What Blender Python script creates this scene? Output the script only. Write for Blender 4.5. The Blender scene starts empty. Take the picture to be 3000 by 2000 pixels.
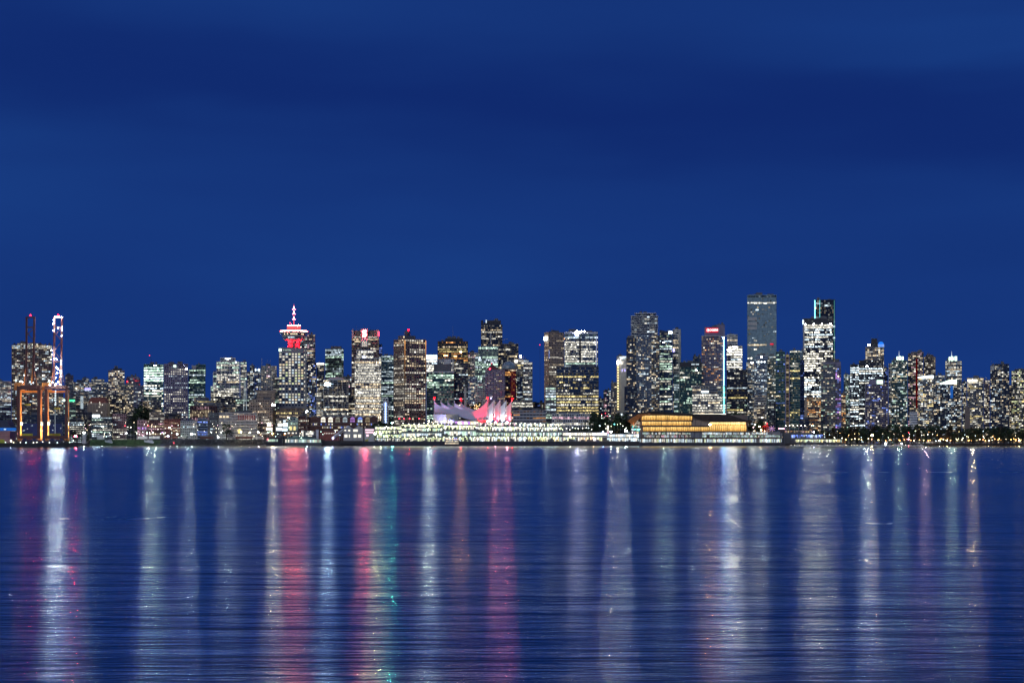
import bpy, math, random
from mathutils import Vector, Matrix
R = random.Random(11)
C = bpy.context.scene.collection
scn = bpy.context.scene
F = 6000.0      # focal length measured in photo pixels (3000 wide)
HY = 1295.0     # horizon row
CZ = 5.5        # camera height over the water, metres
G = 3.6         # land level
PI = math.pi

# ------------------------------------------------------------------ camera
cam = bpy.data.cameras.new('camera'); co = bpy.data.objects.new('camera', cam); C.objects.link(co)
co.location = (0, 0, CZ); co.rotation_euler = (PI/2, 0, 0)
cam.sensor_width = 36; cam.lens = 36*F/3000
cam.shift_y = (HY-1000)/3000
cam.clip_start = 0.5; cam.clip_end = 60000
scn.camera = co
# ------------------------------------------------------------------ view and sampling
scn.render.engine = 'CYCLES'
scn.view_settings.view_transform = 'Standard'; scn.view_settings.look = 'None'
scn.view_settings.exposure = 0; scn.view_settings.gamma = 1
scn.view_settings.use_curve_mapping = False
cy = scn.cycles
cy.use_denoising = True
cy.max_bounces = 5; cy.glossy_bounces = 3; cy.diffuse_bounces = 2; cy.transmission_bounces = 3
cy.sample_clamp_indirect = 6; cy.sample_clamp_direct = 150; cy.blur_glossy = 0.0
cy.use_light_tree = False; cy.use_adaptive_sampling = False
# ------------------------------------------------------------------ sky (deep blue hour, thin cloud bands)
w = bpy.data.worlds.new('World'); scn.world = w; w.use_nodes = True; w.cycles.sampling_method = 'NONE'
nt = w.node_tree; nt.nodes.clear()
def N(t, ty, **k):
    n = t.nodes.new(ty)
    for a, b in k.items():
        if a.startswith('i_'): n.inputs[a[2:].replace('_', ' ')].default_value = b
        else: setattr(n, a, b)
    return n
sky = N(nt, 'ShaderNodeTexSky', sky_type='NISHITA', sun_disc=False)
sky.sun_elevation = math.radians(2.0); sky.sun_rotation = math.radians(200); sky.altitude = 50
sky.air_density = 1.0; sky.dust_density = 0.3; sky.ozone_density = 6.0
tc = N(nt, 'ShaderNodeTexCoord')
sep = N(nt, 'ShaderNodeSeparateXYZ'); nt.links.new(tc.outputs['Generated'], sep.inputs[0])
mp = N(nt, 'ShaderNodeMapping'); mp.inputs['Scale'].default_value = (3.0, 3.0, 15.0); mp.inputs['Rotation'].default_value = (0, 0.16, 0)
nt.links.new(tc.outputs['Generated'], mp.inputs[0])
no = N(nt, 'ShaderNodeTexNoise'); no.inputs['Scale'].default_value = 1.15; no.inputs['Detail'].default_value = 3.5; no.inputs['Roughness'].default_value = .42
nt.links.new(mp.outputs[0], no.inputs[0])
cr = N(nt, 'ShaderNodeValToRGB'); e = cr.color_ramp.elements
e[0].position = .34; e[0].color = (.0074, .0350, .192, 1); e[1].position = .70; e[1].color = (.0092, .0460, .228, 1)
m_ = cr.color_ramp.elements.new(.52); m_.color = (.0082, .0390, .208, 1)
nt.links.new(no.outputs[0], cr.inputs[0])
# one long darker cloud band that slants down to the right
def MN(op, a, b=None):
    q = N(nt, 'ShaderNodeMath', operation=op)
    for k, v in ((0, a), (1, b)):
        if v is None: continue
        if isinstance(v, float): q.inputs[k].default_value = v
        else: nt.links.new(v, q.inputs[k])
    return q.outputs[0]
n2 = N(nt, 'ShaderNodeTexNoise'); n2.inputs['Scale'].default_value = 2.2; n2.inputs['Detail'].default_value = 3; n2.inputs['Roughness'].default_value = .45
nt.links.new(mp.outputs[0], n2.inputs[0])
d_ = MN('ADD', MN('ADD', sep.outputs[2], MN('MULTIPLY', sep.outputs[0], .070)), -.1650)
d_ = MN('ADD', d_, MN('MULTIPLY', MN('SUBTRACT', n2.outputs[0], .5), .05))
d_ = MN('DIVIDE', d_, .027)
band = MN('POWER', 2.718, MN('MULTIPLY', MN('MULTIPLY', d_, d_), -1.0))
mxc = N(nt, 'ShaderNodeMix', data_type='RGBA'); nt.links.new(MN('MULTIPLY', band, .8), mxc.inputs[0])
# thinner cloud lets more light through high on the right
dl = MN('DIVIDE', MN('ADD', MN('ADD', sep.outputs[2], -.183), MN('MULTIPLY', MN('SUBTRACT', n2.outputs[0], .5), .09)), .022)
bl = MN('POWER', 2.718, MN('MULTIPLY', MN('MULTIPLY', dl, dl), -1.0))
dx = N(nt, 'ShaderNodeMapRange'); dx.inputs['From Min'].default_value = .08; dx.inputs['From Max'].default_value = .2; nt.links.new(sep.outputs[0], dx.inputs[0])
mxl = N(nt, 'ShaderNodeMix', data_type='RGBA'); nt.links.new(MN('MULTIPLY', MN('MULTIPLY', bl, dx.outputs[0]), .32), mxl.inputs[0]); nt.links.new(cr.outputs[0], mxl.inputs[6]); mxl.inputs[7].default_value = (.0125, .070, .31, 1)
nt.links.new(mxl.outputs[2], mxc.inputs[6]); mxc.inputs[7].default_value = (.0048, .0215, .155, 1)
# the Nishita dusk sky gives the overall fall-off with height; the ramp gives the cloud tints
bwn = N(nt, 'ShaderNodeRGBToBW'); nt.links.new(sky.outputs[0], bwn.inputs[0])
mr = N(nt, 'ShaderNodeMapRange'); mr.inputs['From Min'].default_value = 0; mr.inputs['From Max'].default_value = 30
mr.inputs['To Min'].default_value = 0.9; mr.inputs['To Max'].default_value = 1.15
nt.links.new(bwn.outputs[0], mr.inputs[0])
vm = N(nt, 'ShaderNodeVectorMath', operation='SCALE'); nt.links.new(mxc.outputs[2], vm.inputs[0]); nt.links.new(mr.outputs[0], vm.inputs['Scale'])
bg = N(nt, 'ShaderNodeBackground'); bg.inputs['Strength'].default_value = 1.06
nt.links.new(vm.outputs[0], bg.inputs[0])
wo = N(nt, 'ShaderNodeOutputWorld'); nt.links.new(bg.outputs[0], wo.inputs[0])
# ------------------------------------------------------------------ last light of dusk, very soft, from behind the camera
sl = bpy.data.lights.new('dusk_light', 'SUN'); sl.energy = .85; sl.angle = math.radians(40); sl.color = (.86, .93, 1.0)
so = bpy.data.objects.new('dusk_light', sl); C.objects.link(so)
so.rotation_euler = (math.radians(62), 0, math.radians(-24))

# ------------------------------------------------------------------ materials
MATS = {}
def mat(name, col, rough=.7, metal=0, noise=.12, nscale=.25, spec=.5, bump=0):
    if name in MATS: return MATS[name]
    m = bpy.data.materials.new(name); m.use_nodes = True; t = m.node_tree
    b = t.nodes['Principled BSDF']
    b.inputs['Roughness'].default_value = rough; b.inputs['Metallic'].default_value = metal
    b.inputs['Specular IOR Level'].default_value = spec
    c = N(t, 'ShaderNodeTexCoord')
    n = N(t, 'ShaderNodeTexNoise'); n.inputs['Scale'].default_value = nscale; n.inputs['Detail'].default_value = 5; n.inputs['Roughness'].default_value = .65
    t.links.new(c.outputs['Object'], n.inputs[0])
    r = N(t, 'ShaderNodeValToRGB'); r.color_ramp.elements[0].position = .3; r.color_ramp.elements[1].position = .7
    r.color_ramp.elements[0].color = tuple(x*(1-noise*1.6) for x in col)+(1,)
    r.color_ramp.elements[1].color = tuple(min(1, x*(1+noise)) for x in col)+(1,)
    t.links.new(n.outputs[0], r.inputs[0]); t.links.new(r.outputs[0], b.inputs['Base Color'])
    if bump:
        bp = N(t, 'ShaderNodeBump'); bp.inputs['Strength'].default_value = bump; t.links.new(n.outputs[0], bp.inputs['Height']); t.links.new(bp.outputs[0], b.inputs['Normal'])
    MATS[name] = m; return m
def glow(name, col, s, sample=True):
    if name in MATS: return MATS[name]
    m = bpy.data.materials.new(name); m.use_nodes = True; t = m.node_tree; t.nodes.clear()
    e = N(t, 'ShaderNodeEmission'); e.inputs[0].default_value = tuple(col)+(1,); e.inputs[1].default_value = s*(2.6 if s >= 38 and sample else 1)
    o = N(t, 'ShaderNodeOutputMaterial'); t.links.new(e.outputs[0], o.inputs[0])
    if not sample: m.cycles.emission_sampling = 'NONE'
    MATS[name] = m; return m
WALL = {
 'white': mat('painted_panel', (.62, .62, .60)), 'light': mat('pale_concrete', (.42, .41, .38)), 'grey': mat('grey_concrete', (.24, .245, .25)),
 'dgrey': mat('dark_concrete', (.12, .12, .125)), 'dark': mat('dark_cladding', (.035, .035, .042)), 'navy': mat('navy_cladding', (.03, .045, .08)),
 'tan': mat('tan_stone', (.40, .30, .21)), 'brown': mat('brown_concrete', (.20, .15, .12)), 'brick': mat('red_brick', (.26, .075, .05), noise=.3),
 'dbrick': mat('dark_brick', (.11, .045, .035), noise=.3), 'pink': mat('pink_brick', (.42, .24, .23)), 'blue': mat('blue_grey_panel', (.20, .26, .34)),
 'teal': mat('green_spandrel', (.10, .19, .17)), 'mint': mat('pale_green_panel', (.34, .42, .36)), 'purple': mat('mauve_panel', (.22, .19, .26)),
 'aqua': mat('pale_teal_panel', (.22, .33, .36)),
 'orange': mat('crane_orange_paint', (.62, .20, .035), rough=.5, noise=.2), 'maroon': mat('crane_dark_paint', (.085, .02, .016), rough=.5),
}
GLASS = {
 'dark': mat('dark_glass', (.012, .014, .018), rough=.12, spec=.7, noise=.3), 'blue': mat('blue_glass', (.02, .04, .075), rough=.1, spec=.9, noise=.3),
 'green': mat('green_glass', (.014, .045, .038), rough=.1, spec=.8, noise=.3), 'grey': mat('grey_glass', (.06, .07, .08), rough=.15, spec=.8, noise=.3),
 'pale': mat('pale_glass', (.24, .33, .36), rough=.15, spec=.9, noise=.3), 'brown': mat('brown_glass', (.05, .035, .025), rough=.15, spec=.6, noise=.3),
}
# lit interiors: the colour of each pane comes from a stored attribute, with furniture, blinds and people as fine variation
m = bpy.data.materials.new('lit_window'); m.use_nodes = True; t = m.node_tree; t.nodes.clear()
at = N(t, 'ShaderNodeAttribute', attribute_name='lamp'); c = N(t, 'ShaderNodeTexCoord')
n1 = N(t, 'ShaderNodeTexNoise'); n1.inputs['Scale'].default_value = .9; n1.inputs['Detail'].default_value = 3
t.links.new(c.outputs['Object'], n1.inputs[0])
r_ = N(t, 'ShaderNodeMapRange'); r_.inputs['From Min'].default_value = .35; r_.inputs['From Max'].default_value = .62; r_.inputs['To Min'].default_value = .45; r_.inputs['To Max'].default_value = 1.25
t.links.new(n1.outputs[0], r_.inputs[0])
e = N(t, 'ShaderNodeEmission'); t.links.new(at.outputs['Color'], e.inputs[0]); t.links.new(r_.outputs[0], e.inputs[1])
o = N(t, 'ShaderNodeOutputMaterial'); t.links.new(e.outputs[0], o.inputs[0]); m.cycles.emission_sampling = 'NONE'
LIT = m; MATS['lit_window'] = m
PAL = dict(w=(1, .80, .52), c=(.74, .90, 1), g=(.72, 1, .80), y=(1, .80, .34), o=(1, .45, .14), n=(1, .95, .80), b=(.22, .34, 1), r=(1, .05, .08), k=(1, .6, .7), l=(.92, 1, .55), t=(.15, 1, .9), p=(.7, .35, 1))

# ------------------------------------------------------------------ mesh helpers
def mpp(D): return D/F
def X(px, D): return (px-1500)*D/F
def Z(py, D): return CZ+(HY-py)*D/F
def P(px, py, D): return Vector((X(px, D), D, Z(py, D)))
class MB:
    def __init__(s): s.v = []; s.f = []; s.c = []; s.hascol = False; s.mi = []
    def box(s, x0, x1, y0, y1, z0, z1):
        if x1 < x0: x0, x1 = x1, x0
        if y1 < y0: y0, y1 = y1, y0
        if z1 < z0: z0, z1 = z1, z0
        b = len(s.v)
        s.v += [(x0,y0,z0),(x1,y0,z0),(x1,y1,z0),(x0,y1,z0),(x0,y0,z1),(x1,y0,z1),(x1,y1,z1),(x0,y1,z1)]
        s.f += [(b,b+3,b+2,b+1),(b+4,b+5,b+6,b+7),(b,b+1,b+5,b+4),(b+1,b+2,b+6,b+5),(b+2,b+3,b+7,b+6),(b+3,b,b+4,b+7)]
        return s
    def obox(s, o, d, n, a0, a1, n0, n1, z0, z1):
        # box in the frame of a facade: o origin, d along, n outward
        b = len(s.v)
        for (a, q, z) in ((a0,n1,z0),(a1,n1,z0),(a1,n0,z0),(a0,n0,z0),(a0,n1,z1),(a1,n1,z1),(a1,n0,z1),(a0,n0,z1)):
            s.v.append((o[0]+d[0]*a+n[0]*q, o[1]+d[1]*a+n[1]*q, z))
        s.f += [(b,b+3,b+2,b+1),(b+4,b+5,b+6,b+7),(b,b+1,b+5,b+4),(b+1,b+2,b+6,b+5),(b+3,b,b+4,b+7)]
        return s
    def opane(s, o, d, n, a0, a1, q, z0, z1, col):
        b = len(s.v); s.hascol = True
        for (a, z) in ((a0,z0),(a1,z0),(a1,z1),(a0,z1)):
            s.v.append((o[0]+d[0]*a+n[0]*q, o[1]+d[1]*a+n[1]*q, z))
        s.f.append((b,b+1,b+2,b+3)); s.c += [tuple(col)]*4 if not isinstance(col, list) or not isinstance(col[0], (tuple, list)) else [tuple(q) for q in col]
        return s
    def quad(s, *p):
        b = len(s.v); s.v += [tuple(q) for q in p]; s.f.append(tuple(range(b, b+len(p)))); return s
    def bar(s, p, q, r, n=4, r2=None):
        p = Vector(p); q = Vector(q); d = (q-p)
        if d.length < 1e-6: return s
        d.normalize(); u = d.orthogonal().normalized(); 
        if abs(d.z) > .9: u = Vector((1,0,0)); u = (u-d*u.dot(d)).normalized()
        elif n == 4: u = Vector((0,0,1)); u = (u-d*u.dot(d)).normalized()
        v = d.cross(u); b = len(s.v); r2 = r if r2 is None else r2
        for (c0, rr) in ((p, r), (q, r2)):
            for k in range(n):
                a = 2*PI*(k+.5)/n; s.v.append(tuple(c0+(u*math.cos(a)+v*math.sin(a))*rr))
        for k in range(n):
            j = (k+1) % n; s.f.append((b+k, b+j, b+n+j, b+n+k))
        s.f.append(tuple(range(b+n-1, b-1, -1))); s.f.append(tuple(range(b+n, b+2*n)))
        return s
    def lathe(s, cx, cyy, prof, n=24):
        b = len(s.v)
        for (r, z) in prof:
            for k in range(n):
                a = 2*PI*k/n; s.v.append((cx+r*math.cos(a), cyy+r*math.sin(a), z))
        for i in range(len(prof)-1):
            for k in range(n):
                j = (k+1) % n; s.f.append((b+i*n+k, b+i*n+j, b+(i+1)*n+j, b+(i+1)*n+k))
        s.f.append(tuple(range(b+n-1, b-1, -1))); t0 = b+(len(prof)-1)*n; s.f.append(tuple(range(t0, t0+n)))
        return s
    def ball(s, p, r, n=6):
        return s.lathe(p[0], p[1], [(r*math.cos(a)+.001, p[2]+r*math.sin(a)) for a in [-PI/2+PI*k/3 for k in range(4)]], 5)
    def prism(s, pts, y0, y1):
        # extrude an outline given as (x, z) along y
        b = len(s.v); n = len(pts)
        for y in (y0, y1):
            for (x, z) in pts: s.v.append((x, y, z))
        s.f.append(tuple(range(b, b+n))); s.f.append(tuple(range(b+2*n-1, b+n-1, -1)))
        for k in range(n):
            j = (k+1) % n; s.f.append((b+j, b+k, b+n+k, b+n+j))
        return s
    def build(s, name, material, parent=None, world=True, kind=None, smooth=False):
        if not s.v: return None
        off = Vector(parent.location) if (parent is not None and world) else Vector((0,0,0))
        # world coordinates are stored relative to the unrotated parent
        me = bpy.data.meshes.new(name)
        vv = [(a-off.x, b-off.y, c-off.z) for a, b, c in s.v] if world else s.v
        me.from_pydata(vv, [], s.f); me.materials.append(material)
        if s.hascol:
            a = me.attributes.new('lamp', 'FLOAT_COLOR', 'POINT')
            flat = []
            for q in s.c: flat += [q[0], q[1], q[2], 1]
            a.data.foreach_set('color', flat)
        if smooth: me.polygons.foreach_set('use_smooth', [True]*len(me.polygons))
        me.update()
        o = bpy.data.objects.new(name, me); C.objects.link(o)
        if parent is not None: o.parent = parent
        if kind: o['kind'] = kind
        return o
def thing(name, label, cat, loc, rotz=0, group=None):
    o = bpy.data.objects.new(name, None); C.objects.link(o); o.location = loc; o.rotation_euler = (0, 0, rotz)
    o.empty_display_size = .1
    o['label'] = label; o['category'] = cat
    if group: o['group'] = group
    return o
def tag(o, label, cat, group=None):
    o['label'] = label; o['category'] = cat
    if group: o['group'] = group
    return o
def struct(name, mb, m): return mb.build(name, m, None, kind='structure')
def copy_tree(o, parent=None):
    c = o.copy(); C.objects.link(c); c.parent = parent
    for ch in o.children: copy_tree(ch, c)
    return c
def text_mesh(txt, size, depth=.3, bold=0):
    cu = bpy.data.curves.new('lettering', 'FONT'); cu.body = txt; cu.size = size; cu.extrude = depth; cu.offset = bold
    cu.align_x = 'CENTER'; cu.align_y = 'CENTER'
    ob = bpy.data.objects.new('tmp', cu); C.objects.link(ob)
    dg = bpy.context.evaluated_depsgraph_get(); me = bpy.data.meshes.new_from_object(ob.evaluated_get(dg))
    bpy.data.objects.remove(ob); return me
def letters(txt, px, py, D, hpx, material, parent, bold=0, name='lettering', sx=1.0):
    me = text_mesh(txt, hpx*mpp(D)/.7, .15, bold); me.materials.clear(); me.materials.append(material); me.name = name
    # mesh lies in xy: turn it upright
    me.transform(Matrix.Rotation(PI/2, 4, 'X') @ Matrix.Diagonal((sx, 1, 1, 1)))
    o = bpy.data.objects.new(name, me); C.objects.link(o); o.parent = parent
    p = P(px, py, D)
    if parent: o.matrix_parent_inverse = Matrix.Identity(4); pl = Vector(parent.location); q = p-pl; o.location = Matrix.Rotation(-parent.rotation_euler.z, 3, 'Z') @ q
    else: o.location = p
    return o

# ------------------------------------------------------------------ water and land
def water_mat():
    m = bpy.data.materials.new('inlet_water'); m.use_nodes = True; t = m.node_tree; t.nodes.clear(); L = t.links.new
    gl = N(t, 'ShaderNodeBsdfAnisotropic', distribution='BECKMANN'); gl.inputs['Color'].default_value = (.88, .95, 1, 1); gl.inputs['Anisotropy'].default_value = .36
    tg = N(t, 'ShaderNodeCombineXYZ'); tg.inputs[0].default_value = 1; L(tg.outputs[0], gl.inputs['Tangent'])
    df = N(t, 'ShaderNodeBsdfDiffuse'); df.inputs['Color'].default_value = (.001, .020, .075, 1)
    fr = N(t, 'ShaderNodeFresnel'); fr.inputs['IOR'].default_value = 1.333
    mx = N(t, 'ShaderNodeMixShader'); L(fr.outputs[0], mx.inputs[0]); L(df.outputs[0], mx.inputs[1]); L(gl.outputs[0], mx.inputs[2])
    o = N(t, 'ShaderNodeOutputMaterial'); L(mx.outputs[0], o.inputs[0])
    g = N(t, 'ShaderNodeNewGeometry')
    def noise(sx, sy, det, rg, off=0, rot=0):
        mp = N(t, 'ShaderNodeMapping'); mp.inputs['Scale'].default_value = (sx, sy, 1); mp.inputs['Location'].default_value = (off, off*.7, 0); mp.inputs['Rotation'].default_value = (0, 0, rot)
        L(g.outputs['Position'], mp.inputs[0]); n = N(t, 'ShaderNodeTexNoise'); n.inputs['Scale'].default_value = 1; n.inputs['Detail'].default_value = det
        n.inputs['Roughness'].default_value = rg; L(mp.outputs[0], n.inputs[0]); return n.outputs[0]
    def mul(x, k): q = N(t, 'ShaderNodeMath', operation='MULTIPLY'); L(x, q.inputs[0]); (L(k, q.inputs[1]) if not isinstance(k, float) else setattr(q.inputs[1], 'default_value', k)); return q.outputs[0]
    def add(x, y): q = N(t, 'ShaderNodeMath', operation='ADD'); L(x, q.inputs[0]); L(y, q.inputs[1]); return q.outputs[0]
    swell = noise(.075, .15, 2, .5); chop = noise(.62, 1.5, 4, .55, 31, .05); far = noise(.06, .22, 4, .55, 8, -.03)
    h = add(add(mul(swell, WV[0]), mul(chop, WV[1])), mul(far, WV[2]))
    sp = N(t, 'ShaderNodeSeparateXYZ'); L(g.outputs['Position'], sp.inputs[0])
    # wind-ruffled water near the camera, sheltered calm water towards the far shore, with a ragged edge between them
    lane = noise(.0012, .014, 4, .6, 12)
    dv = N(t, 'ShaderNodeMath', operation='DIVIDE'); L(sp.outputs[1], dv.inputs[0]); dv.inputs[1].default_value = 3000
    cm = N(t, 'ShaderNodeValToRGB'); e = cm.color_ramp.elements; cm.color_ramp.interpolation = 'EASE'
    e[0].position = .13; e[0].color = (1, 1, 1, 1); e[1].position = .95; e[1].color = (0, 0, 0, 1)
    for p_, v_ in ((.22, .72), (.40, .42), (.65, .15)): q = e.new(p_); q.color = (v_,)*3+(1,)
    L(dv.outputs[0], cm.inputs[0])
    st = N(t, 'ShaderNodeMapRange'); st.inputs['To Min'].default_value = .15; st.inputs['To Max'].default_value = 1; L(cm.outputs[0], st.inputs[0])
    rr = N(t, 'ShaderNodeMapRange'); rr.inputs['From Min'].default_value = .38; rr.inputs['From Max'].default_value = .62
    rr.inputs['To Min'].default_value = .9; rr.inputs['To Max'].default_value = 1.08; L(lane, rr.inputs[0])
    sh = N(t, 'ShaderNodeMapRange'); sh.inputs['To Min'].default_value = .15; sh.inputs['To Max'].default_value = .225; L(cm.outputs[0], sh.inputs[0])
    bp = N(t, 'ShaderNodeBump'); bp.inputs['Strength'].default_value = 1.0; L(st.outputs[0], bp.inputs['Distance'])
    L(h, bp.inputs['Height']); L(bp.outputs[0], gl.inputs['Normal']); L(bp.outputs[0], fr.inputs['Normal'])
    # small gusts: patches of finer and coarser ripples
    gu = noise(.12, .035, 7, .72, 5); gr = N(t, 'ShaderNodeMapRange'); gr.inputs['From Min'].default_value = .40; gr.inputs['From Max'].default_value = .60; gr.inputs['To Min'].default_value = .88; gr.inputs['To Max'].default_value = 1.13
    L(gu, gr.inputs[0]); rough_ = mul(mul(rr.outputs[0], sh.outputs[0]), gr.outputs[0]); L(rough_, gl.inputs['Roughness'])
    MATS['inlet_water'] = m; return m
WV = (.055, .066, .32)
wm = MB(); wm.quad((-9000,-300,0),(9000,-300,0),(9000,9000,0),(-9000,9000,0)); struct('water', wm, water_mat())
ground = mat('city_ground', (.06, .058, .055), rough=.9, nscale=.02); rock = mat('seawall_rock', (.05, .05, .05), rough=.9, noise=.5, nscale=.3, bump=.6)
seabed_wall = mat('dock_concrete', (.055, .055, .07), rough=.85, noise=.25)
land = MB(); land.box(-4000, 4000, 3032, 9000, -3, G)
struct('ground', land, ground)
# sloping rocky shore on the left, grass bank beside it
def slope(x0, x1, D0, D1, z0, z1, name, m, n=60, jag=.5):
    s = MB(); b = 0
    for i in range(n+1):
        px = x0+(x1-x0)*i/n
        j = R.uniform(-jag, jag)
        s.v += [(X(px, D0), D0+j*2, z0), (X(px, D0), (D0+D1)/2+j*3, (z0+z1)/2+j*.7), (X(px, D0), D1, z1)]
    for i in range(n):
        k = i*3; s.f += [(k, k+3, k+4, k+1), (k+1, k+4, k+5, k+2)]
    return struct(name, s, m)
grass = mat('bank_grass', (.05, .09, .03), rough=1, noise=.4, nscale=.3)
slope(262, 470, 3018, 3033, -.4, G+.05, 'grass_bank', grass)
slope(455, 800, 3014, 3033, -.4, G+.1, 'rock_bank', rock, 160, .9)
slope(2405, 3080, 3018, 3033, -.4, G+.02, 'shore_bank', rock, 160, .6)

# ------------------------------------------------------------------ facades
def facade(fr, lit, o, d, n, wd, z0, z1, s, rng, D, top_extra=0):
    fl = s['fl']; bay = s['bay']; nf = max(1, round((z1-z0)/fl)); nb = max(1, round(wd/bay)); fh = (z1-z0)/nf; bw = wd/nb
    sp = s['sp']; fin = s['fin']; pr = s.get('pr', .35)
    if sp > 0:
        for k in range(nf+1):
            za = z0+k*fh; zb = min(z1, za+sp*fh) if k < nf else z1+.9
            if k == nf: za = z1-.3
            fr.obox(o, d, n, 0, wd, -.05, pr, za, zb)
    if fin > 0:
        fs = s.get('fs', 1)
        for k in range(0, nb+1, fs):
            a = k*bw; hw = fin*bw*.5; hw *= (1.7 if fs > 1 else 1)
            fr.obox(o, d, n, max(0, a-hw), min(wd, a+hw), -.04, pr-.07, z0, z1)
    br = s['br']; pal = s['pal']; mode = s['mode']; bands = s.get('bands', ())
    for k in range(nf):
        za = z0+k*fh+sp*fh+.05; zb = z0+(k+1)*fh-.05
        py = HY-(.5*(za+zb)+G-CZ)*F/D
        frac = None
        for (ya, yb, fq) in bands:
            if ya <= py <= yb: frac = fq
        if frac is None:
            if mode == 'office':
                q = rng.random(); frac = s['p']*(.15 if q < .35 else (1 if q < .75 else 1.9))
            else: frac = s['p']*rng.uniform(.6, 1.4)
        fc = PAL[rng.choice(pal)]; on = rng.random() < frac; fb = rng.uniform(.7, 1.25)
        stay = .72 if mode == 'office' else .35
        for j in range(nb):
            if rng.random() > stay:
                on = rng.random() < frac
                if mode != 'office': fc = PAL[rng.choice(pal)]
            if not on and rng.random() > s.get('dim', .38): continue
            hw = fin*bw*.5 if fin > 0 else .06*bw
            a0 = j*bw+hw; a1 = (j+1)*bw-hw
            b = br*fb*math.exp(rng.gauss(-.15, .5))*(1 if on else rng.uniform(.06, .26)); zt = zb
            if rng.random() < .25: zt = za+(zb-za)*rng.uniform(.5, .8)
            zl = za
            if rng.random() < .3: zl = za+(zb-za)*rng.uniform(.15, .4)
            if zt <= zl+.3: zl = za
            lit.opane(o, d, n, a0, a1, .03, zl, zt, [x*b for x in fc])
DEF = dict(fl=3.4, bay=3.0, sp=.35, fin=.12, p=.4, pal='nnwc', br=.75, mode='office', wall='grey', glass='dark')
CORE = {}
def roof_kit(x0, x1, y0, y1, z, rng, mb):
    w_ = x1-x0; d_ = y1-y0
    for k in range(rng.randint(2, 4)):
        a = rng.uniform(x0+.1*w_, x0+.7*w_); b = a+rng.uniform(.08, .25)*w_; c = rng.uniform(y0+.15*d_, y0+.5*d_)
        mb.box(a, b, c, c+.25*d_, z, z+rng.uniform(1.5, 4.5))
    mb.box(x0+w_*.3, x0+w_*.3+.25, y0+.4*d_, y0+.4*d_+.25, z, z+rng.uniform(3, 8))
FOOT = []
def tower(name, label, blocks, D, st={}, corner=None, cat='building', dep=30, roof=True, yaw=0):
    """blocks: (x0, x1, ytop, [dy, depth, style overrides, ybottom]) in photo pixels at distance D; the first block is the main one"""
    rng = random.Random(hash_(label))
    s0 = dict(DEF); s0.update(st)
    b0 = blocks[0]; xs = [b[0] for b in blocks]+[b[1] for b in blocks]
    xc = corner if corner is not None else (b0[0]+b0[1])/2
    a = math.atan((xc-1500)/F); ca = math.cos(a); k = mpp(D)*ca
    root = thing(name, label, cat, (X(xc, D), D, G), -a)
    if corner is not None:
        th = math.radians(28) if corner-b0[0] < b0[1]-corner else math.radians(-28)
        root.rotation_euler.z = -a+th
    fr, lit = {}, MB()
    for bi, b in enumerate(blocks):
        x0, x1, yt = b[:3]; dy = b[3] if len(b) > 3 else 0; dp = b[4] if len(b) > 4 else dep
        s = dict(s0); s.update(b[5] if len(b) > 5 else {}); z1 = Z(yt, D)-G; z0 = (Z(b[6], D)-G) if len(b) > 6 else 0
        if corner is not None:
            if th > 0: lx0, lx1, dp = 0, (x1-xc)*k/math.cos(th), (xc-x0)*k/math.sin(th)
            else: lx0, lx1, dp = (x0-xc)*k/math.cos(th), 0, (x1-xc)*k/math.sin(-th)
        else: lx0, lx1 = (x0-xc)*k, (x1-xc)*k
        q = .12*bi   # keep faces of neighbouring blocks off one plane
        g = MB(); g.box(lx0+.35, lx1-.35, dy+q+.35, dy+dp-.1, z0, z1)
        g.build('wall' if s.get('blank') else 'glazing', WALL[s['wall']] if s.get('blank') else GLASS[s['glass']], root, world=False)
        if not s.get('blank'):
            f = fr.setdefault(s['wall'], MB())
            wd = lx1-lx0-.7
            facade(f, lit, (lx0+.35, dy+q+.35), (1, 0), (0, -1), wd, z0, z1, s, rng, D)
            facade(f, lit, (lx1-.35, dy+q+.35), (0, 1), (1, 0), dp-.6, z0, z1, s, rng, D)
            facade(f, lit, (lx0+.35, dy+dp-.25), (0, -1), (-1, 0), dp-.6, z0, z1, s, rng, D)
        rf = MB(); rf.box(lx0+.2, lx1-.2, dy+q+.2, dy+dp-.2, z1+.02, z1+.5); ro = rf.build('roof', WALL['dgrey'], root, world=False)
        if roof and (x1-x0) > 11:
            rk = MB(); roof_kit(lx0, lx1, dy, dy+dp, z1+.5, rng, rk); rk.build('roof_unit', WALL['dgrey'], ro, world=False, kind='stuff')
        FOOT.append((label, x0, x1, D+dy, D+dy+dp))
    for key, f in fr.items(): f.build('facade_frame', WALL[key], root, world=False, kind='stuff')
    if lit.v: lit.build('window', LIT, root, world=False, kind='stuff')
    root['k_'] = 0; del root['k_']
    return root
def hash_(s):
    h = 7
    for ch in s: h = (h*131+ord(ch)) % 1000003
    return h
def T(name, label, x0, x1, yt, D, **st):
    bl = st.pop('blocks', []); corner = st.pop('corner', None); dep = st.pop('dep', 30); roof = st.pop('roof', True); cat = st.pop('cat', 'building')
    return tower(name, label, [(x0, x1, yt)]+bl, D, st, corner, cat, dep, roof)
def part_box(parent, name, x0, x1, y0, y1, D, m, dp=1.0, dy=-.9):
    """a box piece in photo pixels on the front of a thing"""
    s = MB(); a = -parent.rotation_euler.z; k = mpp(D)
    # position on the rotated front plane
    p0 = parent.location; xc = 1500+p0.x*F/p0.y; ca = math.cos(math.atan((xc-1500)/F)); k *= ca
    s.box((x0-xc)*k, (x1-xc)*k, dy-dp, dy, Z(y1, D)-G, Z(y0, D)-G)
    return s.build(name, m, parent, world=False)
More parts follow.
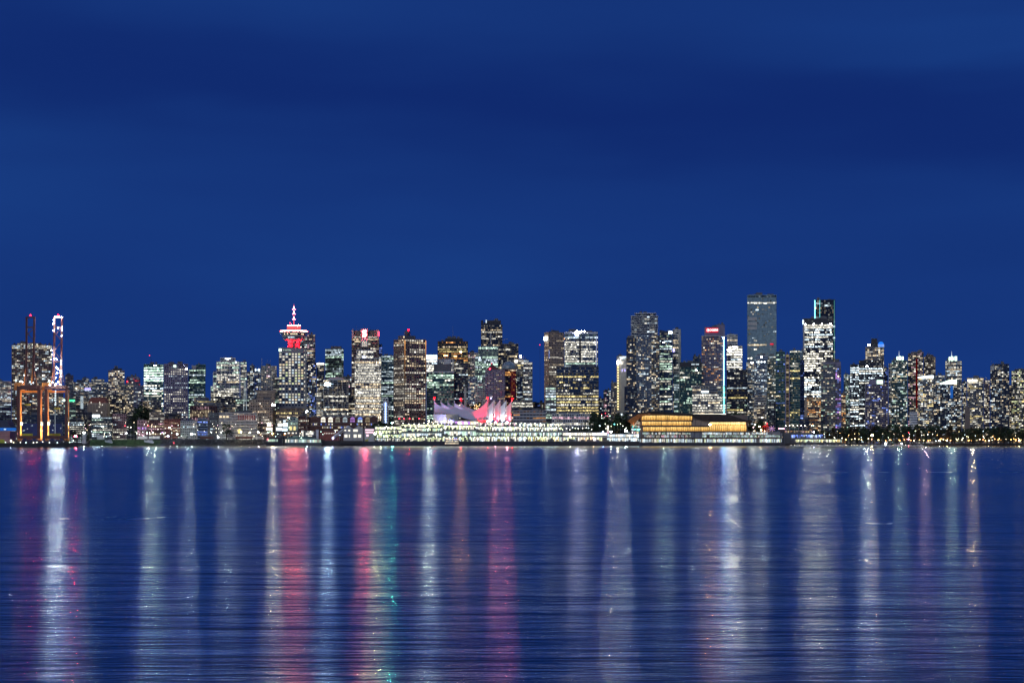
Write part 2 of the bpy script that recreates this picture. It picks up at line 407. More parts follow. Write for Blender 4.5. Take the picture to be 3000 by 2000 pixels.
# style shortcuts
RES = dict(fl=2.9, bay=2.2, sp=.30, fin=.16, p=.30, pal='nwwnc', br=.66, mode='resi')
OFF = dict(fl=3.7, bay=2.2, sp=.38, fin=.10, p=.5, pal='nnnw', br=.8, mode='office')
def S(base, **k): d = dict(base); d.update(k); return d

# ==================================================================== THE CITY, left to right
AT, OT, LB, HB = 'apartment_tower', 'office_tower', 'low_building', 'heritage_building'
T(AT, 'pale apartment block at the left edge behind the container crane', -40, 33, 1118, 3150, **S(RES, wall='light', p=.45, pal='nncw', br=.8))
T(LB, 'dark low office building with scattered lit windows at the far left edge', -40, 33, 1188, 3085, **S(OFF, wall='navy', p=.25, pal='cc', br=.7))
wood = T(AT, 'wide dark tower with planted roof terrace directly behind the container cranes', 34, 153, 1012, 3250, **S(RES, wall='brown', glass='dark', p=.24, pal='nnwcc', br=.95, bay=2.6, bands=[(1012, 1024, .8)], blocks=[(50, 112, 1006, 6, 18, dict(p=.9), 1012)]))
T(LB, 'low dark blue shed seen between the crane legs', 60, 190, 1216, 3090, **S(OFF, wall='navy', glass='blue', p=.12, pal='c', br=.6, sp=.5))
T(LB, 'mid-rise block with warm lit flats behind the crane portal', 56, 186, 1152, 3200, **S(RES, wall='dgrey', p=.33, pal='nwwc', br=.8))
T(AT, 'dark flat-topped block just right of the second crane', 191, 215, 1100, 3310, **S(RES, wall='blue', p=.1, br=.4))
T(AT, 'row of pale social housing blocks with many lit flats right of the cranes', 213, 318, 1120, 3350, **S(RES, wall='blue', p=.38, pal='nnwc', br=.7, blocks=[(240, 262, 1109, 4, 16), (267, 306, 1111, 5, 16)]))
gs = T(OT, 'dark building carrying a green lit roof sign right of the cranes', 186, 222, 1166, 3200, **S(OFF, wall='dgrey', glass='green', p=.3, pal='g', br=.5))
T(LB, 'dim grey concrete building with a tall lit banner on its front', 222, 260, 1150, 3232, **S(RES, wall='grey', p=.15, br=.6))
T(AT, 'brown residential tower with many yellow windows and a flat dark cap', 317, 365, 1086, 3285, **S(RES, wall='purple', p=.52, pal='nwwn', br=.85, bay=2.6, blocks=[(331, 358, 1079, 5, 14, dict(blank=1, wall='dark'), 1086)]))
T(AT, 'mauve apartment block with a sloping pale roof left of the green office', 369, 411, 1108, 3300, **S(RES, wall='purple', glass='blue', p=.16, pal='ncr', br=.6, blocks=[(372, 407, 1103, 3, 16, dict(blank=1, wall='purple'), 1108)]))
T(AT, 'grey flats with warm windows below the mauve block', 340, 392, 1128, 3240, **S(RES, wall='grey', p=.42, pal='wwn', br=.75))
T(AT, 'slim mauve tower with few lights beside the green office', 391, 421, 1130, 3236, **S(RES, wall='purple', glass='blue', p=.2, pal='nc', br=.7))
T(HB, 'dark sparkling mid-rise right of the domed brick hall', 313, 358, 1158, 3200, **S(RES, wall='dark', p=.35, pal='nw', br=.8))
T(LB, 'dark ribbed block in front of the domed brick hall', 245, 270, 1208, 3110, **S(OFF, wall='dark', p=.1, fin=.3, bay=1.6, sp=.1))
T(LB, 'black building with a loose grid of tiny white windows by the harbour signal', 198, 248, 1230, 3088, **S(OFF, wall='dark', p=.55, pal='cn', br=.9, fl=3.2, bay=2.4, sp=.5, fin=.3))
T(LB, 'harbour office with tight white window grid under a bright roof sign', 268, 329, 1222, 3100, **S(OFF, wall='dgrey', glass='green', p=.62, pal='cng', br=.95, fl=3.1, bay=2.3, sp=.38, fin=.28))
T(HB, 'pink brick warehouse with small square windows left of the white trains', 330, 373, 1214, 3130, **S(OFF, wall='pink', p=.22, pal='cn', fl=3.6, bay=2.8, sp=.5, fin=.4))
T(LB, 'dark gabled house behind the seawall lamps', 371, 400, 1214, 3122, **S(OFF, wall='dark', p=.08, sp=.6))
g1 = T(OT, 'wide office block with pale green lit floors from top to bottom', 421, 479, 1068, 3200, **S(OFF, wall='teal', glass='green', p=.75, pal='gnnc', br=2.4, fl=4.0, bay=2.4, sp=.42, fin=.06, bands=[(1068, 1072, 0), (1072, 1118, .92), (1118, 1178, .6)]))
T(OT, 'dark grid-fronted office slab with a lantern on its attic storey', 480, 551, 1067, 3190, **S(OFF, wall='purple', glass='dark', p=.3, pal='nnc', br=.8, fl=3.55, bay=3.4, sp=.5, fin=.42, bands=[(1067, 1078, 0), (1078, 1092, .7), (1172, 1180, .95), (1204, 1212, .9)]))
T(OT, 'green glass office with a dark blank corner right of the grid slab', 552, 602, 1082, 3215, **S(OFF, wall='teal', glass='green', p=.6, pal='gcg', br=1.0, fl=3.9, blocks=[(574, 603, 1068, 8, 20, dict(p=.05), 1100)]))
T(LB, 'small cream hall at the foot of the green office', 418, 439, 1176, 3130, **S(OFF, wall='tan', p=.7, pal='w', br=.6))
T(LB, 'dark narrow walk-up with rows of lamps below the grid slab', 440, 473, 1173, 3134, **S(OFF, wall='dgrey', p=.35, pal='nw'))
T(LB, 'beige low warehouse with a flat roof behind the brick row', 437, 482, 1209, 3080, **S(OFF, wall='tan', p=.3, pal='wn', br=.4, sp=.5))
T(LB, 'dark market hall under a pale shallow roof', 483, 530, 1214, 3084, **S(OFF, wall='dark', p=.12, sp=.5))
T(HB, 'narrow house with classical columns lit purple and pink', 402, 430, 1232, 3052, **S(OFF, wall='pink', p=.8, pal='pkkw', br=1.0, fl=5, bay=2.2, sp=.3, fin=.45))
T(HB, 'dark brick row house block left of the redder one', 431, 480, 1232, 3054, **S(OFF, wall='dbrick', p=.35, pal='nnwk', br=.9, fl=3.8, bay=2.8, sp=.5, fin=.4))
T(HB, 'red brick heritage block with scattered lit sash windows', 481, 528, 1229, 3056, **S(OFF, wall='brick', p=.32, pal='nw', br=.9, fl=3.8, bay=2.6, sp=.5, fin=.42))
T(HB, 'grey floodlit corner block with a pointed end on the waterfront', 529, 577, 1234, 3050, **S(OFF, wall='light', p=.2, pal='nc', br=1, fl=3.8, bay=3, sp=.5, fin=.4))
T(HB, 'pale block with balconies washed in blue light', 577.5, 609, 1227, 3058, **S(OFF, wall='blue', p=.5, pal='cbn', br=.9, fl=3.6))
T(HB, 'plain dark slab between the blue washed block and the long beige one', 610, 640, 1210, 3062, **S(OFF, wall='dgrey', p=.12, pal='c', sp=.55, fin=.5))
T(HB, 'long beige seven-storey warehouse with rows of narrow bay windows', 641, 754, 1210, 3055, **S(OFF, wall='light', p=.14, pal='nwn', br=.85, fl=4.1, bay=1.9, sp=.5, fin=.5, bands=[(1215, 1224, .1)]))
T(HB, 'tall tan stone office of many paired windows beside the long beige warehouse', 729, 800, 1172, 3100, **S(OFF, wall='tan', p=.4, pal='nnw', br=.95, fl=4.2, bay=2.5, sp=.45, fin=.42, dep=22))
T(HB, 'tan tower with heavy cornice rising behind the tall tan office', 753, 806, 1146, 3135, **S(OFF, wall='tan', p=.12, pal='w', br=.5, fl=4, bay=2, sp=.5, fin=.5, blocks=[(748, 811, 1144, -1, 30, dict(blank=1), 1148)]))
T(HB, 'dark red brick hall with tall lit strip windows between pilasters', 556, 637, 1190, 3105, **S(OFF, wall='dbrick', p=.5, pal='nwk', br=.55, fl=5.5, bay=2.4, sp=.15, fin=.5))
T(LB, 'rounded concrete terraces with a warm gold band above the dark red hall', 573, 652, 1182, 3150, **S(OFF, wall='grey', p=.1, pal='w', blocks=[(580, 632, 1174, 4, 20, dict(p=.9, pal='y', br=.5)), (622, 690, 1186, 8, 18), (568, 606, 1164, 10, 14)]))
T(OT, 'stepped silver tower with vertical white fins and a stepped crown', 634, 702, 1060, 3222, **S(OFF, wall='white', glass='grey', p=.42, pal='nngw', br=.9, fl=3.8, sp=.22, fin=.14, fs=3, pr=.5, bands=[(1060, 1070, .95), (1136, 1150, .7)], blocks=[(645, 690, 1049, 4, 20, dict(p=.6), 1060), (624, 636, 1092, 3, 22), (617, 636, 1132, 3, 20, dict(p=.7))]))
T(LB, 'podium with two bands of warm lights under the stepped silver tower', 617, 684, 1151, 3180, **S(OFF, wall='dark', p=.1, pal='n', br=1.2, fl=3, bands=[(1152, 1164, .98)]))
T(OT, 'narrow green-topped office with bright white floors beside the silver tower', 704, 723, 1061, 3226, **S(OFF, wall='light', p=.6, pal='ngn', br=1, fl=4.1))
T(AT, 'slim grey tower just left of the lit church spire', 724, 733, 1090, 3240, **S(RES, wall='grey', p=.3, pal='cn'))
T(AT, 'grid-fronted grey apartment tower with an antenna left of the crowned one', 732, 746, 1071, 3262, **S(RES, wall='grey', p=.5, pal='cnc', br=.8))
T(AT, 'blue-grey tower topped by small blue-white floodlights', 746.5, 764, 1083, 3266, **S(RES, wall='blue', p=.35, pal='cnb', br=.8))
T(AT, 'square pale apartment tower left of the revolving restaurant tower', 764.5, 811, 1073, 3262, **S(RES, wall='light', glass='blue', p=.3, pal='nwwk', br=.8, bay=2.8, sp=.42, fin=.34))
T(LB, 'dim cluster of low roofs left of the cornice tower', 690, 730, 1170, 3140, **S(OFF, wall='dgrey', p=.3, pal='ng', br=.6))
T(AT, 'dark narrow block left of the restaurant tower base', 800, 818, 1106, 3215, **S(RES, wall='dgrey', p=.3, pal='ng', br=.6))
# Harbour tower is built separately below
T(AT, 'balconied tower rising right behind the revolving restaurant', 900, 923, 981, 3262, **S(RES, wall='grey', glass='dark', p=.45, pal='wknc', br=.85, fl=3.1, sp=.4, fin=.05, pr=.9, blocks=[(879, 901, 986, 4, 22, dict(p=.3, wall='navy', pal='cnc'))]))
T(AT, 'slim blue glass apartment tower right of the restaurant tower', 898, 927, 1064, 3205, **S(RES, wall='blue', glass='blue', p=.38, pal='cwnb', br=.85))
T(AT, 'narrow tower with a white light line along its roof edge', 928, 951, 1066, 3242, **S(RES, wall='grey', p=.3, pal='nwc', br=.8, bands=[(1066, 1069, 1)]))
T(OT, 'tall dark glass office with a pale edge and a green lit floor', 952, 1007, 1022, 3235, corner=1001, **S(OFF, wall='teal', glass='dark', p=.2, pal='cg', br=.8, fin=.04, sp=.18, bands=[(1022, 1036, .5), (1036, 1046, .9), (1076, 1086, .8), (1094, 1100, .5)]))
T(LB, 'bright narrow stair tower left of the domed-roof glass office', 927, 942, 1150, 3172, **S(OFF, wall='light', p=.6, pal='nw', br=1.0))
dome_off = T(OT, 'dark glass office with white mullions under a shallow domed roof', 947, 1021, 1113, 3140, **S(OFF, wall='light', glass='dark', p=.33, pal='nnwc', br=.95, fl=3.3, bay=1.8, sp=.12, fin=.14, fs=4, pr=.4, bands=[(1160, 1166, .8), (1198, 1204, .95), (1209, 1214, .9)]))
T(LB, 'plain grey block between the domed-roof office and the white-lit slab', 1021, 1040, 1160, 3190, **S(OFF, wall='dgrey', p=.45, pal='nw', br=.7))
T(AT, 'distant flats filling the gap left of the red logo tower', 1004, 1030, 1104, 3320, **S(RES, wall='grey', p=.35, pal='ckn', br=.6))
sb = T(OT, 'brown stone bank tower with a red emblem on its crown', 1030, 1111, 985, 3226, **S(OFF, wall='brown', glass='dark', p=.35, pal='nwn', br=.9, fl=3.7, bands=[(985, 991, .9), (993, 1000, .95), (1000, 1050, .15)], dep=34, blocks=[(1030, 1111, 969, 2.5, 30, dict(blank=1, wall='brown'), 985), (1030, 1037, 966, -1, 10, dict(blank=1, wall='light'), 990), (1103, 1111, 966, -1, 10, dict(blank=1, wall='light'), 990)]))
T(OT, 'fully lit white office slab in front of the red emblem tower', 1039, 1117, 1050, 3132, **S(OFF, wall='white', glass='brown', p=.7, pal='nnnw', br=1.0, fl=4.15, bay=1.5, sp=.22, fin=.10, fs=5, bands=[(1066, 1074, 1), (1080, 1235, .93)], blocks=[(1044, 1094, 1027, 3, 24, dict(p=.5), 1050)]))
T(OT, 'thin glass shard with blue-white floors behind the white-lit slab', 1107, 1120, 1010, 3268, **S(OFF, wall='blue', glass='pale', p=.8, pal='cb', br=.7))
T(OT, 'blue-green glass office left of the brown ribbed tower', 1117, 1153, 1042, 3205, **S(OFF, wall='teal', glass='blue', p=.45, pal='cgc', br=.85, fl=3.4, bands=[(1128, 1150, .8)]))
T(HB, 'small white building with a vertical blue-lit window strip', 1121, 1138, 1167, 3125, **S(OFF, wall='white', p=.3, pal='bc', br=.8, fl=4, bay=4.5, sp=.3, fin=.4))
gran = T(OT, 'tall brown ribbed tower with glowing orange edges and a rooftop radome', 1153, 1248, 994, 3105, corner=1185, **S(OFF, wall='brown', glass='dark', p=.42, pal='nnnw', br=.95, fl=3.5, bay=4.0, sp=.34, fin=.30, pr=.7, bands=[(1001, 1005, .8), (1064, 1070, .8), (1090, 1096, .97), (1140, 1157, .92), (1160, 1185, .85)]))
T(OT, 'short office with a brilliant white finned crown right of the brown ribbed tower', 1249, 1281, 1041, 3245, **S(OFF, wall='white', glass='dark', p=.9, pal='cn', br=2.4, fl=3.8, bay=2.2, sp=.25, fin=.2, bands=[(1041, 1052, 1), (1052, 1085, .85)]))
T(OT, 'black office tower with bands of amber floors and a thin mast', 1282, 1371, 1001, 3290, **S(OFF, wall='dark', glass='dark', p=.3, pal='yywo', br=.85, fl=3.6, bay=2.2, sp=.42, fin=.16, bands=[(1001, 1012, .1), (1012, 1030, .85), (1040, 1045, .4), (1045, 1052, .9)], blocks=[(1304, 1356, 991, 4, 18, dict(blank=1, wall='dark'), 1001)]))
T(LB, 'white lit mechanical penthouse block below the black amber tower', 1283, 1330, 1054, 3225, **S(OFF, wall='white', p=.7, pal='cn', br=1.0, fin=.3, blocks=[(1300, 1322, 1052, -2, 10, dict(blank=1, wall='white'), 1066)]))
T(OT, 'green glass office block behind the white sails with few lower lights', 1250, 1330, 1090, 3140, **S(OFF, wall='teal', glass='green', p=.4, pal='gng', br=.95, fl=3.7, bay=2.8, sp=.3, fin=.05, bands=[(1096, 1135, .72), (1135, 1150, .35), (1150, 1192, .04), (1192, 1202, .8)], blocks=[(1270, 1324, 1067, 5, 20, dict(blank=1, wall='dgrey'), 1090)]))
T(OT, 'dark mixed block with one white column right of the green glass office', 1331, 1371, 1064, 3185, **S(OFF, wall='dgrey', glass='dark', p=.3, pal='nnc', br=.9, fl=3.4, blocks=[(1359, 1367, 1135, -3, 6, dict(blank=1, wall='white'), 1200)]))
T(AT, 'white checkered apartment tower behind the blue glass flats', 1371, 1401, 1034, 3310, **S(RES, wall='white', p=.3, pal='nwk', br=.8, sp=.38, fin=.3, bay=3))
T(AT, 'low blue glass flats rising over the sail roof', 1371, 1399, 1105, 3165, **S(RES, wall='blue', glass='blue', p=.28, pal='cnw', br=.7))
T(OT, 'tallest central tower with a dark crown and amber top floors', 1409, 1472, 952, 3330, **S(OFF, wall='navy', glass='dark', p=.35, pal='nnw', br=.9, fl=3.5, bands=[(952, 962, .15), (965, 972, .8), (980, 1000, .5)], blocks=[(1425, 1468, 939, 3, 20, dict(blank=1, wall='dark'), 952)]))
T(OT, 'vertically ribbed grey-green tower with bright white upper floors', 1401, 1459, 1016, 3250, **S(OFF, wall='mint', glass='dark', p=.35, pal='cgc', br=1.05, fl=3.7, bay=1.9, sp=.1, fin=.3, pr=.6, bands=[(1016, 1022, .8), (1022, 1042, .02), (1042, 1048, .95), (1052, 1064, .6), (1066, 1080, .85), (1095, 1108, .55)], blocks=[(1392, 1412, 1045, -3, 20, dict(p=.5, pal='cg'))]))
T(OT, 'black glass block with glinting edge right of the ribbed grey-green tower', 1460, 1519, 1008, 3275, **S(OFF, wall='dgrey', glass='dark', p=.18, pal='nw', br=.9, fl=3.6, sp=.2, bands=[(1024, 1032, .3), (1044, 1052, .3)]))
cath = T('hotel_tower', 'hexagonal white hotel tower of tiny square windows with a red-tipped pyramid roof', 1421, 1480, 1085, 3152, **S(RES, wall='purple', p=.10, pal='ny', br=.8, fl=3.0, bay=2.3, sp=.42, fin=.42))
T(LB, 'pale grid-fronted wing joined low on the left of the hexagonal hotel', 1392, 1420.5, 1125, 3158, **S(RES, wall='light', p=.22, pal='ngn', br=.7, fl=3.4, bay=3, sp=.42, fin=.36))
domt = T(OT, 'dark glass tower under a pale ribbed dome washed with red light', 1474, 1513, 1082, 3190, **S(OFF, wall='dbrick', glass='dark', p=.25, pal='wo', br=.8, fl=3.4, bay=2.6, sp=.2, fin=.14))
T(OT, 'cream tower with a bright corner lantern behind the dome', 1506, 1534, 1054, 3236, **S(OFF, wall='light', p=.55, pal='nyn', br=1.05, fl=3.8))
T(OT, 'dark blue slab in front of the cream lantern tower', 1514, 1532, 1105, 3205, **S(OFF, wall='navy', glass='blue', p=.35, pal='cn', br=.7))
T(OT, 'right-hand tower of the central group with white floors and a stepped top', 1533, 1560, 1062, 3218, **S(OFF, wall='light', glass='dark', p=.5, pal='cnn', br=1.0, fl=3.7, blocks=[(1533, 1549, 1055, 3, 18)]))
T(LB, 'low office wing with yellow strip floors right of the red sail', 1499, 1562, 1178, 3112, **S(OFF, wall='dgrey', p=.85, pal='yn', br=1.0, fl=4.6))
T(LB, 'distant dark low blocks with orange and blue specks between the two tall groups', 1558, 1600, 1180, 3320, **S(RES, wall='navy', p=.25, pal='oybn', br=.6))
T(LB, 'flat grey exhibition building right of the last sail', 1503, 1600, 1203, 3078, **S(OFF, wall='light', glass='grey', p=.25, pal='nwo', br=.7, fl=5, bay=5, sp=.55, dep=22))
T(OT, 'tan stone tower of square punched windows with a bright corner sign', 1594, 1653, 974, 3155, corner=1607, **S(OFF, wall='tan', glass='dark', p=.3, pal='wwn', br=.95, fl=3.7, bay=2.6, sp=.42, fin=.42, bands=[(1046, 1070, .8)]))
shaw = T(OT, 'wide glass tower with curved white parapet and three roof floodlights', 1653.5, 1752, 979, 3215, **S(OFF, wall='blue', glass='blue', p=.45, pal='nncg', br=1.0, fl=3.75, bay=2, sp=.3, fin=.06, bands=[(979, 986, 0), (1004, 1012, .95), (1020, 1032, .8), (1058, 1066, .95)], blocks=[(1653.5, 1752, 972, 2, 24, dict(blank=1, wall='white'), 984)]))
T(OT, 'green-white lit low wing left of the blue glass office block', 1598, 1629, 1135, 3116, **S(OFF, wall='grey', p=.6, pal='gc', br=.95, fl=4.1))
T(OT, 'dark blue glass office block with seven yellow lit floors', 1630, 1754, 1076, 3100, **S(OFF, wall='navy', glass='blue', p=.3, pal='yynn', br=.95, fl=4.2, bay=1.6, sp=.4, fin=.12, bands=[(1076, 1096, .03), (1096, 1106, .85), (1112, 1148, .18), (1148, 1206, .93)]))
T('hotel_podium', 'pale framed hotel podium with big square windows above the promenade', 1617, 1746, 1212, 3066, **S(OFF, wall='white', glass='grey', p=.6, pal='ncnk', br=.9, fl=4.4, bay=3.2, sp=.25, fin=.22))
T(AT, 'distant tower closing the street left of the tall white hotel', 1768, 1790, 1144, 3380, **S(RES, wall='navy', glass='blue', p=.4, pal='cnk', br=.7))
T(AT, 'lower distant block beside the street gap', 1753, 1768, 1168, 3360, **S(RES, wall='navy', p=.4, pal='cn', br=.6))
hy = T('hotel_tower', 'plain white slab hotel with a chain of golden lights down its edge', 1806, 1843, 1043, 3205, **S(RES, wall='light', glass='grey', blank=1, blocks=[(1790, 1807, 1121, 3, 24, dict(blank=0, p=.35, pal='wn', wall='grey'))]))
T(AT, 'tower with wavy white balconies rising behind the residential cluster', 1850, 1926, 926, 3310, **S(RES, wall='white', glass='dark', p=.12, pal='nc', br=.8, fl=3.4, bay=4, sp=.28, fin=.0, pr=1.6, blocks=[(1861, 1921, 918, 3, 22, {}, 926)]))
T(AT, 'broad grey-blue residential tower in three stepped bays', 1864, 1909, 982, 3180, **S(RES, wall='blue', glass='grey', p=.26, pal='wwnc', br=.8, fl=2.95, bay=2.4, sp=.26, fin=.14, blocks=[(1835, 1865, 990, 4, 22, dict(p=.25, wall='navy')), (1908, 1932, 984, 3, 24, dict(p=.4, wall='dgrey'))]))
T(AT, 'dark navy apartment block in front of the stepped residential tower', 1829, 1866, 1134, 3115, **S(RES, wall='navy', glass='dark', p=.12, pal='wnc', br=.8))
T(OT, 'blue glass office with slanted roofline and bright roof lamp', 1932, 1970, 975, 3204, **S(OFF, wall='navy', glass='blue', p=.5, pal='gcn', br=1.0, fl=3.9, bands=[(975, 992, .0), (1000, 1010, .6), (1010, 1100, .8), (1100, 1200, .3)]))
T(OT, 'white edged tower joined to the slanted blue office', 1970.5, 1995, 966, 3236, **S(OFF, wall='white', glass='dark', p=.5, pal='wnn', br=.9, fl=3.9, bands=[(966, 980, 0)], blocks=[(1987, 1995, 965, -3, 14, dict(blank=1, wall='light'))]))
T(OT, 'slim teal glass block wedged between the white edged tower and the green glass one', 1974, 1990, 1098, 3165, **S(OFF, wall='teal', glass='green', p=.4, pal='cg', br=.8))
T(OT, 'dark green glass office with a black crown and small white lettering', 1991, 2056, 1062, 3155, **S(OFF, wall='teal', glass='green', p=.3, pal='gng', br=.85, fl=3.6, bay=2, sp=.14, fin=.12, bands=[(1062, 1078, 0), (1085, 1096, .6), (1136, 1144, .5), (1180, 1190, .6)]))
T(LB, 'small navy box peeking over the dark green glass office', 2030, 2054, 1045, 3270, **S(OFF, wall='navy', glass='blue', p=.02))
rog = T(OT, 'broad grey tower with a red lit sign and a turquoise light line', 2055, 2124, 985, 3162, **S(RES, wall='purple', glass='grey', p=.25, pal='wwno', br=.85, fl=3.3, bay=2.3, sp=.42, fin=.14, dep=28, blocks=[(2063, 2111, 958, 4, 20, dict(blank=1, wall='purple'), 985), (2099, 2124, 951, 5.5, 22, dict(blank=1, wall='purple'), 985)]))
T(OT, 'wide pale office base of long horizontal white-lit floors', 2028, 2128, 1132, 3118, **S(OFF, wall='grey', glass='grey', p=.3, pal='nnw', br=.95, fl=4.0, bay=1.6, sp=.4, fin=.05, bands=[(1132, 1155, .15), (1172, 1215, .85)]))
T(OT, 'white blank-walled block behind the curved white-lit office', 2130, 2161, 981, 3290, **S(OFF, wall='white', glass='dark', p=0, fin=.2, bands=[(996, 1010, .7)]))
T(OT, 'curved office with brilliantly white lit floors right of the turquoise line', 2128.5, 2175, 1014, 3222, **S(OFF, wall='light', glass='dark', p=.8, pal='cnn', br=2.2, fl=3.9, bands=[(1014, 1019, .4), (1019, 1082, .93)]))
T(OT, 'dark stepped office in front of the curved white-lit one', 2129, 2190, 1084, 3150, **S(OFF, wall='dark', glass='dark', p=.3, pal='ygnc', br=.85, fl=3.8, bands=[(1130, 1142, .9), (1162, 1174, .8)]))
T(OT, 'tallest slab on the skyline with pale glass and a rooftop crane', 2189, 2275, 872, 3265, **S(OFF, wall='aqua', glass='pale', p=.12, dim=.10, pal='ncnw', br=1.0, fl=3.5, bay=2.6, sp=.28, fin=.10, bands=[(872, 882, 0), (882, 892, .85)], blocks=[(2189, 2275, 865, 3, 26, dict(p=0, glass='dark'), 874)]))
T(AT, 'grey-blue apartment tower at the foot of the tallest slab', 2186, 2210, 1062, 3200, **S(RES, wall='blue', glass='grey', p=.35, pal='ncw', br=.85))
T(OT, 'grey tower with a lit gable crest in front of the tallest slab', 2210, 2247, 1052, 3172, **S(RES, wall='blue', glass='dark', p=.35, pal='cnc', br=.95, fl=3.2, sp=.3, fin=.3, blocks=[(2213, 2250, 1042, 3, 14, dict(blank=1, wall='blue'), 1054)]))
T(AT, 'olive residential tower with lit top floors right of the gable-crested tower', 2248, 2273, 1044, 3192, **S(RES, wall='mint', glass='dark', p=.3, pal='nnwc', br=.8, bands=[(1044, 1066, .6)]))
T(LB, 'white-framed low block near the carnival lights', 2208, 2246, 1158, 3122, **S(OFF, wall='light', glass='brown', p=.3, pal='nw', br=.85, fl=3.6, blocks=[(2217, 2240, 1192, -2, 10, dict(wall='brown', p=.5))]))
T(LB, 'dark purple low block with a lit top row near the carnival', 2249, 2272, 1170, 3118, **S(OFF, wall='dark', p=.1, pal='cn', fl=3.5, bands=[(1170, 1177, 1)]))
T(OT, 'teal glass office with dim floors left of the thin brown column building', 2272.5, 2300, 1031, 3150, **S(OFF, wall='teal', glass='green', p=.1, pal='gwb', br=.7, fl=3.5, bands=[(1036, 1056, .4), (1180, 1200, .4)]))
T(OT, 'thin brown framed column building between two glass offices', 2301, 2313, 1039, 3136, **S(OFF, wall='tan', glass='brown', p=.3, pal='yw', br=.8, fl=3.7, bay=5.2, sp=.2, fin=.3))
T(OT, 'green-topped glass office with several long yellow floors', 2313.5, 2344, 1027, 3142, **S(OFF, wall='teal', glass='green', p=.06, pal='yn', br=.95, fl=3.7, bands=[(1027, 1034, .3), (1064, 1080, .7), (1084, 1093, 1), (1106, 1114, .95), (1206, 1218, .8)]))
T(OT, 'deep navy glass prism with almost no lights', 2344.5, 2357, 1056, 3160, **S(OFF, wall='navy', glass='blue', p=.05, pal='b'))
T(LB, 'black stepped base with no lights beside the trees', 2341, 2372, 1228, 3080, **S(OFF, wall='navy', glass='dark', p=0, dep=20))
T(AT, 'pale tower sliver behind the navy glass prism', 2344, 2357.5, 1028, 3290, **S(RES, wall='blue', glass='pale', p=.2, pal='c', br=.5))
wl_ = T(OT, 'tower of brilliant white office floors under a dark cap', 2352, 2440, 950, 3205, **S(OFF, wall='navy', glass='dark', p=.55, pal='nnnc', br=2.2, fl=3.75, bay=1.9, sp=.3, fin=.18, bands=[(950, 1040, .72), (1040, 1090, .8), (1090, 1130, .5), (1130, 1165, .75)], blocks=[(2352, 2440, 933, 2, 22, dict(blank=1, wall='dark'), 950), (2352, 2358, 938, -1, 8, dict(blank=1, wall='light'), 1030)]))
tl = T(OT, 'black glass tower edged with turquoise light lines behind the white-lit one', 2386, 2447, 879, 3262, **S(OFF, wall='navy', glass='dark', p=.12, pal='wnc', br=.8, fl=3.7, sp=.14, fin=.05, bands=[(930, 936, .6)]))
T(AT, 'brown and cream apartment block with amber windows at the park edge', 2357, 2405, 1164, 3122, **S(RES, wall='brown', p=.45, pal='wwo', br=.9, fl=3.1, blocks=[(2357, 2365, 1166, -2, 8, dict(blank=1, wall='tan'))]))
T(AT, 'grey lattice apartment tower with purple lit right-hand bays', 2405, 2447, 1066, 3158, **S(RES, wall='grey', glass='grey', p=.2, pal='wng', br=.75, bay=3.2, sp=.3, fin=.14, blocks=[(2447, 2464, 1073, 3, 22, dict(wall='purple', pal='nbbp', p=.4)), (2410, 2464, 1060, 5, 18, dict(blank=1, wall='purple'), 1073)]))
T(AT, 'brown narrow block with one warm column of windows', 2464.5, 2478, 1152, 3142, **S(RES, wall='brown', p=.5, pal='wo', br=.9))
T(AT, 'slim white-green tower left of the dark office with white dashes', 2472, 2490, 1098, 3205, **S(RES, wall='mint', glass='dark', p=.5, pal='gnc', br=.8))
T(OT, 'black office block with rows of short white window dashes', 2516, 2588, 1057, 3162, **S(OFF, wall='dark', glass='dark', p=.15, pal='ccn', br=2.6, fl=3.6, bay=1.8, sp=.42, fin=.36, bands=[(1057, 1076, .0), (1076, 1094, .97), (1094, 1124, .7), (1138, 1146, .5), (1168, 1190, .8), (1196, 1210, .8), (1240, 1250, .8)], blocks=[(2490, 2517, 1068, 2, 24, dict(p=.3))]))
T(AT, 'slim tower with a dark pointed top beside a blue lit crown', 2535, 2590, 1018, 3225, **S(RES, wall='grey', glass='dark', p=.4, pal='wwn', br=1.0, bay=2.8, blocks=[(2579, 2590, 1020, -3, 10, dict(p=.6, pal='wn'))]))
T(AT, 'mauve balconied apartment block with a bright white rooftop screen', 2536, 2601, 1126, 3118, **S(RES, wall='purple', glass='dark', p=.3, pal='wnnb', br=.85, pr=.9, blocks=[(2546, 2592, 1112, 4, 14, dict(blank=1, wall='purple'), 1128)]))
T(AT, 'narrow sliver tower with cream windows behind the mauve block', 2589, 2601, 1078, 3215, **S(RES, wall='navy', p=.5, pal='ynb', br=.8))
T(AT, 'greenish glass apartment tower with a small lit crown and short spire', 2612, 2659, 1056, 3160, **S(RES, wall='teal', glass='dark', p=.36, pal='nnwcg', br=.9, blocks=[(2603, 2614, 1065, 3, 20, dict(wall='light'))]))
T(AT, 'dark tower with a vertical deep red stripe', 2660, 2705, 1036, 3190, **S(RES, wall='dgrey', glass='dark', p=.38, pal='wwnk', br=.9, blocks=[(2669, 2706, 1032, 3, 16, dict(p=.2, wall='brown'), 1040)]))
T(AT, 'round-shouldered dark tower right of the red striped one', 2706, 2741, 1046, 3222, **S(RES, wall='brown', glass='dark', p=.28, pal='wnn', br=.85, blocks=[(2712, 2735, 1041, 3, 16, {}, 1046)]))
cr1 = T(AT, 'apartment tower under a curved brightly lit white crest', 2690, 2735, 1108, 3132, **S(RES, wall='grey', glass='dark', p=.42, pal='nwncy', br=.95, bands=[(1108, 1113, .9)]))
T(LB, 'blank white low block with faint horizontal lines by the park', 2664, 2688, 1208, 3085, **S(OFF, wall='white', glass='grey', p=0, sp=.7, fin=0, dep=18))
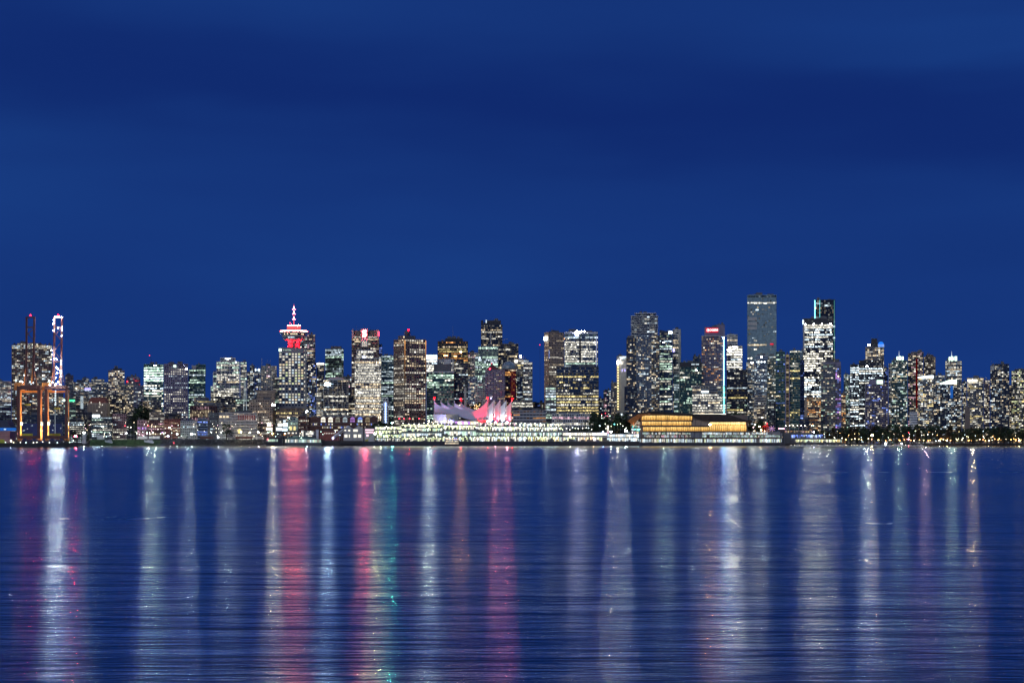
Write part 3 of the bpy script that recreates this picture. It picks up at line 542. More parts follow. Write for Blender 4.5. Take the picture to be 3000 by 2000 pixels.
T(AT, 'dim blue-grey apartment block between two crested towers', 2736, 2768, 1100, 3195, **S(RES, wall='blue', glass='dark', p=.42, pal='cnw', br=.85))
sp1 = T(AT, 'apartment tower with a glowing lantern crown and needle spire', 2769, 2818, 1058, 3186, **S(RES, wall='grey', glass='dark', p=.4, pal='nwnc', br=.95, bands=[(1064, 1070, .8)]))
cr2 = T(AT, 'tower with a rising green-white lit crest and a blue vertical strip', 2754, 2804, 1125, 3130, **S(RES, wall='navy', glass='dark', p=.36, pal='cnwc', br=.95, bands=[(1125, 1130, .6)]))
T(AT, 'slim block of stacked warm and cyan lights right of the spired tower', 2819, 2832, 1118, 3165, **S(RES, wall='navy', p=.6, pal='wnc', br=.8))
T(AT, 'broad apartment tower with a brilliant cream penthouse', 2833, 2882, 1108, 3150, **S(RES, wall='grey', glass='dark', p=.28, pal='nwny', br=.9, bands=[(1108, 1126, .97), (1128, 1146, .55)]))
T(LB, 'dim brown rounded column building before the cream penthouse tower', 2826, 2842, 1194, 3098, **S(OFF, wall='brown', blank=1, dep=12, roof=False))
T(AT, 'mid-height apartment block with a lattice of small windows', 2882.5, 2900, 1114, 3205, **S(RES, wall='purple', p=.5, pal='nwn', br=.8))
T(AT, 'tall dark blue tower with a white roof frame near the right edge', 2901, 2957, 1072, 3155, **S(RES, wall='navy', glass='dark', p=.3, pal='cnnw', br=.95, blocks=[(2901, 2913, 1071, -2, 10, dict(blank=1, wall='light'), 1085), (2914, 2956, 1067, 3, 16, dict(p=.1), 1074)]))
T(AT, 'distant low block in the gap near the right edge', 2954, 2966, 1130, 3320, **S(RES, wall='navy', p=.3, pal='wn', br=.7))
T(AT, 'rightmost tower with yellow-green stacked windows cut by the frame edge', 2963, 3040, 1087, 3175, **S(RES, wall='dgrey', glass='dark', p=.45, pal='nynl', br=.95, bands=[(1090, 1098, .95), (1112, 1118, .8)], blocks=[(2972, 3040, 1082, 3, 16, {}, 1087)]))

# ==================================================================== crowns, signs and roof pieces on the towers
def loc(parent, px, py, D, dy=0):
    """a photo position on the front plane of a tower, in the tower's own frame"""
    p0 = parent.location; xc = 1500+p0.x*F/p0.y; k = mpp(D)*math.cos(math.atan((xc-1500)/F))
    return Vector(((px-xc)*k, dy, Z(py, D)-G))
def lbox(mb, parent, x0, x1, y0, y1, D, dy0, dy1):
    a = loc(parent, x0, y1, D); b = loc(parent, x1, y0, D); mb.box(a.x, b.x, dy0, dy1, a.z, b.z); return mb
def lpiece(parent, name, x0, x1, y0, y1, D, m, dy0=-.8, dy1=-.4):
    return lbox(MB(), parent, x0, x1, y0, y1, D, dy0, dy1).build(name, m, parent, world=False)
def lball(parent, name, px, py, D, r, m, dy=-.8):
    p = loc(parent, px, py, D, dy)
    if name == 'floodlight' and r >= .5:
        MB().box(p.x-r*1.6, p.x+r*1.6, p.y+.02, p.y+.3, p.z-r, p.z+r).build('streak_light_housing', WALL['dark'], parent, world=False)
        return MB().quad((p.x-r*1.5, p.y-.05, p.z-r*.9), (p.x+r*1.5, p.y-.05, p.z-r*.9), (p.x+r*1.5, p.y-.05, p.z+r*.9), (p.x-r*1.5, p.y-.05, p.z+r*.9)).build(name, m, parent, world=False)
    return MB().ball(p, r).build(name, m, parent, world=False)
def lbar(parent, name, a, b, D, r, m, dy=-1, n=4, r2=None):
    return MB().bar(loc(parent, a[0], a[1], D, dy), loc(parent, b[0], b[1], D, dy), r, n, r2).build(name, m, parent, world=False)
def ltext(parent, txt, px, py, D, hpx, m, dy=-.9, bold=0, sx=1.0, name='lettering'):
    me = text_mesh(txt, hpx*mpp(D)/.7, .12, bold); me.materials.clear(); me.materials.append(m)
    me.transform(Matrix.Rotation(PI/2, 4, 'X') @ Matrix.Diagonal((sx, 1, 1, 1)))
    o = bpy.data.objects.new(name, me); C.objects.link(o); o.parent = parent; o.location = loc(parent, px, py, D, dy); return o
def GM(code, s, sample=True):
    if s < 38: sample = False; s = min(s, 14)
    c = PAL[code] if isinstance(code, str) else code
    return glow('lamp_%s_%s%s' % (code if isinstance(code, str) else 'x'.join('%d' % (v*100) for v in code), ('%g' % s).replace('.', 'p'), '' if sample else 'n'), c, s, sample)
RED = (1, .035, .07); REDP = (1, .0006, .0015); TURQ = (.25, .95, 1); VIO = (.45, .40, 1)
byl = {o['label']: o for o in bpy.data.objects if o.parent is None and 'label' in o}
def find(s):
    r = [o for l, o in byl.items() if s in l]; assert len(r) == 1, (s, len(r)); return r[0]

# green sign, banner, roof signs at the left
o = find('green lit roof sign'); lpiece(o, 'sign', 200, 219, 1170, 1176, 3200, GM('t' if 0 else (.1, 1, .45), 1.4)); lpiece(o, 'lamp', 185, 190, 1170, 1175, 3200, GM('g', 6))
o = find('tall lit banner'); lpiece(o, 'banner', 236, 244, 1160, 1197, 3232, GM('c', .55, False)); ltext(o, 'S', 240, 1176, 3232, 9, WALL['dgrey'], -1.0); 
o = find('row of pale social'); lpiece(o, 'sign', 248, 266, 1136, 1143, 3350, GM(VIO, 1.6)); 
o = find('bright roof sign'); lpiece(o, 'sign', 271, 292, 1215, 1221, 3100, GM('c', 26))
o = find('mauve apartment block with a sloping'); lball(o, 'beacon', 373, 1117, 3300, .9, GM(RED, 9))
o = find('lantern on its attic'); lpiece(o, 'sign', 508, 516, 1069, 1076, 3190, GM('g', 2.2))
for a, b, c in ((492, 502, 512), (521, 530, 540)):
    mb = MB(); mb.bar(loc(o, a, 1078, 3190, -1), loc(o, b, 1066, 3190, -1), .35); mb.bar(loc(o, b, 1066, 3190, -1), loc(o, c, 1078, 3190, -1), .35); mb.build('gable_truss', WALL['dbrick'], o, world=False)
o = find('wide office block with pale green'); lball(o, 'floodlight', 433, 1102, 3200, .8, GM('c', 420)); 
o = find('green glass office with a dark blank'); lpiece(o, 'blank_panel', 562, 574, 1070, 1084, 3215, WALL['light'], -.9, -.2)
o = find('and a stepped crown'); lpiece(o, 'light_line', 659, 676, 1049, 1050.5, 3222, GM('c', 5)); lpiece(o, 'light_line', 689, 693, 1058, 1064, 3222, GM('c', 2.5))
o = find('blue-white floodlights')
for px in (744, 748, 756, 759): lpiece(o, 'floodlight', px, px+2, 1080, 1086, 3266, GM('c', 5))
o = find('with an antenna left'); lbar(o, 'antenna', (762, 1072), (762, 1056), 3262, .4, GM('c', .8, False)) if 0 else None
o = find('square pale apartment tower'); lbar(o, 'antenna', (767, 1073), (767, 1048), 3262, .35, WALL['light'], 6)
for px in (783, 792): lbar(o, 'antenna', (px, 1073), (px, 1052), 3262, .2, WALL['grey'], 8)
o = find('narrow tower with a white light line'); lpiece(o, 'light_line', 928, 949, 1064, 1067, 3242, GM('n', 7), -1.2, 2)
o = find('tall dark glass office with a pale edge')
lbar(o, 'antenna', (994, 1022), (994, 1013), 3235, .3, WALL['grey'], 6)
o = find('shallow domed roof'); cx_ = loc(o, 985, 1113, 3140, 14)
dm = MB(); dm.lathe(cx_.x, cx_.y, [(13.5*math.cos(a), cx_.z+.8+4.2*math.sin(a)) for a in [PI/2*k/7 for k in range(8)]], 28); dm.build('dome', WALL['light'], o, world=False, smooth=True)
lpiece(o, 'floodlight', 952, 968, 1123.5, 1128.5, 3140, GM((.55, .78, 1), 130))
o = find('small white building with a vertical'); lpiece(o, 'light_strip', 1127, 1132, 1178, 1238, 3125, GM((.45, .62, 1), 2.0))
# red emblem tower
o = find('red emblem on its crown')
lpiece(o, 'sign_frame', 1057, 1078, 963, 1016, 3226, WALL['light'], -1.6, -.3)
lpiece(o, 'sign_panel', 1059, 1076, 965, 989, 3226, GM((1, .10, .10), .9), -2.0, -1.7)
# the S-shaped ribbon emblem
sb_ = MB(); pts = [(1072.5, 969.5), (1064.5, 969.5), (1063, 974), (1072, 979), (1070.5, 984), (1062.5, 984)]
for a, b in zip(pts, pts[1:]): sb_.bar(loc(o, a[0], a[1], 3226, -2.4), loc(o, b[0], b[1], 3226, -2.4), 1.25)
sb_.build('emblem', GM((1, .13, .18), 72), o, world=False)
for k in range(4):
    for j in range(3): lpiece(o, 'window', 1061+j*5, 1064.5+j*5, 1000+k*4, 1002.5+k*4, 3226, GM('n', .8, False), -1.9, -1.65)
lpiece(o, 'side_sign', 1109.2, 1111, 972, 984, 3226, GM(RED, 10), -2.4, -1.2)
for px, t_ in ((1043, 952), (1066, 950), (1069, 953), (1080, 952), (1084, 956), (1049, 960)): lbar(o, 'antenna', (px, 969), (px, t_), 3226, .22, WALL['dgrey'], 8)
o = find('fully lit white office slab'); lpiece(o, 'sign', 1062, 1070, 1043, 1049, 3132, GM((.6, .65, 1), 3.5), 2.4, 2.7)
# brown ribbed tower: orange edges, penthouse, radome with a red beacon
o = find('glowing orange edges')
lp = lambda n, x0, x1, y0, y1, z0_, z1_, m: lpiece(o, n, x0, x1, y0, y1, 3105, m, z0_, z1_)
k_ = 1/math.cos(math.radians(28))
def gbox(n, x0, x1, y0, y1, d0, d1, m):
    a = loc(o, x0, y1, 3105); b = loc(o, x1, y0, 3105); MB().box(a.x*k_, b.x*k_, d0, d1, a.z, b.z).build(n, m, o, world=False)
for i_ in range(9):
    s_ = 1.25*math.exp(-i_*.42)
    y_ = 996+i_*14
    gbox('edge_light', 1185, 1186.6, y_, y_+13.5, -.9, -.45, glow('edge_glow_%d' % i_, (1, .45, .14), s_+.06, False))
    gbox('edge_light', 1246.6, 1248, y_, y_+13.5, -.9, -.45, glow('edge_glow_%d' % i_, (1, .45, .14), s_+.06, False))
gbox('penthouse', 1186, 1222, 982, 993.6, 5, 22, WALL['dgrey']); gbox('lamp', 1186.5, 1188, 984, 989, 4, 4.6, GM('w', 2))
c_ = loc(o, 1204, 974, 3105, 12); MB().lathe(c_.x*k_, 12, [(4.5*math.cos(a)+.01, c_.z+4.5*math.sin(a)) for a in [-PI/2+PI*q/8 for q in range(9)]], 14).build('radome', WALL['dgrey'], o, world=False, smooth=True)
mb = MB()
for q in (-6, -3, 4, 6): mb.bar((c_.x*k_+q, 12, c_.z-6), (c_.x*k_+q, 12, c_.z+3+q*.2), .18)
mb.build('antenna', WALL['dgrey'], o, world=False, kind='stuff')
MB().ball((c_.x*k_+1.5, 10, c_.z+5), 1.0).build('beacon', GM(REDP, 60), o, world=False)
for px in (1170, 1183, 1200, 1228):
    r0 = thing('warning_lamp', 'red warning lamp on a thin pole at the foot of the brown ribbed tower', 'lamp', (X(px, 3060), 3060, G), 0, 'red warning lamps below the brown tower')
    MB().bar((0, 0, 0), (0, 0, Z(1227, 3060)-G), .18, 5).build('pole', WALL['grey'], r0, world=False); MB().ball((0, 0, Z(1226, 3060)-G), .75).build('lamp_head', GM(RED, 26), r0, world=False)
# brilliant finned crown
o = find('brilliant white finned crown')
for k in range(8): lpiece(o, 'crown_fin', 1249+k*4.2, 1250.6+k*4.2, 1040, 1052, 3245, GM('c', 4.5), -1.4, -.5)
o = find('black office tower with bands'); lbar(o, 'mast', (1327, 991), (1327, 953), 3290, .3, WALL['grey'], 10, 5, .12)
lpiece(o, 'amber_light', 1300, 1312, 1040, 1043, 3290, GM('o', 12)); lpiece(o, 'amber_light', 1330, 1338, 1042, 1044, 3290, GM('o', 16))
o = find('green glass office block behind'); 
lpiece(o, 'roof_beam', 1249, 1331, 1088, 1091, 3140, WALL['white'], -1.2, 1)
for yy in (1130, 1147, 1157, 1166): lpiece(o, 'ledge', 1281, 1329, yy, yy+1.3, 3140, WALL['mint'], -1.1, -.5)
o = find('tallest central tower'); lpiece(o, 'lit_notch', 1423, 1426, 937, 946, 3330, GM('c', 1.1), -1.2, -.6); lpiece(o, 'vertical_fin', 1436, 1439, 975, 1014, 3330, WALL['light'], -1.4, -.5)
lpiece(o, 'parapet', 1409, 1416, 938, 952, 3330, WALL['dark'], 3, 10)
o = find('hexagonal white hotel')
a0 = loc(o, 1427, 1085, 3152, 5); a1 = loc(o, 1474, 1085, 3152, 25); ap = loc(o, 1440, 1060, 3152, 14)
for (c1_, c2_, tip, nm, m_) in ((loc(o, 1424, 1085, 3152, 4), loc(o, 1466, 1085, 3152, 24), loc(o, 1440, 1064, 3152, 14), 'roof_pyramid', WALL['dbrick']),):
    mb = MB(); zz = c1_.z+.7
    A = (c1_.x, c1_.y, zz); B_ = (c2_.x, c1_.y, zz); Cc = (c2_.x, c2_.y, zz); Dd = (c1_.x, c2_.y, zz); mb.v = [A, B_, Cc, Dd, tuple(tip)]; mb.f = [(0,1,4), (1,2,4), (2,3,4), (3,0,4), (3,2,1,0)]; mb.build(nm, m_, o, world=False)
lball(o, 'beacon', 1435, 1080, 3152, 1.2, GM(RED, 16), 2); lball(o, 'beacon', 1440, 1063, 3152, .7, GM(RED, 4), 14); lball(o, 'roof_lamp', 1438, 1166, 3152, .8, GM((.6, .5, 1), 20), -1)
# dome
o = find('pale ribbed dome'); c_ = loc(o, 1491, 1082, 3190, 13); rr_ = 22*mpp(3190)
MB().lathe(c_.x, c_.y, [(rr_*math.cos(a), c_.z+.6+12.5*math.sin(a)) for a in [PI/2*k/7 for k in range(8)]], 24).build('dome', GLASS['pale'], o, world=False, smooth=True)
for k in range(16):
    a = 2*PI*k/16; mb = MB(); pr = None
    for q in range(7):
        t_ = PI/2*q/6; p = (c_.x+(rr_+.25)*math.cos(t_)*math.cos(a), c_.y+(rr_+.25)*math.cos(t_)*math.sin(a), c_.z+.6+12.8*math.sin(t_))
        if pr: mb.bar(pr, p, .2)
        pr = p
    mb.build('dome_rib', WALL['light'], o, world=False)
MB().lathe(c_.x, c_.y, [(rr_+.3, c_.z+5), (rr_+.3, c_.z+5.4)], 24).build('dome_ring', WALL['light'], o, world=False)
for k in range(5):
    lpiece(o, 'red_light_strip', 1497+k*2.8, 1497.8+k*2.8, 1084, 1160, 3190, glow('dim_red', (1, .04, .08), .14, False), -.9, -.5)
o = find('bright corner lantern'); lpiece(o, 'lantern', 1523, 1528, 1040, 1047, 3236, GM((.7, .75, 1), 22), -1.2, 1.5); lpiece(o, 'crown_light', 1508, 1516, 1054, 1062, 3236, GM('n', 3.4)); lbar(o, 'antenna', (1534, 1054), (1534, 1041), 3236, .3, WALL['dgrey'], 4)
def added_streak_light(lab, px, py, D, c, P_, w_=5, h_=3, dy=-1.0):  # adds a glowing panel where no lamp stands, to make a water streak
    o = find(lab); A_ = w_*h_*mpp(D)**2; lpiece(o, 'floodlight', px-w_/2, px+w_/2, py-h_/2, py+h_/2, D, glow('added_streak_light_%s_%d_%d' % (c, px, D), PAL[c] if isinstance(c, str) else c, P_*.62/A_), dy-.06, dy)
    lpiece(o, 'streak_light_housing', px-w_/2-.3, px+w_/2+.3, py-h_/2-.3, py+h_/2+.3, D, WALL['dark'], dy+.05, dy+.5)
added_streak_light('brilliant white finned crown', 1256, 1046, 3245, 'c', 5000, 9, 3, -1.6)
added_streak_light('black office tower with bands', 1350, 1031, 3290, 'o', 2000, 4, 2)
added_streak_light('wide office block with pale green', 455, 1070, 3200, 'g', 3800, 6, 2)
added_streak_light('black office block with rows', 2540, 1072, 3162, 'c', 3200, 5, 2)
added_streak_light('small lit crown and short spire', 2634, 1049, 3160, 'g', 1800, 4, 2.5, 3.5)
added_streak_light('curved brightly lit white crest', 2712, 1105, 3132, 'k', 1800, 8, 1.5, -1.8)
added_streak_light('glowing lantern crown', 2789, 1050, 3186, 'g', 1800, 5, 3, 3.5)
added_streak_light('brilliant cream penthouse', 2850, 1114, 3150, 'w', 2200, 9, 2, -1.0)
added_streak_light('dark grid-fronted office slab', 560-14, 1080, 3190, 'c', 1500, 4, 2)
added_streak_light('and a stepped crown', 668, 1051, 3222, 'c', 2200, 6, 2)
added_streak_light('black crown and small white', 2040, 1084, 3155, 'c', 1500, 4, 2)
added_streak_light('a turquoise light line', 2120.5, 990, 3162, 'b', 2400, 3, 4, -1.8)
added_streak_light('curved office with brilliantly', 2152, 1016, 3222, 'n', 4200, 8, 2)
added_streak_light('curved office with brilliantly', 2138, 1030, 3222, 'n', 2500, 5, 2)
added_streak_light('slanted roofline', 1945, 1003, 3204, 'g', 1500, 4, 2)
added_streak_light('black stepped' if 0 else 'lit gable crest', 2231, 1046, 3172, 'c', 1500, 4, 2)
# tan tower + glass tower signs and floods
o = find('bright corner sign'); 
mb = MB(); mb.obox((-1.2, 0), (-math.sin(math.radians(0)), 1), (-1, 0), 2, 12, 0, .6, Z(996, 3155)-G, Z(986, 3155)-G); mb.build('sign', GM('c', 10), o, world=False)
o.location.x += 0
lpiece(o, 'vertical_lettering', 1607.6, 1608.6, 1025, 1050, 3155, GM((.3, .4, 1), .8), -1.1, -.5)
o = find('three roof floodlights')
for px in (1690, 1702, 1712): lball(o, 'floodlight', px, 970.5, 3215, .85, GM('n', 60), 1.5)
lpiece(o, 'sign', 1686, 1694, 974, 982, 3215, GM((.55, .55, 1), 40)); lpiece(o, 'light_strip', 1746.5, 1748.5, 983, 1072, 3215, GM((.5, .55, 1), .5))
for px in (1665, 1653): lball(o, 'lamp', px, 992, 3215, .6, GM('o' if px == 1653 else 'w', 6))
lpiece(o, 'dark_recess', 1697, 1702, 984, 1060, 3215, WALL['dark'], -.9, -.3)
o = find('seven yellow lit floors')
for yy in (1083, 1091, 1099, 1107, 1115): lpiece(o, 'ledge', 1630, 1754, yy, yy+.9, 3100, WALL['blue'], -.95, -.45)
for px in (1670, 1688, 1706, 1725, 1743): lpiece(o, 'mullion', px, px+1, 1148, 1208, 3100, WALL['dark'], -1.0, -.5)
# white hotel
o = find('chain of golden lights')
for k in range(19): lball(o, 'lamp', 1810.5, 1061+k*7.6, 3205, .95, GM('y' if k else 'n', 3.4 if k else 260, True), -1.0)
ltext(o, 'HYATT', 1825, 1044.5+2, 3205, 4.2, GM('c', 1.8, False), -1.0, .1); ltext(o, 'REGENCY', 1825, 1050.5, 3205, 2.2, GM('c', 1.5, False), -1.0, .05)
lpiece(o, 'blue_light', 1822, 1824, 1081, 1088, 3205, GM(VIO, 2.2)); lpiece(o, 'blue_light', 1829, 1832, 1081, 1088, 3205, GM(VIO, 1.6)); lpiece(o, 'sign', 1819, 1823, 1212, 1216, 3205, GM('c', 3))
o = find('slanted roofline'); mb = MB(); p = loc(o, 1932, 975, 3204); q = loc(o, 1970, 975, 3204); z1 = loc(o, 0, 966, 3204).z; z2 = loc(o, 0, 973, 3204).z
mb.prism([(p.x, p.z+.6), (q.x, p.z+.6), (q.x, z2), (p.x, z1)], .4, 22); mb.build('slanted_roof', WALL['navy'], o, world=False)
lpiece(o, 'floodlight', 1959, 1969, 971, 977, 3204, GM('c', 30))
o = find('white edged tower joined'); lpiece(o, 'sign', 1971.5, 1976, 1022, 1030, 3236, GM(VIO, 4)); lpiece(o, 'dark_slot', 1973, 1980, 1045, 1075, 3236, WALL['navy'], -1, -.4)
o = find('black crown and small white'); lpiece(o, 'crown', 1991, 2056, 1061, 1074, 3155, WALL['dark'], -.9, -.5); ltext(o, 'nbbj  etro', 2037, 1067, 3155, 4, GM('n', 1.2, False), -1.2, .1) if 0 else None
for k in range(9):
    if k != 4: lpiece(o, 'lettering', 2026+k*2.5, 2027.3+k*2.5, 1065, 1069, 3155, GM('c', 1.3, False), -1.2, -.95)
# red sign tower
o = find('a turquoise light line')
lpiece(o, 'sign', 2068, 2104, 960, 973, 3162, GM((1, .015, .05), .85), 3.0, 3.6)
ltext(o, 'ROGERS', 2088.5, 966.5, 3162, 6.2, GM((1, .86, .86), 2.2, False), 2.8, .12, .92)
rg = MB(); cc = loc(o, 2073.5, 966.5, 3162, 2.8); n_ = 14
for k in range(n_):
    a = 2*PI*k/n_; b = 2*PI*(k+1)/n_; rg.bar((cc.x+1.5*math.cos(a), 2.75, cc.z+2.0*math.sin(a)), (cc.x+1.5*math.cos(b), 2.75, cc.z+2.0*math.sin(b)), .35)
rg.build('emblem', GM((1, .86, .86), 2.2, False), o, world=False)
lpiece(o, 'light_line', 2119.5, 2121.5, 992, 1130, 3162, GM((.30, .72, 1), 5.5), -1.6, -.8); 
lpiece(o, 'cornice', 2054, 2136, 983, 985.4, 3162, WALL['light'], -1.4, 1)
o = find('horizontal white-lit floors'); lpiece(o, 'light_line', 2119.5, 2121.5, 1132, 1211, 3118, GM((.2, .95, .9), 4.5), -1.6, -.8); lpiece(o, 'sign', 2054, 2076, 1144, 1150, 3118, GM('c', 2.2), -1, -.5)
lpiece(o, 'bottom_light', 2030, 2126, 1211.5, 1213.5, 3118, GM('n', 2.5), -1.4, -.5)
for px in (2133, 2138): lball(find('curved office with brilliantly'), 'floodlight', px, 1026, 3222, .6, GM('c', 400))
# tallest slab
o = find('tallest slab on the skyline')
mb = MB(); 
p1 = loc(o, 2192, 862, 3265, 14); p2 = loc(o, 2229, 857, 3265, 14); mb.bar(p1, p2, .45); mb.bar(loc(o, 2220, 866, 3265, 14), loc(o, 2219, 855, 3265, 14), .5); mb.bar(p2, loc(o, 2231, 860, 3265, 14), 1.1); mb.build('roof_crane', WALL['dgrey'], o, world=False)
for (x0, x1, y0, y1) in ((2191, 2217, 928, 940), (2191, 2218, 942, 954), (2191, 2217, 955, 966)): lpiece(o, 'blank_panel', x0, x1, y0+1, y1-1, 3265, WALL['light'], -1.0, -.45)
lpiece(o, 'red_window', 2256, 2266, 1006, 1010, 3265, GM(RED, .9, False)); lpiece(o, 'white_window', 2214, 2222, 906, 909, 3265, GM('c', 2.2, False))
o = find('lit gable crest')
for px in (2222, 2231, 2240): lball(o, 'floodlight', px, 1060, 3172, .7, GM('c', 22))
lball(o, 'floodlight', 2203, 1062, 3172, .9, GM('n', 60), -.8); lpiece(o, 'crest_beam', 2212, 2250, 1041, 1043, 3172, WALL['white'], 2, 6)
# turquoise edges
o = find('edged with turquoise'); lpiece(o, 'light_line', 2386, 2388.3, 879, 932, 3262, GM(TURQ, 3.4), -1.4, -.5); lpiece(o, 'light_line', 2401, 2402.3, 879, 930, 3262, GM(TURQ, 1.1), -1.4, -.5)
lpiece(o, 'light_line', 2443.6, 2444.6, 880, 1050, 3262, GM(TURQ, .45), -1.4, -.5)
o = find('brilliant white office floors'); lpiece(o, 'edge_lamp', 2351.5, 2353.5, 936, 950, 3205, GM('c', 3), -1.8, -1.0)
for k in range(4): lball(o, 'floodlight', 2360+k*24, 949, 3205, .5, GM('n', 760), -1.2)  # added row of lights on the cap edge, put there for the white streak
o = find('purple lit right-hand bays'); lball(o, 'lamp', 2456, 1102, 3158, .9, GM('w', 10), 2)
# dark pointed top and blue crown
o = find('dark pointed top'); a = loc(o, 2551, 1018, 3225); b = loc(o, 2573, 1018, 3225); c = loc(o, 2569, 991, 3225); d = loc(o, 2553, 991, 3225)
MB().prism([(a.x, a.z+.6), (b.x, b.z+.6), (c.x, c.z), (d.x, d.z)], 3, 18).build('pointed_top', WALL['dark'], o, world=False)
a = loc(o, 2581, 1019, 3225, 6); mb = MB().lathe(a.x, 6, [(4.6, a.z+.5), (4.6, a.z+5), (3.8, a.z+8), (2.2, a.z+9.6), (.3, a.z+10)], 12); mb.build('crown', glow('crown_blue', (.02, .22, 1), 1.1), o, world=False)
mb = MB()
for k in range(12):
    t_ = 2*PI*k/12; mb.bar((a.x+4.75*math.cos(t_), 6+4.75*math.sin(t_), a.z+.5), (a.x+4.75*math.cos(t_), 6+4.75*math.sin(t_), a.z+6), .16)
for h_ in (2, 4.4): mb.lathe(a.x, 6, [(4.85, a.z+h_), (4.85, a.z+h_+.3)], 12)
mb.build('crown_rib', GM('c', .9, False), o, world=False, kind='stuff')
lball(o, 'floodlight', 2546, 1010, 3225, 1.0, GM('c', 210), 3); lbar(o, 'antenna', (2572, 1005), (2571, 976), 3225, .22, WALL['dgrey'], 8)
o = find('bright white rooftop screen'); lpiece(o, 'screen', 2569, 2586, 1113, 1124, 3118, GM('g', 2.2), 3.0, 3.7)
o = find('small lit crown and short spire')
for k in range(3): lpiece(o, 'crown_lantern', 2627+k*7.5, 2632+k*7.5, 1043+abs(k-1), 1054, 3160, GM('g', 3.2), 4, 10)
lbar(o, 'spire', (2634, 1043), (2634, 1027), 3160, .5, GM('c', 1.2, False), 7, 5, .08)
o = find('deep red stripe'); lpiece(o, 'red_stripe', 2683, 2688, 1050, 1195, 3190, glow('stripe_red', (1, .02, .03), .07, False), -.9, -.5)
def crest(o, pts, D, m, nm='crest', th=3.0):
    mb = MB(); n = len(pts)
    for i in range(n-1):
        a = loc(o, pts[i][0], pts[i][1], D); b = loc(o, pts[i+1][0], pts[i+1][1], D); c = loc(o, pts[i+1][0], pts[i+1][2], D); d = loc(o, pts[i][0], pts[i][2], D)
        mb.prism([(d.x, d.z), (c.x, c.z), (b.x, b.z), (a.x, a.z)], -1.5, th)
    return mb.build(nm, m, o, world=False)
crest(find('curved brightly lit white crest'), [(2689+46*t_/8, 1104-4.5*math.sin(PI*.5*t_/8), 1107) for t_ in range(9)], 3132, GM('c', 3.2))
crest(find('green-white lit crest'), [(2754, 1121, 1125), (2764, 1119, 1125), (2774, 1115, 1125), (2784, 1112, 1124.6), (2803, 1112, 1124.6)], 3130, GM('g', 2.6))
lpiece(find('green-white lit crest'), 'blue_strip', 2784, 2792, 1130, 1166, 3130, glow('strip_blue', (.03, .20, .8), .5, False), -.9, -.45)
o = find('glowing lantern crown')
for k, (x0, x1, yt) in enumerate(((2780, 2783, 1045), (2785.5, 2792.5, 1043.5), (2797, 2803.5, 1043.5))): lpiece(o, 'crown_lantern', x0, x1, yt, 1056.5, 3186, GM('g', 3.4), 4, 12)
lbar(o, 'spire', (2788, 1043.5), (2788, 1028), 3186, .5, GM('c', 1.2, False), 7, 5, .08)
o = find('brilliant cream penthouse'); lpiece(o, 'roof_beam', 2831, 2893, 1106, 1107.2, 3150, WALL['light'], -3, 1)
lpiece(o, 'penthouse_light', 2835, 2863, 1111.5, 1117.5, 3150, GM('n', 3.0), -.9, -.5)
o = find('white roof frame'); lpiece(o, 'roof_panel', 2921, 2935, 1075, 1083, 3155, WALL['grey'], -1, -.4)
o = find('dim brown rounded column'); a = loc(o, 2834, 1194, 3098, 6); MB().lathe(a.x, 6, [(3.6*math.cos(q), a.z+2.8*math.sin(q)) for q in [PI/2*k/4 for k in range(5)]], 12).build('round_cap', WALL['brown'], o, world=False)

# domed brick hall
D_ = 3160; hall = thing('domed_hall', 'dark red brick hall with a barrel roof left of the sparkling mid-rise', 'building', (X(284, D_), D_, G), 0)
b = MB(); x0, x1 = X(257, D_), X(312, D_); b.box(x0, x1, D_, D_+26, G, Z(1180, D_)); b.build('wall', WALL['tan'], hall)
b = MB(); pts = []
for k in range(13):
    t_ = k/12; pts.append((X(258+53*t_, D_), Z(1180-17*min(1, 2.4*math.sin(PI*t_)), D_)))
b.prism(list(reversed(pts)), D_+.3, D_+25); b.build('barrel_roof', WALL['brick'], hall)
for k in range(12):
    MB().box(X(259+k*4.5, D_), X(261+k*4.5, D_), D_-.6, D_-.05, G, Z(1184, D_)).build('pilaster', WALL['brown'], hall)
for (px, py) in ((266, 1177), (291, 1177), (292, 1183), (299, 1184), (283, 1201), (290, 1190), (297, 1206)):
    MB().box(X(px, D_), X(px+2.4, D_), D_-.7, D_-.61 if 0 else D_-.1, Z(py+3, D_), Z(py, D_)).build('window', GM('n', 1.1, False), hall)
# lit church spire
D_ = 3130; sp_ = thing('church_spire', 'slender blue-white lit lattice spire in front of the silver tower', 'spire', (X(716, D_), D_, G))
cx0 = X(716, D_)
for s1, s2 in ((-1, -1), (1, -1), (-1, 1), (1, 1)):
    MB().bar((cx0+s1*4, D_+8+s2*4, G), (cx0+s1*.5, D_+8+s2*.5, Z(1115, D_)), .45, 4, .2).build('spire_leg', GM('c', .45, False), sp_)
for k in range(6):
    t_ = k/6; r_ = 4-3.4*t_; zz = G+(Z(1115, D_)-G)*t_+6*(k == 0)
    mb = MB()
    for (a, b) in (((-1, -1), (1, -1)), ((1, -1), (1, 1)), ((1, 1), (-1, 1)), ((-1, 1), (-1, -1))): mb.bar((cx0+a[0]*r_, D_+8+a[1]*r_, zz), (cx0+b[0]*r_, D_+8+b[1]*r_, zz+3), .22)
    mb.build('cross_brace', GM('c', .45, False), sp_)

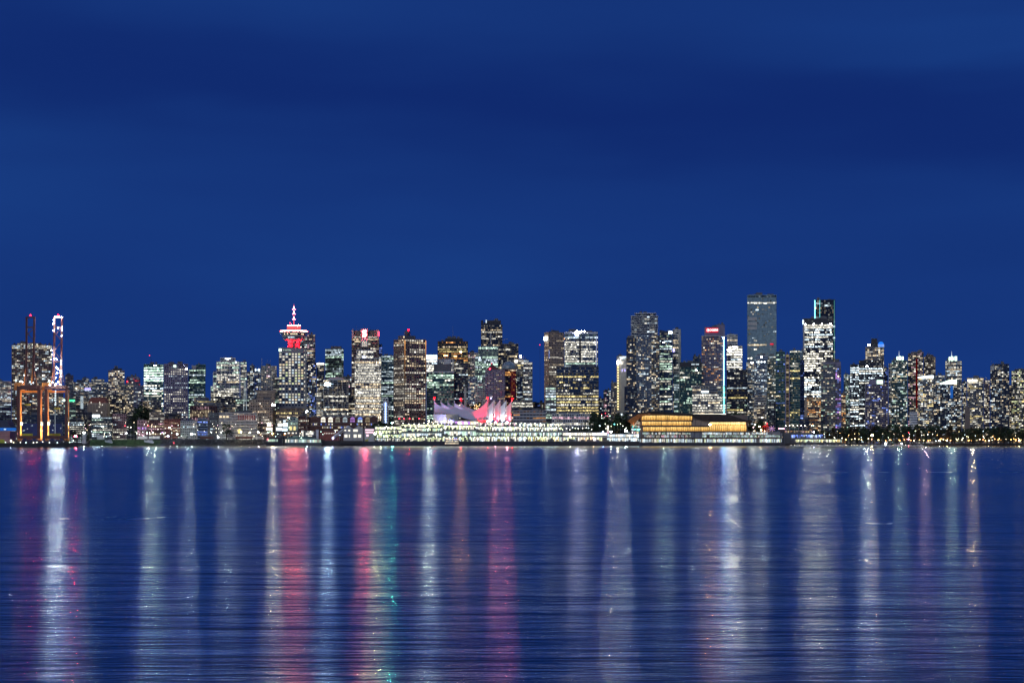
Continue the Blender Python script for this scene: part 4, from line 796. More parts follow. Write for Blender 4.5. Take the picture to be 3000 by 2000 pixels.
# ==================================================================== revolving-restaurant tower
D_ = 3165; hc = thing('observation_tower', 'grid-windowed office tower crowned by a red lit revolving disc and needle mast', 'tower', (X(857, D_), D_, G), -math.atan((857-1500)/F))
def L(px, py, dy=0): return loc(hc, px, py, D_, dy)
mb = MB(); a = L(817, 1020); b = L(890, 1020); mb.box(a.x+.5, b.x-.1, .5, 29, 0, a.z); mb.build('glazing', GLASS['dark'], hc, world=False)
mb = MB(); c = L(898, 1020); mb.box(b.x, c.x, 1.2, 28, 0, a.z-.6); mb.build('side_wing', WALL['grey'], hc, world=False)
fr = MB(); H = a.z; wd = b.x-a.x
y0 = L(0, 1033).z; y1 = L(0, 1190).z; nr = 20; nc = 8; rh = (y0-y1)/nr; cw = wd/nc
fr.box(a.x, b.x, .0, .6, y0+.9, H+1)
for r in range(nr+1): fr.box(a.x, b.x, .05, .6, y0-r*rh-.75+.9*0, y0-r*rh+.75)
for q in range(nc+1): fr.box(max(a.x, a.x+q*cw-.75), min(b.x, a.x+q*cw+.75), -.08, .5, 0, H)
fr.box(a.x, b.x, .02, .6, 0, y1)
fr.build('facade_frame', WALL['grey'], hc, world=False, kind='stuff')
wm_ = []
for k, (c, s) in enumerate((('n', 1.0), ('n', .8), ('w', .85), ('l', .8), ('c', .9), ('n', .55))):
    me = bpy.data.meshes.new('window'); q = MB().box(0, cw-1.7, 0, .12, 0, rh-1.7); me.from_pydata(q.v, [], q.f); me.materials.append(GM(c, s, False)); wm_.append(me)
me = bpy.data.meshes.new('window'); me.from_pydata(q.v, [], q.f); me.materials.append(GLASS['blue']); dk_ = me
rr = random.Random(5)
for r in range(nr):
    pf = .82 if rr.random() < .72 else .12
    for q in range(nc):
        on = rr.random() < pf
        me = rr.choice(wm_) if on else dk_
        o = bpy.data.objects.new('window', me); C.objects.link(o); o.parent = hc; o.location = (a.x+q*cw+.85, .3, y0-(r+1)*rh+.85)
ltext(hc, 'A  nm Crew', 841.5, 1025, D_, 3.2, GM('g', .9, False), -.6, .05)
lpiece(hc, 'sign', 817.5, 824, 1022, 1028.5, D_, GM('g', 7), -.7, -.1)
for k in range(12): lpiece(hc, 'side_window', 891.5, 893.5, 1024+k*13, 1029+k*13, D_, GM('n', 1.0 if k % 3 else .4, False), .6, 1.0)
cx = L(861, 0).x; pcy = 14; m_ = mpp(D_)
def ring(name, prof, m, n=36, smooth=False):
    return MB().lathe(cx, pcy, [(r*m_, L(0, py).z) for r, py in prof], n).build(name, m, hc, world=False, smooth=smooth)
redlit = mat('red_lit_steel', (.75, .10, .12), rough=.5)  # the red floodlighting is put into the steel's own colour
ring('shaft', [(17, 1020), (18, 1012), (17, 1003)], redlit)
for k in range(10):
    t0 = 2*PI*k/10; mb = MB()
    for s in (-1, 1): mb.bar((cx+18.5*m_*math.cos(t0), pcy+18.5*m_*math.sin(t0), L(0, 1020).z), (cx+18.5*m_*math.cos(t0+s*.6), pcy+18.5*m_*math.sin(t0+s*.6), L(0, 1002).z), .35)
    mb.build('shaft_brace', redlit, hc, world=False)
ring('cone', [(17, 1003.5), (19, 999), (31, 993.2)], mat('pod_underside', (.75, .42, .40)))
ring('lower_deck', [(32, 993), (33, 989.5), (32.5, 989.3)], WALL['light'])
ring('lower_window_band', [(30, 989.3), (30, 986)], GLASS['dark'])
ring('middle_deck', [(35, 986), (36.5, 981.2), (36, 981)], WALL['light'])
ring('upper_window_band', [(34, 981), (34, 976)], GLASS['brown'])
ring('upper_deck', [(40, 976), (42, 970.5), (41.5, 970.2)], WALL['light'])
ring('rim_light', [(42.2, 970.2), (42.2, 968.6), (40.5, 968.3)], GM((1, .13, .15), 3.4), 40)
ring('crown_base', [(24, 968.3), (20.5, 963)], redlit)
ring('crown_drum', [(20, 963), (20, 953.5)], glow('drum_red_glow', (1, .16, .17), .95))  # red lighting of the drum put in as its own glow
ring('crown_rim_light', [(20.4, 953.4), (20.4, 952)], GM((1, .16, .18), 3.2))
mast = MB().lathe(cx, pcy, [(1.3*m_, L(0, 952).z), (1.0*m_, L(0, 925).z), (.7*m_, L(0, 905).z), (.3*m_, L(0, 889).z)], 8).build('mast', GM((1, .10, .14), 1.5), hc, world=False)
for py in (934, 918, 904.5):
    for s in (-1, 1): MB().ball((cx+s*3.6*m_, pcy, L(0, py).z), .8).build('mast_lamp', GM((1, .25, .4), 7), hc, world=False)
    MB().bar((cx-3.6*m_, pcy, L(0, py).z), (cx+3.6*m_, pcy, L(0, py).z), .3).build('mast_arm', redlit, hc, world=False)
for py in (930, 913, 900): MB().lathe(cx, pcy, [(.6, L(0, py+5).z), (1.2, L(0, py+2).z), (.5, L(0, py-5).z)], 8).build('mast_light', GM((1, .45, .45), 5), hc, world=False)
MB().ball((cx-11*m_, 6, L(0, 945.5).z), .7).build('beacon', GM(RED, 14), hc, world=False)
for k in range(16):
    t0 = -PI/2+(k-7.5)*.16
    if k in (2, 6, 7, 8, 9, 12, 13, 4):
        x_ = cx+34.3*m_*math.cos(t0); y_ = pcy+34.3*m_*math.sin(t0); z_ = L(0, 979.5).z
        MB().box(x_-1.1, x_+1.1, y_-.25, y_+.2, z_, z_+1.5).build('restaurant_window', GM('w', 1.6, False), hc, world=False)
for px in (845, 847.5, 852, 854.5, 857.5, 861): p = L(px, 988); MB().box(p.x-.5, p.x+.5, pcy-30.6*m_, pcy-30.2*m_, p.z-.7, p.z+.9).build('deck_window', GM('c', 1.6, False), hc, world=False)
for k in (1, 3):
    t0 = -PI/2+(k-2)*.75; l = bpy.data.lights.new('pod_uplight', 'POINT'); l.energy = 9000; l.color = (1, .02, .05); l.shadow_soft_size = .6
    o = bpy.data.objects.new('pod_uplight', l); C.objects.link(o); o.parent = hc; o.location = (cx+24*m_*math.cos(t0), pcy+24*m_*math.sin(t0), L(0, 1010).z)
rl_ = L(861, 953.2, 0)
for (x0_, x1_, py_, P_) in ((842, 880, 952.2, 1500), (822, 900, 969.3, 2100)):
    a_ = L(x0_, py_+.7); b_ = L(x1_, py_-.5); yy_ = pcy-((20.6 if x0_ > 830 else 42.6)*m_)-.3; A_ = (b_.x-a_.x)*(b_.z-a_.z)
    # added red strip over the rim, feeding the water streak, in short straight lengths
    n_ = 10; rr_2 = (20.9 if x0_ > 830 else 42.8)*m_
    mb = MB()
    for q in range(n_):
        t0_ = -PI/2+(q-n_/2)*(PI*.72/n_); t1_ = t0_+PI*.72/n_
        mb.quad((cx+rr_2*math.cos(t0_), pcy+rr_2*math.sin(t0_), a_.z), (cx+rr_2*math.cos(t1_), pcy+rr_2*math.sin(t1_), a_.z), (cx+rr_2*math.cos(t1_), pcy+rr_2*math.sin(t1_), b_.z), (cx+rr_2*math.cos(t0_), pcy+rr_2*math.sin(t0_), b_.z))
    mb.build('rim_lamp', glow('rim_%d' % x0_, (1, .17, .14), P_/A_), hc, world=False)
T('tower_podium', 'brown low block with rows of yellow windows at the observation tower foot', 808, 892, 1197, 3118, **S(OFF, wall='brown', p=.5, pal='ywn', br=.9, fl=5.2, bay=2.4, sp=.5, fin=.42, bands=[(1197, 1206, .15), (1206, 1222, .8)]))

# ==================================================================== waterfront decks
def levels(name, label, x0, x1, D, lv, dep=24, col=12, slab='light', ybase=None, cat='building', back='dgrey', group=None):
    """storeys open to the water: each level = (y_top, y_bottom, pane width px, palette, brightness, share lit)"""
    rng = random.Random(hash_(label)); base = G if ybase is None else Z(ybase, D)
    root = thing(name, label, cat, (X((x0+x1)/2, D), D, base), 0, group)
    MB().box(X(x0, D), X(x1, D), D+2.6, D+dep, base, Z(lv[0][0], D)-.2).build('back_wall', WALL[back], root)
    for i, (yt, yb, pw, pal, br, p) in enumerate(lv):
        ynext = lv[i+1][0] if i+1 < len(lv) else yb+.8
        yprev = lv[i-1][1] if i else yt-1.6
        MB().box(X(x0, D)-.4, X(x1, D)+.4, D-.5-.1*i, D+2.7+.05*i, Z(yt, D), Z((yt+yprev)/2 if i else yprev, D)).build('deck_slab', WALL[slab], root)
        n = max(1, round((x1-x0)/pw)); big = pw >= 8
        lit = MB()
        for k in range(n):
            a = X(x0+(x1-x0)*k/n, D); b = X(x0+(x1-x0)*(k+1)/n, D); q = .06*(b-a)
            if rng.random() > p+.06: continue
            br = br if k else br*1.3; c = PAL[rng.choice(pal)]; bb = 1.12*br*math.exp(rng.gauss(-.1, .33)); c = [v*bb for v in c]
            m = lit if not big else MB()
            if rng.random() < .45 and not big:
                f = rng.uniform(.3, .8); m.opane((0, D+2.52), (1, 0), (0, -1), a+q, b-q, 0, Z(yb, D)+.1+(Z(yt, D)-Z(yb, D))*(1-f), Z(yt, D)-.1, c)
            else: m.opane((0, D+2.52), (1, 0), (0, -1), a+q, b-q, 0, Z(yb, D)+.1, Z(yt, D)-.1, c)
            if big: m.build('window', LIT, root)
        if not big: lit.build('window', LIT, root, kind='stuff')
        # railing and posts in front
        rl = MB(); zb = Z(yb, D); rl.box(X(x0, D), X(x1, D), D-.45, D-.35, zb+1.0, zb+1.12)
        for k in range(int((x1-x0)/3.5)): rl.box(X(x0+k*3.5, D)-.06, X(x0+k*3.5, D)+.06, D-.46, D-.34, zb, zb+1.0)
        rl.build('railing', WALL['grey'], root, kind='stuff')
        for k in range(int((x1-x0)/col)+1):
            xx = X(min(x1-.5, x0+k*col+.4), D); MB().box(xx-.28, xx+.28, D-.3, D+.3, Z(yb, D)-.3, Z(yt, D)+.2).build('column', WALL[slab], root)
    MB().box(X(x0, D)-.4, X(x1, D)+.4, D-.6, D+2.8, base, Z(lv[-1][1], D)).build('plinth', WALL['dgrey'], root)
    return root
def lampmat(col, p, r): 
    A = PI*r*r
    if p < 60: return GM(col, float('%.2g' % min(12, 1.6*p/A)), False)
    return GM(col, float('%.2g' % (BOOST*p/A)))
BOOST = 2.6
LAMPMESH = {}
def lamp(px, py, D, col, p, label, group, base=G, r=.55, arm=0, name='street_lamp', post=True, cat='lamp'):
    key = (str(col), p, r)
    root = thing(name, label, cat, (X(px, D), D, base), 0, group)
    h = Z(py, D)-base
    if key not in LAMPMESH: LAMPMESH[key] = None
    if p >= 100:
        el = max(.004, (HY+8-py)/F); Pw = p*4.2*min(3.5, max(1, .035/el)); m_ = glow('flood_%s_%d' % (str(col).replace(' ', ''), round(Pw/300)), PAL[col] if isinstance(col, str) else col, max(1, round(Pw/300))*300/3.6)
        MB().quad((-1.2, -.25-arm, h-.75), (1.2, -.25-arm, h-.75), (1.2, -.25-arm, h+.75), (-1.2, -.25-arm, h+.75)).build('lamp_head', m_, root, world=False); MB().box(-1.3, 1.3, -.2-arm, .1-arm, h-.85, h+.85).build('lamp_housing', WALL['dark'], root, world=False)
    else: MB().ball((0, -arm, h), r).build('lamp_head', lampmat(col, p, r), root, world=False)
    if post:
        mb = MB().bar((0, 0, 0), (0, 0, h-.3 if not arm else h+.2), .14, 5)
        if arm: mb.bar((0, 0, h+.2), (0, -arm, h+.2), .1)
        mb.build('pole', WALL['grey'], root, world=False)
    return root
# dock walls
def dock(name, x0, x1, ytop, D0, D1, m, label=None):
    b = MB(); b.box(X(x0, D0), X(x1, D0), D0, D1, -3, Z(ytop, D0)); o = struct(name, b, m)
    f = MB()
    for k in range(int((x1-x0)/9)): xx = X(x0+3+k*9, D0); f.box(xx-.25, xx+.25, D0-.5, D0, -.5, Z(ytop, D0)-.6)
    if label: tag(f.build('dock_fender', WALL['dark'], None, kind='stuff'), label, 'fender')
    return o
dock('pier_deck', 1062, 1640, 1292.6, 2996, 3045, seabed_wall, 'row of dark timber fenders on the cruise pier wall')
dock('promenade_wall', 1640, 1874, 1293.5, 3004, 3045, mat('dark_quay', (.05, .045, .042)), 'row of fender posts on the curved promenade quay')
dock('seawall', 1873, 2293, 1296, 2998, 3045, seabed_wall, 'row of fender posts on the long seawall before the convention hall')
dock('marina_quay', 2293, 2470, 1298, 3002, 3045, mat('dark_quay', (.05, .045, .042)))
dock('station_quay', 946, 1062, 1290.5, 3012, 3045, mat('dark_quay', (.05, .045, .042)))
emb = MB(); G2 = 9.5; emb.box(X(262, 3034), X(946, 3034), 3034, 3049.4, 0, G2); struct('embankment', emb, mat('rail_embankment', (.07, .075, .06), rough=1, noise=.4))
# upper face of the bank
def bankface(x0, x1, name, m, jag):
    s = MB(); n = int((x1-x0)*.8)
    for i in range(n+1):
        px = x0+(x1-x0)*i/n; s.v += [(X(px, 3026), 3026+R.uniform(-jag, jag)*2, 1.6+R.uniform(-jag, jag)), (X(px, 3026), 3030+R.uniform(-jag, jag), 5.5+R.uniform(-jag, jag)), (X(px, 3026), 3034.5, G2+.1)]
    for i in range(n): k = i*3; s.f += [(k, k+3, k+4, k+1), (k+1, k+4, k+5, k+2)]
    return struct(name, s, m)
bankface(262, 470, 'grass_bank_upper', grass, .3); bankface(468, 810, 'rock_bank_upper', rock, .8)
# cruise terminal sections
ct1 = levels('terminal_deck', 'left open-deck section of the brightly lit cruise pier with twin floodlights', 1098, 1176, 3006, [(1250, 1258, 3, 'lln', 1.15, .95), (1261, 1270, 3.2, 'lnl', 1.1, .9), (1273, 1281, 3, 'llg', .95, .85), (1283.5, 1292, 2.6, 'lncn', .8, .75)], col=9, slab='mint')
ct2 = levels('terminal_deck', 'cruise pier section under a long flat blue-topped canopy', 1176, 1300, 3008, [(1243, 1252, 4, 'llln', 1.25, .97), (1254.5, 1263, 3.4, 'lgn', 1.0, .85), (1269, 1278, 6.5, 'cnc', .95, .92), (1281.5, 1292, 3.6, 'lln', .8, .8)], col=15, slab='mint')
cn = MB().box(X(1176, 3006), X(1340, 3006), 3003, 3030, Z(1242, 3006), Z(1239, 3006)).build('canopy', WALL['navy'], ct2)
ct3 = levels('terminal_deck', 'cruise pier section below the left tents with violet lit shopfronts', 1300, 1395, 3007, [(1246, 1258, 3.4, 'lnln', 1.2, .96), (1263, 1276, 6, 'cng', .95, .95), (1281, 1292, 3, 'nlcb', .85, .8)], col=14, slab='mint')
ct4 = levels('terminal_deck', 'cruise pier section of dense small lights below the red and white sails', 1395, 1520, 3009, [(1238.5, 1247, 5, 'nlkn', .9, .75), (1250, 1262, 2.2, 'lnnc', 1.35, .9), (1268, 1277, 2.4, 'glc', .9, .75), (1279.5, 1292, 2.6, 'clnn', 1.1, .85)], col=10, slab='mint')
ct5 = levels('terminal_deck', 'right end section of the lit cruise pier beside the pale hotel podium', 1520, 1645, 3011, [(1241, 1249, 3.2, 'nnlc', 1.35, .85), (1251, 1262, 2.4, 'nlc', 1.1, .82), (1267, 1277, 2.4, 'cgn', .95, .75), (1279.5, 1292, 2.4, 'nlcy', 1.1, .82)], col=10, slab='mint')
# lamps along the terminals
for k in range(29):
    px = 1182+k*14.3+R.uniform(-3, 3); lamp(px, 1240+R.uniform(-1.5, 1.5), 3003, 'n', 26, 'small white lamp on the promenade roof edge of the cruise pier', 'promenade lamps on the cruise pier', Z(1243, 3003), .5)
for k in range(34):
    px = 1106+k*16+R.uniform(-4, 4); lamp(px, 1279.6+R.uniform(-.6, .6), 3001, 'l', 20, 'yellow-green lamp at quay level in front of the cruise pier', 'quay lamps in front of the cruise pier', Z(1292.6, 3001), .5)
for k in range(30):
    px = 1102+k*17+R.uniform(-5, 5); lamp(px, R.uniform(1247, 1256), 3000.5, 'n', 16, 'small bright lamp on the upper decks of the cruise pier', 'upper deck lamps of the cruise pier', Z(1292.6, 3000.5), .45)
for px in (1098.5, 1115): lamp(px, 1270, 2999, 'l', 330, 'dazzling floodlight mast at the left end of the cruise pier', 'twin floodlight masts on the cruise pier', Z(1292.6, 2999), .7, name='floodlight_mast')
lamp(1149, 1238, 3003, 't', 125, 'brilliant turquoise lamp above the cruise pier beside a green tree', None, G, .6)
lamp(1257, 1233, 3050, 'w', 90, 'warm star-like lamp at the corner of the sail building hall', None, G, .6)
for k in range(7): lamp(1265+k*8+(k % 2)*3, 1235.5, 3052, 'w', 14, 'little warm lamp along the foot of the beige hall', 'warm lamps at the foot of the beige hall', G, .45)
for (px, py, c, p_) in ((1362, 1235, 'p', 60), (1350, 1236, 'n', 40), (1337, 1236, 'p', 40), (1375, 1237, 'w', 50)): pass
vb = thing('shopfront', 'low violet and white lit shopfront under the left end of the tent roof', 'shop', (X(1365, 3046), 3046, G)); 
for k, (c, s) in enumerate((('p', 1.2), ('n', 1.8), ('p', 1.5), ('n', 1.6), ('p', 1.0), ('w', 1.2), ('n', 1.3), ('w', .9))): MB().box(X(1333+k*9, 3046), X(1341.3+k*9, 3046), 3046, 3046.3, Z(1243, 3046), Z(1234, 3046)).build('window', GM(c, s, False), vb)
MB().box(X(1330, 3046), X(1408, 3046), 3046.4, 3052, G, Z(1232, 3046)).build('wall', WALL['light'], vb)

# ---- sail roof
fabric = mat('white_tent_fabric', (.6, .6, .64), rough=.75, noise=.04)
sails = thing('sail_roof', 'white tensile roof of five peaked sails lit red, white and violet', 'roof', (X(1385, 3062), 3062, G))
us = [0, .05, .12, .22, .32, .45, .58, .69, .78, .86, .93, 1]
rid = [1176, 1184, 1190, 1196, 1200.5, 1204, 1206.5, 1206, 1201.5, 1193.5, 1184.5, 1171]
eav = [1209, 1209.5, 1210, 1211, 1213, 1219, 1226, 1230, 1233, 1235.5, 1237, 1238]
for k in range(5):
    Dk = 3064+k*15; L0, R0 = 1273+18.6*k, 1429+17.6*k
    mb = MB(); nv = 8; nu = len(us)
    for side in (-1, 1):
        b = len(mb.v)
        for i, u in enumerate(us):
            px = L0+(R0-L0)*u; zr = Z(rid[i], 3064); ze = Z(eav[i], 3064); wdt = 7.4*(1-.72*max(0, (u-.8)/.2)) if side else 0
            for j in range(nv+1):
                v = j/nv; z = zr+(ze-zr)*(1-(1-v)**1.7); bul = 0
                sx = (u > .95)*(-3.5*math.sin(PI*v)) if u >= .99 else 0
                mb.v.append((X(px+sx, 3064), Dk+side*wdt*v, z))
        for i in range(nu-1):
            for j in range(nv):
                q = b+i*(nv+1)+j; mb.f.append((q, q+nv+1, q+nv+2, q+1))
    o = mb.build('sail', fabric, sails, smooth=True)
    for (px, yt) in ((L0-.5, 1167.5 if k in (0, 4) else 1171), (R0+.8, 1167 if k in (0, 4) else 1170.5)):
        for s in (-1.1, 1.1): MB().bar((X(px, 3064)+s, Dk, G), (X(px, 3064)+s*.25, Dk, Z(yt, 3064)), .42, 6, .28).build('mast', WALL['white'], sails)
for (px, dk) in ((1271.5, 0), (1347, 4), (1429, 0), (1500.5, 4)):
    MB().ball((X(px, 3064), 3064+15*dk-1, Z(1165.5, 3064)), .95).build('beacon', GM(REDP, 60), sails)
def spot(n, px, py, D, tgt, e, col, ang=80, size=.5):
    l = bpy.data.lights.new(n, 'SPOT'); l.energy = e; l.color = col; l.spot_size = math.radians(ang); l.spot_blend = .6; l.shadow_soft_size = size
    o = bpy.data.objects.new(n, l); C.objects.link(o); o.location = P(px, py, D); d = Vector(tgt)-o.location; o.rotation_euler = d.to_track_quat('-Z', 'Y').to_euler(); return o
for k, (c, e) in enumerate((((1, .01, .03), 130000), ((1, .95, 1), 42000), ((1, .01, .03), 105000), ((.85, .95, 1), 42000), ((1, .01, .03), 100000))):
    Dk = 3064+k*15; r0 = 1429+17.6*k
    a = spot('sail_floodlight', r0-(9 if k else 20), 1240, Dk-7.6+(2 if k else -3), (X(r0-(9 if k else 24), 3064), Dk, Z(1198, 3064)), e*(.8 if c[1] < .1 else 1.2), c, 75)
    spot('sail_floodlight', r0-1, 1240, Dk-7.6, (X(r0-1, 3064), Dk, Z(1205, 3064)), 14000, (1, .93, 1), 70)
spot('sail_floodlight', 1412, 1243, 3050, (X(1412, 3064), 3064, Z(1210, 3064)), 26000, (1, .01, .03), 90)
spot('sail_floodlight', 1316, 1243, 3040, (X(1310, 3064), 3064, Z(1205, 3064)), 75000, (.30, .30, 1), 110)
spot('sail_floodlight', 1350, 1243, 3044, (X(1350, 3064), 3064, Z(1215, 3064)), 16000, (.6, .42, .9), 100)
for k in (1, 3): spot('sail_floodlight', 1273+18.6*k+10, 1206, 3064+k*15-9, (X(1273+18.6*k+6, 3064), 3064+k*15, Z(1184, 3064)), 8000, (.72, .5, 1), 120)
bh = thing('exhibition_hall', 'plain beige windowless hall under the left end of the tent roof', 'building', (X(1310, 3054), 3054, G))
hb = MB(); hb.box(X(1269, 3054), X(1343, 3054), 3054, 3118, G, Z(1213, 3054)); hb.build('wall', WALL['light'], bh)
hb = MB(); hb.box(X(1343, 3056), X(1430, 3056), 3058, 3118, G, Z(1229, 3056)); hb.build('lower_wall', WALL['tan'], bh)
for yy in (1217, 1221.5, 1226, 1230.5): MB().box(X(1269, 3054)-.1, X(1343, 3054)+.1, 3053.85, 3053.98, Z(yy+.5, 3054), Z(yy, 3054)).build('wall_joint', WALL['grey'], bh)
pav = thing('pavilion', 'small lit pavilion with a hipped roof before the beige hall', 'pavilion', (X(1321, 3046), 3046, G))
a = X(1311, 3046); b = X(1332, 3046); z0 = Z(1232, 3046); MB().prism([(a, z0), (b, z0), ((a*.3+b*.7), z0+2.6), ((a*.7+b*.3), z0+2.6)], 3046, 3051).build('roof', WALL['dgrey'], pav)
for k in range(4): MB().box(a+1+k*2.7, a+2.6+k*2.7, 3047.2, 3047.4, Z(1240, 3046), Z(1234, 3046)).build('window', GM('n', 1.3, False), pav)
MB().box(a+.5, b-.5, 3047.5, 3050.5, G, z0).build('wall', WALL['brown'], pav)
spot('hall_floodlight', 1300, 1243, 3036, (X(1300, 3054), 3054, Z(1222, 3054)), 12000, (1, .85, .65), 120)

# ---- station with arched windows
D_ = 3082; st_ = thing('railway_station', 'long dark brick station with arched windows under a zigzag gabled cornice', 'station', (X(1000, D_), D_, G))
MB().box(X(905, D_), X(1104, D_), D_, D_+22, G, Z(1222, D_)).build('wall', WALL['dbrick'], st_)
gpts = [(905, 1222)]
for k in range(9): gpts += [(915+k*21.8-3, 1221.5), (915+k*21.8+7, 1216.5)]
gpts += [(1104, 1222)]; mb = MB()
for (p, q) in zip(gpts, gpts[1:]): mb.bar(P(p[0], p[1], D_-.4), P(q[0], q[1], D_-.4), .5)
mb.build('zigzag_cornice', WALL['light'], st_)
for k in range(9):
    xg = 915+k*21.8+7; MB().prism([(X(xg-10, D_), Z(1222.2, D_)), (X(xg+10, D_), Z(1222.2, D_)), (X(xg, D_), Z(1217.3, D_))], D_-.1, D_+20).build('gable', WALL['dbrick'], st_)
arch = [(947, 'n', 1.2), (968.5, 'n', 1.2), (989.5, 'n', .22), (1011, 'c', .45), (1033, 'p', .5), (1055, 'b', .9), (1077, 'w', .25)]
for px, c, s in arch:
    r_ = 7*mpp(D_); x_ = X(px, D_); zc = Z(1228, D_); q = [(x_+r_*math.cos(t_), zc+r_*1.0*math.sin(t_)) for t_ in [PI*j/10 for j in range(11)]]
    o = MB().prism(q, D_-.55, D_-.12).build('arched_window', GM(c, s, False), st_)
    for j in (-2, 0, 2): MB().box(x_+j*1.1-.09, x_+j*1.1+.09, D_-.7, D_-.5, zc, zc+r_*.8).build('glazing_bar', WALL['dark'], o).parent = st_
    for j in range(3): MB().box(x_-r_+.1+j*2.35, x_-r_+2.1+j*2.35, D_-.5, D_-.1, Z(1236, D_), Z(1230, D_)).build('window', GM(c if c != 'b' else 'c', s*(1.0, .8, 1.2)[j], False), st_)
for k in range(40):
    px = 912+k*4.6
    if R.random() < .55: MB().box(X(px, D_), X(px+2.6, D_), D_-.5, D_-.1, Z(1244.5, D_), Z(1240, D_)).build('window', GM(R.choice('nnwb'), R.choice((.35, .8, 1.1)), False), st_)
    if R.random() < .5: MB().box(X(px, D_), X(px+2.6, D_), D_-.5, D_-.1, Z(1254, D_), Z(1249, D_)).build('window', GM(R.choice('nwb'), R.choice((.3, .7, 1.0)), False), st_)
for yy in (1227.6-8.5, 1237.8, 1246.3): MB().box(X(905, D_), X(1104, D_), D_-.75, D_-.05, Z(yy+.9, D_), Z(yy, D_)).build('string_course', WALL['grey'], st_)
T('brick_building', 'dark brick corner building with arched lamps left of the station', 874, 906, 1220, 3078, **S(OFF, wall='dbrick', p=.2, pal='nc', br=1, fl=5, bay=2.6, sp=.5, fin=.45, dep=20))
mh = T('heritage_building', 'mint lit building with two tall golden arched windows', 843, 873.5, 1224, 3076, **S(OFF, wall='mint', p=.15, pal='g', br=.8, fl=6, bay=3.6, sp=.5, fin=.4, dep=20))
for px in (852, 863): 
    r_ = 3.2*.51; p = loc(mh, px, 1252, 3076, 0); MB().prism([(p.x-r_, p.z-4), (p.x+r_, p.z-4)]+[(p.x+r_*math.cos(t_), p.z+r_*1.3*math.sin(t_)) for t_ in [PI*j/6 for j in range(7)]], -.9, -.5).build('arched_window', GM('y', 1.1, False), mh, world=False)
lball(mh, 'floodlight', 846, 1223, 3076, .6, GM('g', 50))
bb_ = T('shop_building', 'glaring white advertising screens on a low shop block', 809, 842.5, 1232, 3080, **S(OFF, wall='dgrey', p=.3, pal='cn', br=1, fl=5, dep=18))
for (x0, x1, y0_, y1_, s) in ((814, 827, 1240, 1248, 2.6), (829, 843, 1238, 1250, 1.8), (809, 825, 1252, 1261, 2.2), (826, 842, 1254, 1262, 2.0), (830, 837, 1230, 1236, 1.3)): lpiece(bb_, 'screen', x0, x1, y0_, y1_, 3080, GM('c' if s < 2.3 else 'n', s, False), -.9, -.5)
tb_ = find('tall tan stone office'); 
for (x0, x1, y0_, y1_, s) in ((783, 794, 1238, 1248, 3.0), (780, 798, 1252, 1260, 2.0)): lpiece(tb_, 'screen', x0, x1, y0_, y1_, 3100, GM('n', s, False), -.9, -.5)
lball(tb_, 'floodlight', 802, 1186, 3100, 1.3, GM('n', 420), -1.2)
# low sheds at the quay
def box_house(label, x0, x1, yt, yb, D, wall, wins=(), name='shed', roof='dgrey', gable=False, cat='building', dep=10, base=None, wm='n', ws=1.2):
    base = Z(yb, D) if base is None else base
    r = thing(name, label, cat, (X((x0+x1)/2, D), D, base)); MB().box(X(x0, D), X(x1, D), D, D+dep, base-.5, Z(yt, D)).build('wall', WALL[wall], r)
    if gable:
        n = max(1, round((x1-x0)/gable))
        for k in range(n):
            a = X(x0+(x1-x0)*k/n, D); b = X(x0+(x1-x0)*(k+1)/n, D); MB().prism([(a, Z(yt, D)+.03), (b, Z(yt, D)+.03), ((a+b)/2, Z(yt, D)+(b-a)*.32)], D-.5, D+dep).build('gable_roof', WALL[roof], r)
    else: MB().box(X(x0, D)-.4, X(x1, D)+.4, D-.6, D+dep+.2, Z(yt, D)+.02, Z(yt, D)+.5).build('roof', WALL[roof], r)
    for (a, b, c, d) in wins: MB().box(X(a, D), X(b, D), D-.15, D-.03, Z(d, D), Z(c, D)).build('window', GM(wm, ws, False), r)
    return r
box_house('low dark quay building with three lit windows behind the ferry', 842, 876, 1263, 1276, 3052, 'dgrey', [(843, 849, 1266, 1270), (855, 861, 1266, 1270), (866, 869, 1266, 1270)])
box_house('white ferry terminal with two small gables and big lit windows', 1006, 1064, 1256, 1284, 3050, 'light', [(1009, 1014, 1258, 1262), (1035, 1048, 1257, 1264), (1009, 1018, 1272, 1281), (1022, 1025, 1272, 1281), (1036, 1045, 1272, 1281), (1049, 1058, 1272, 1281), (1020, 1026, 1258, 1263)], name='ferry_terminal', roof='light', gable=26, base=G)
stt = thing('covered_stairway', 'sloping white covered stairway rising right to the ferry terminal', 'stairs', (X(990, 3044), 3044, G))
MB().bar(P(971, 1283, 3044), P(1004, 1258, 3044), 1.3).build('roof', WALL['white'], stt); MB().bar(P(973, 1287, 3044), P(1006, 1263, 3044), .9).build('ramp', WALL['light'], stt)
for k in range(5): MB().box(X(975+k*6.5, 3044)-.15, X(975+k*6.5, 3044)+.15, 3044, 3044.3, G, Z(1281-k*5, 3044)).build('post', WALL['grey'], stt)
box_house('white lit pylon left of the slanted ferry canopies', 883, 889.5, 1260, 1279, 3040, 'white', [(884, 889, 1263, 1277)], name='lit_pylon', base=G, dep=3, ws=.9)
fs = box_house('glazed waiting room with slanted sunlit ribs by the ferry dock', 893, 921, 1264, 1280, 3042, 'grey', [(896, 905, 1268, 1273), (906, 918, 1266, 1272), (902, 914, 1275, 1279), (900, 918, 1262.5, 1265)], name='waiting_room', roof='light', base=G)
box_house('tall white blade wall beside the waiting room', 925, 933, 1258, 1281, 3043, 'white', name='blade_wall', base=G, dep=4)
box_house('reddish covered walkway with a line of small lamps', 934, 992, 1262, 1276, 3047, 'brick', [(950+k*5, 952+k*5, 1268, 1270) for k in range(7)]+[(979, 990, 1258.6, 1262)], name='covered_walkway', base=G, ws=1.4)
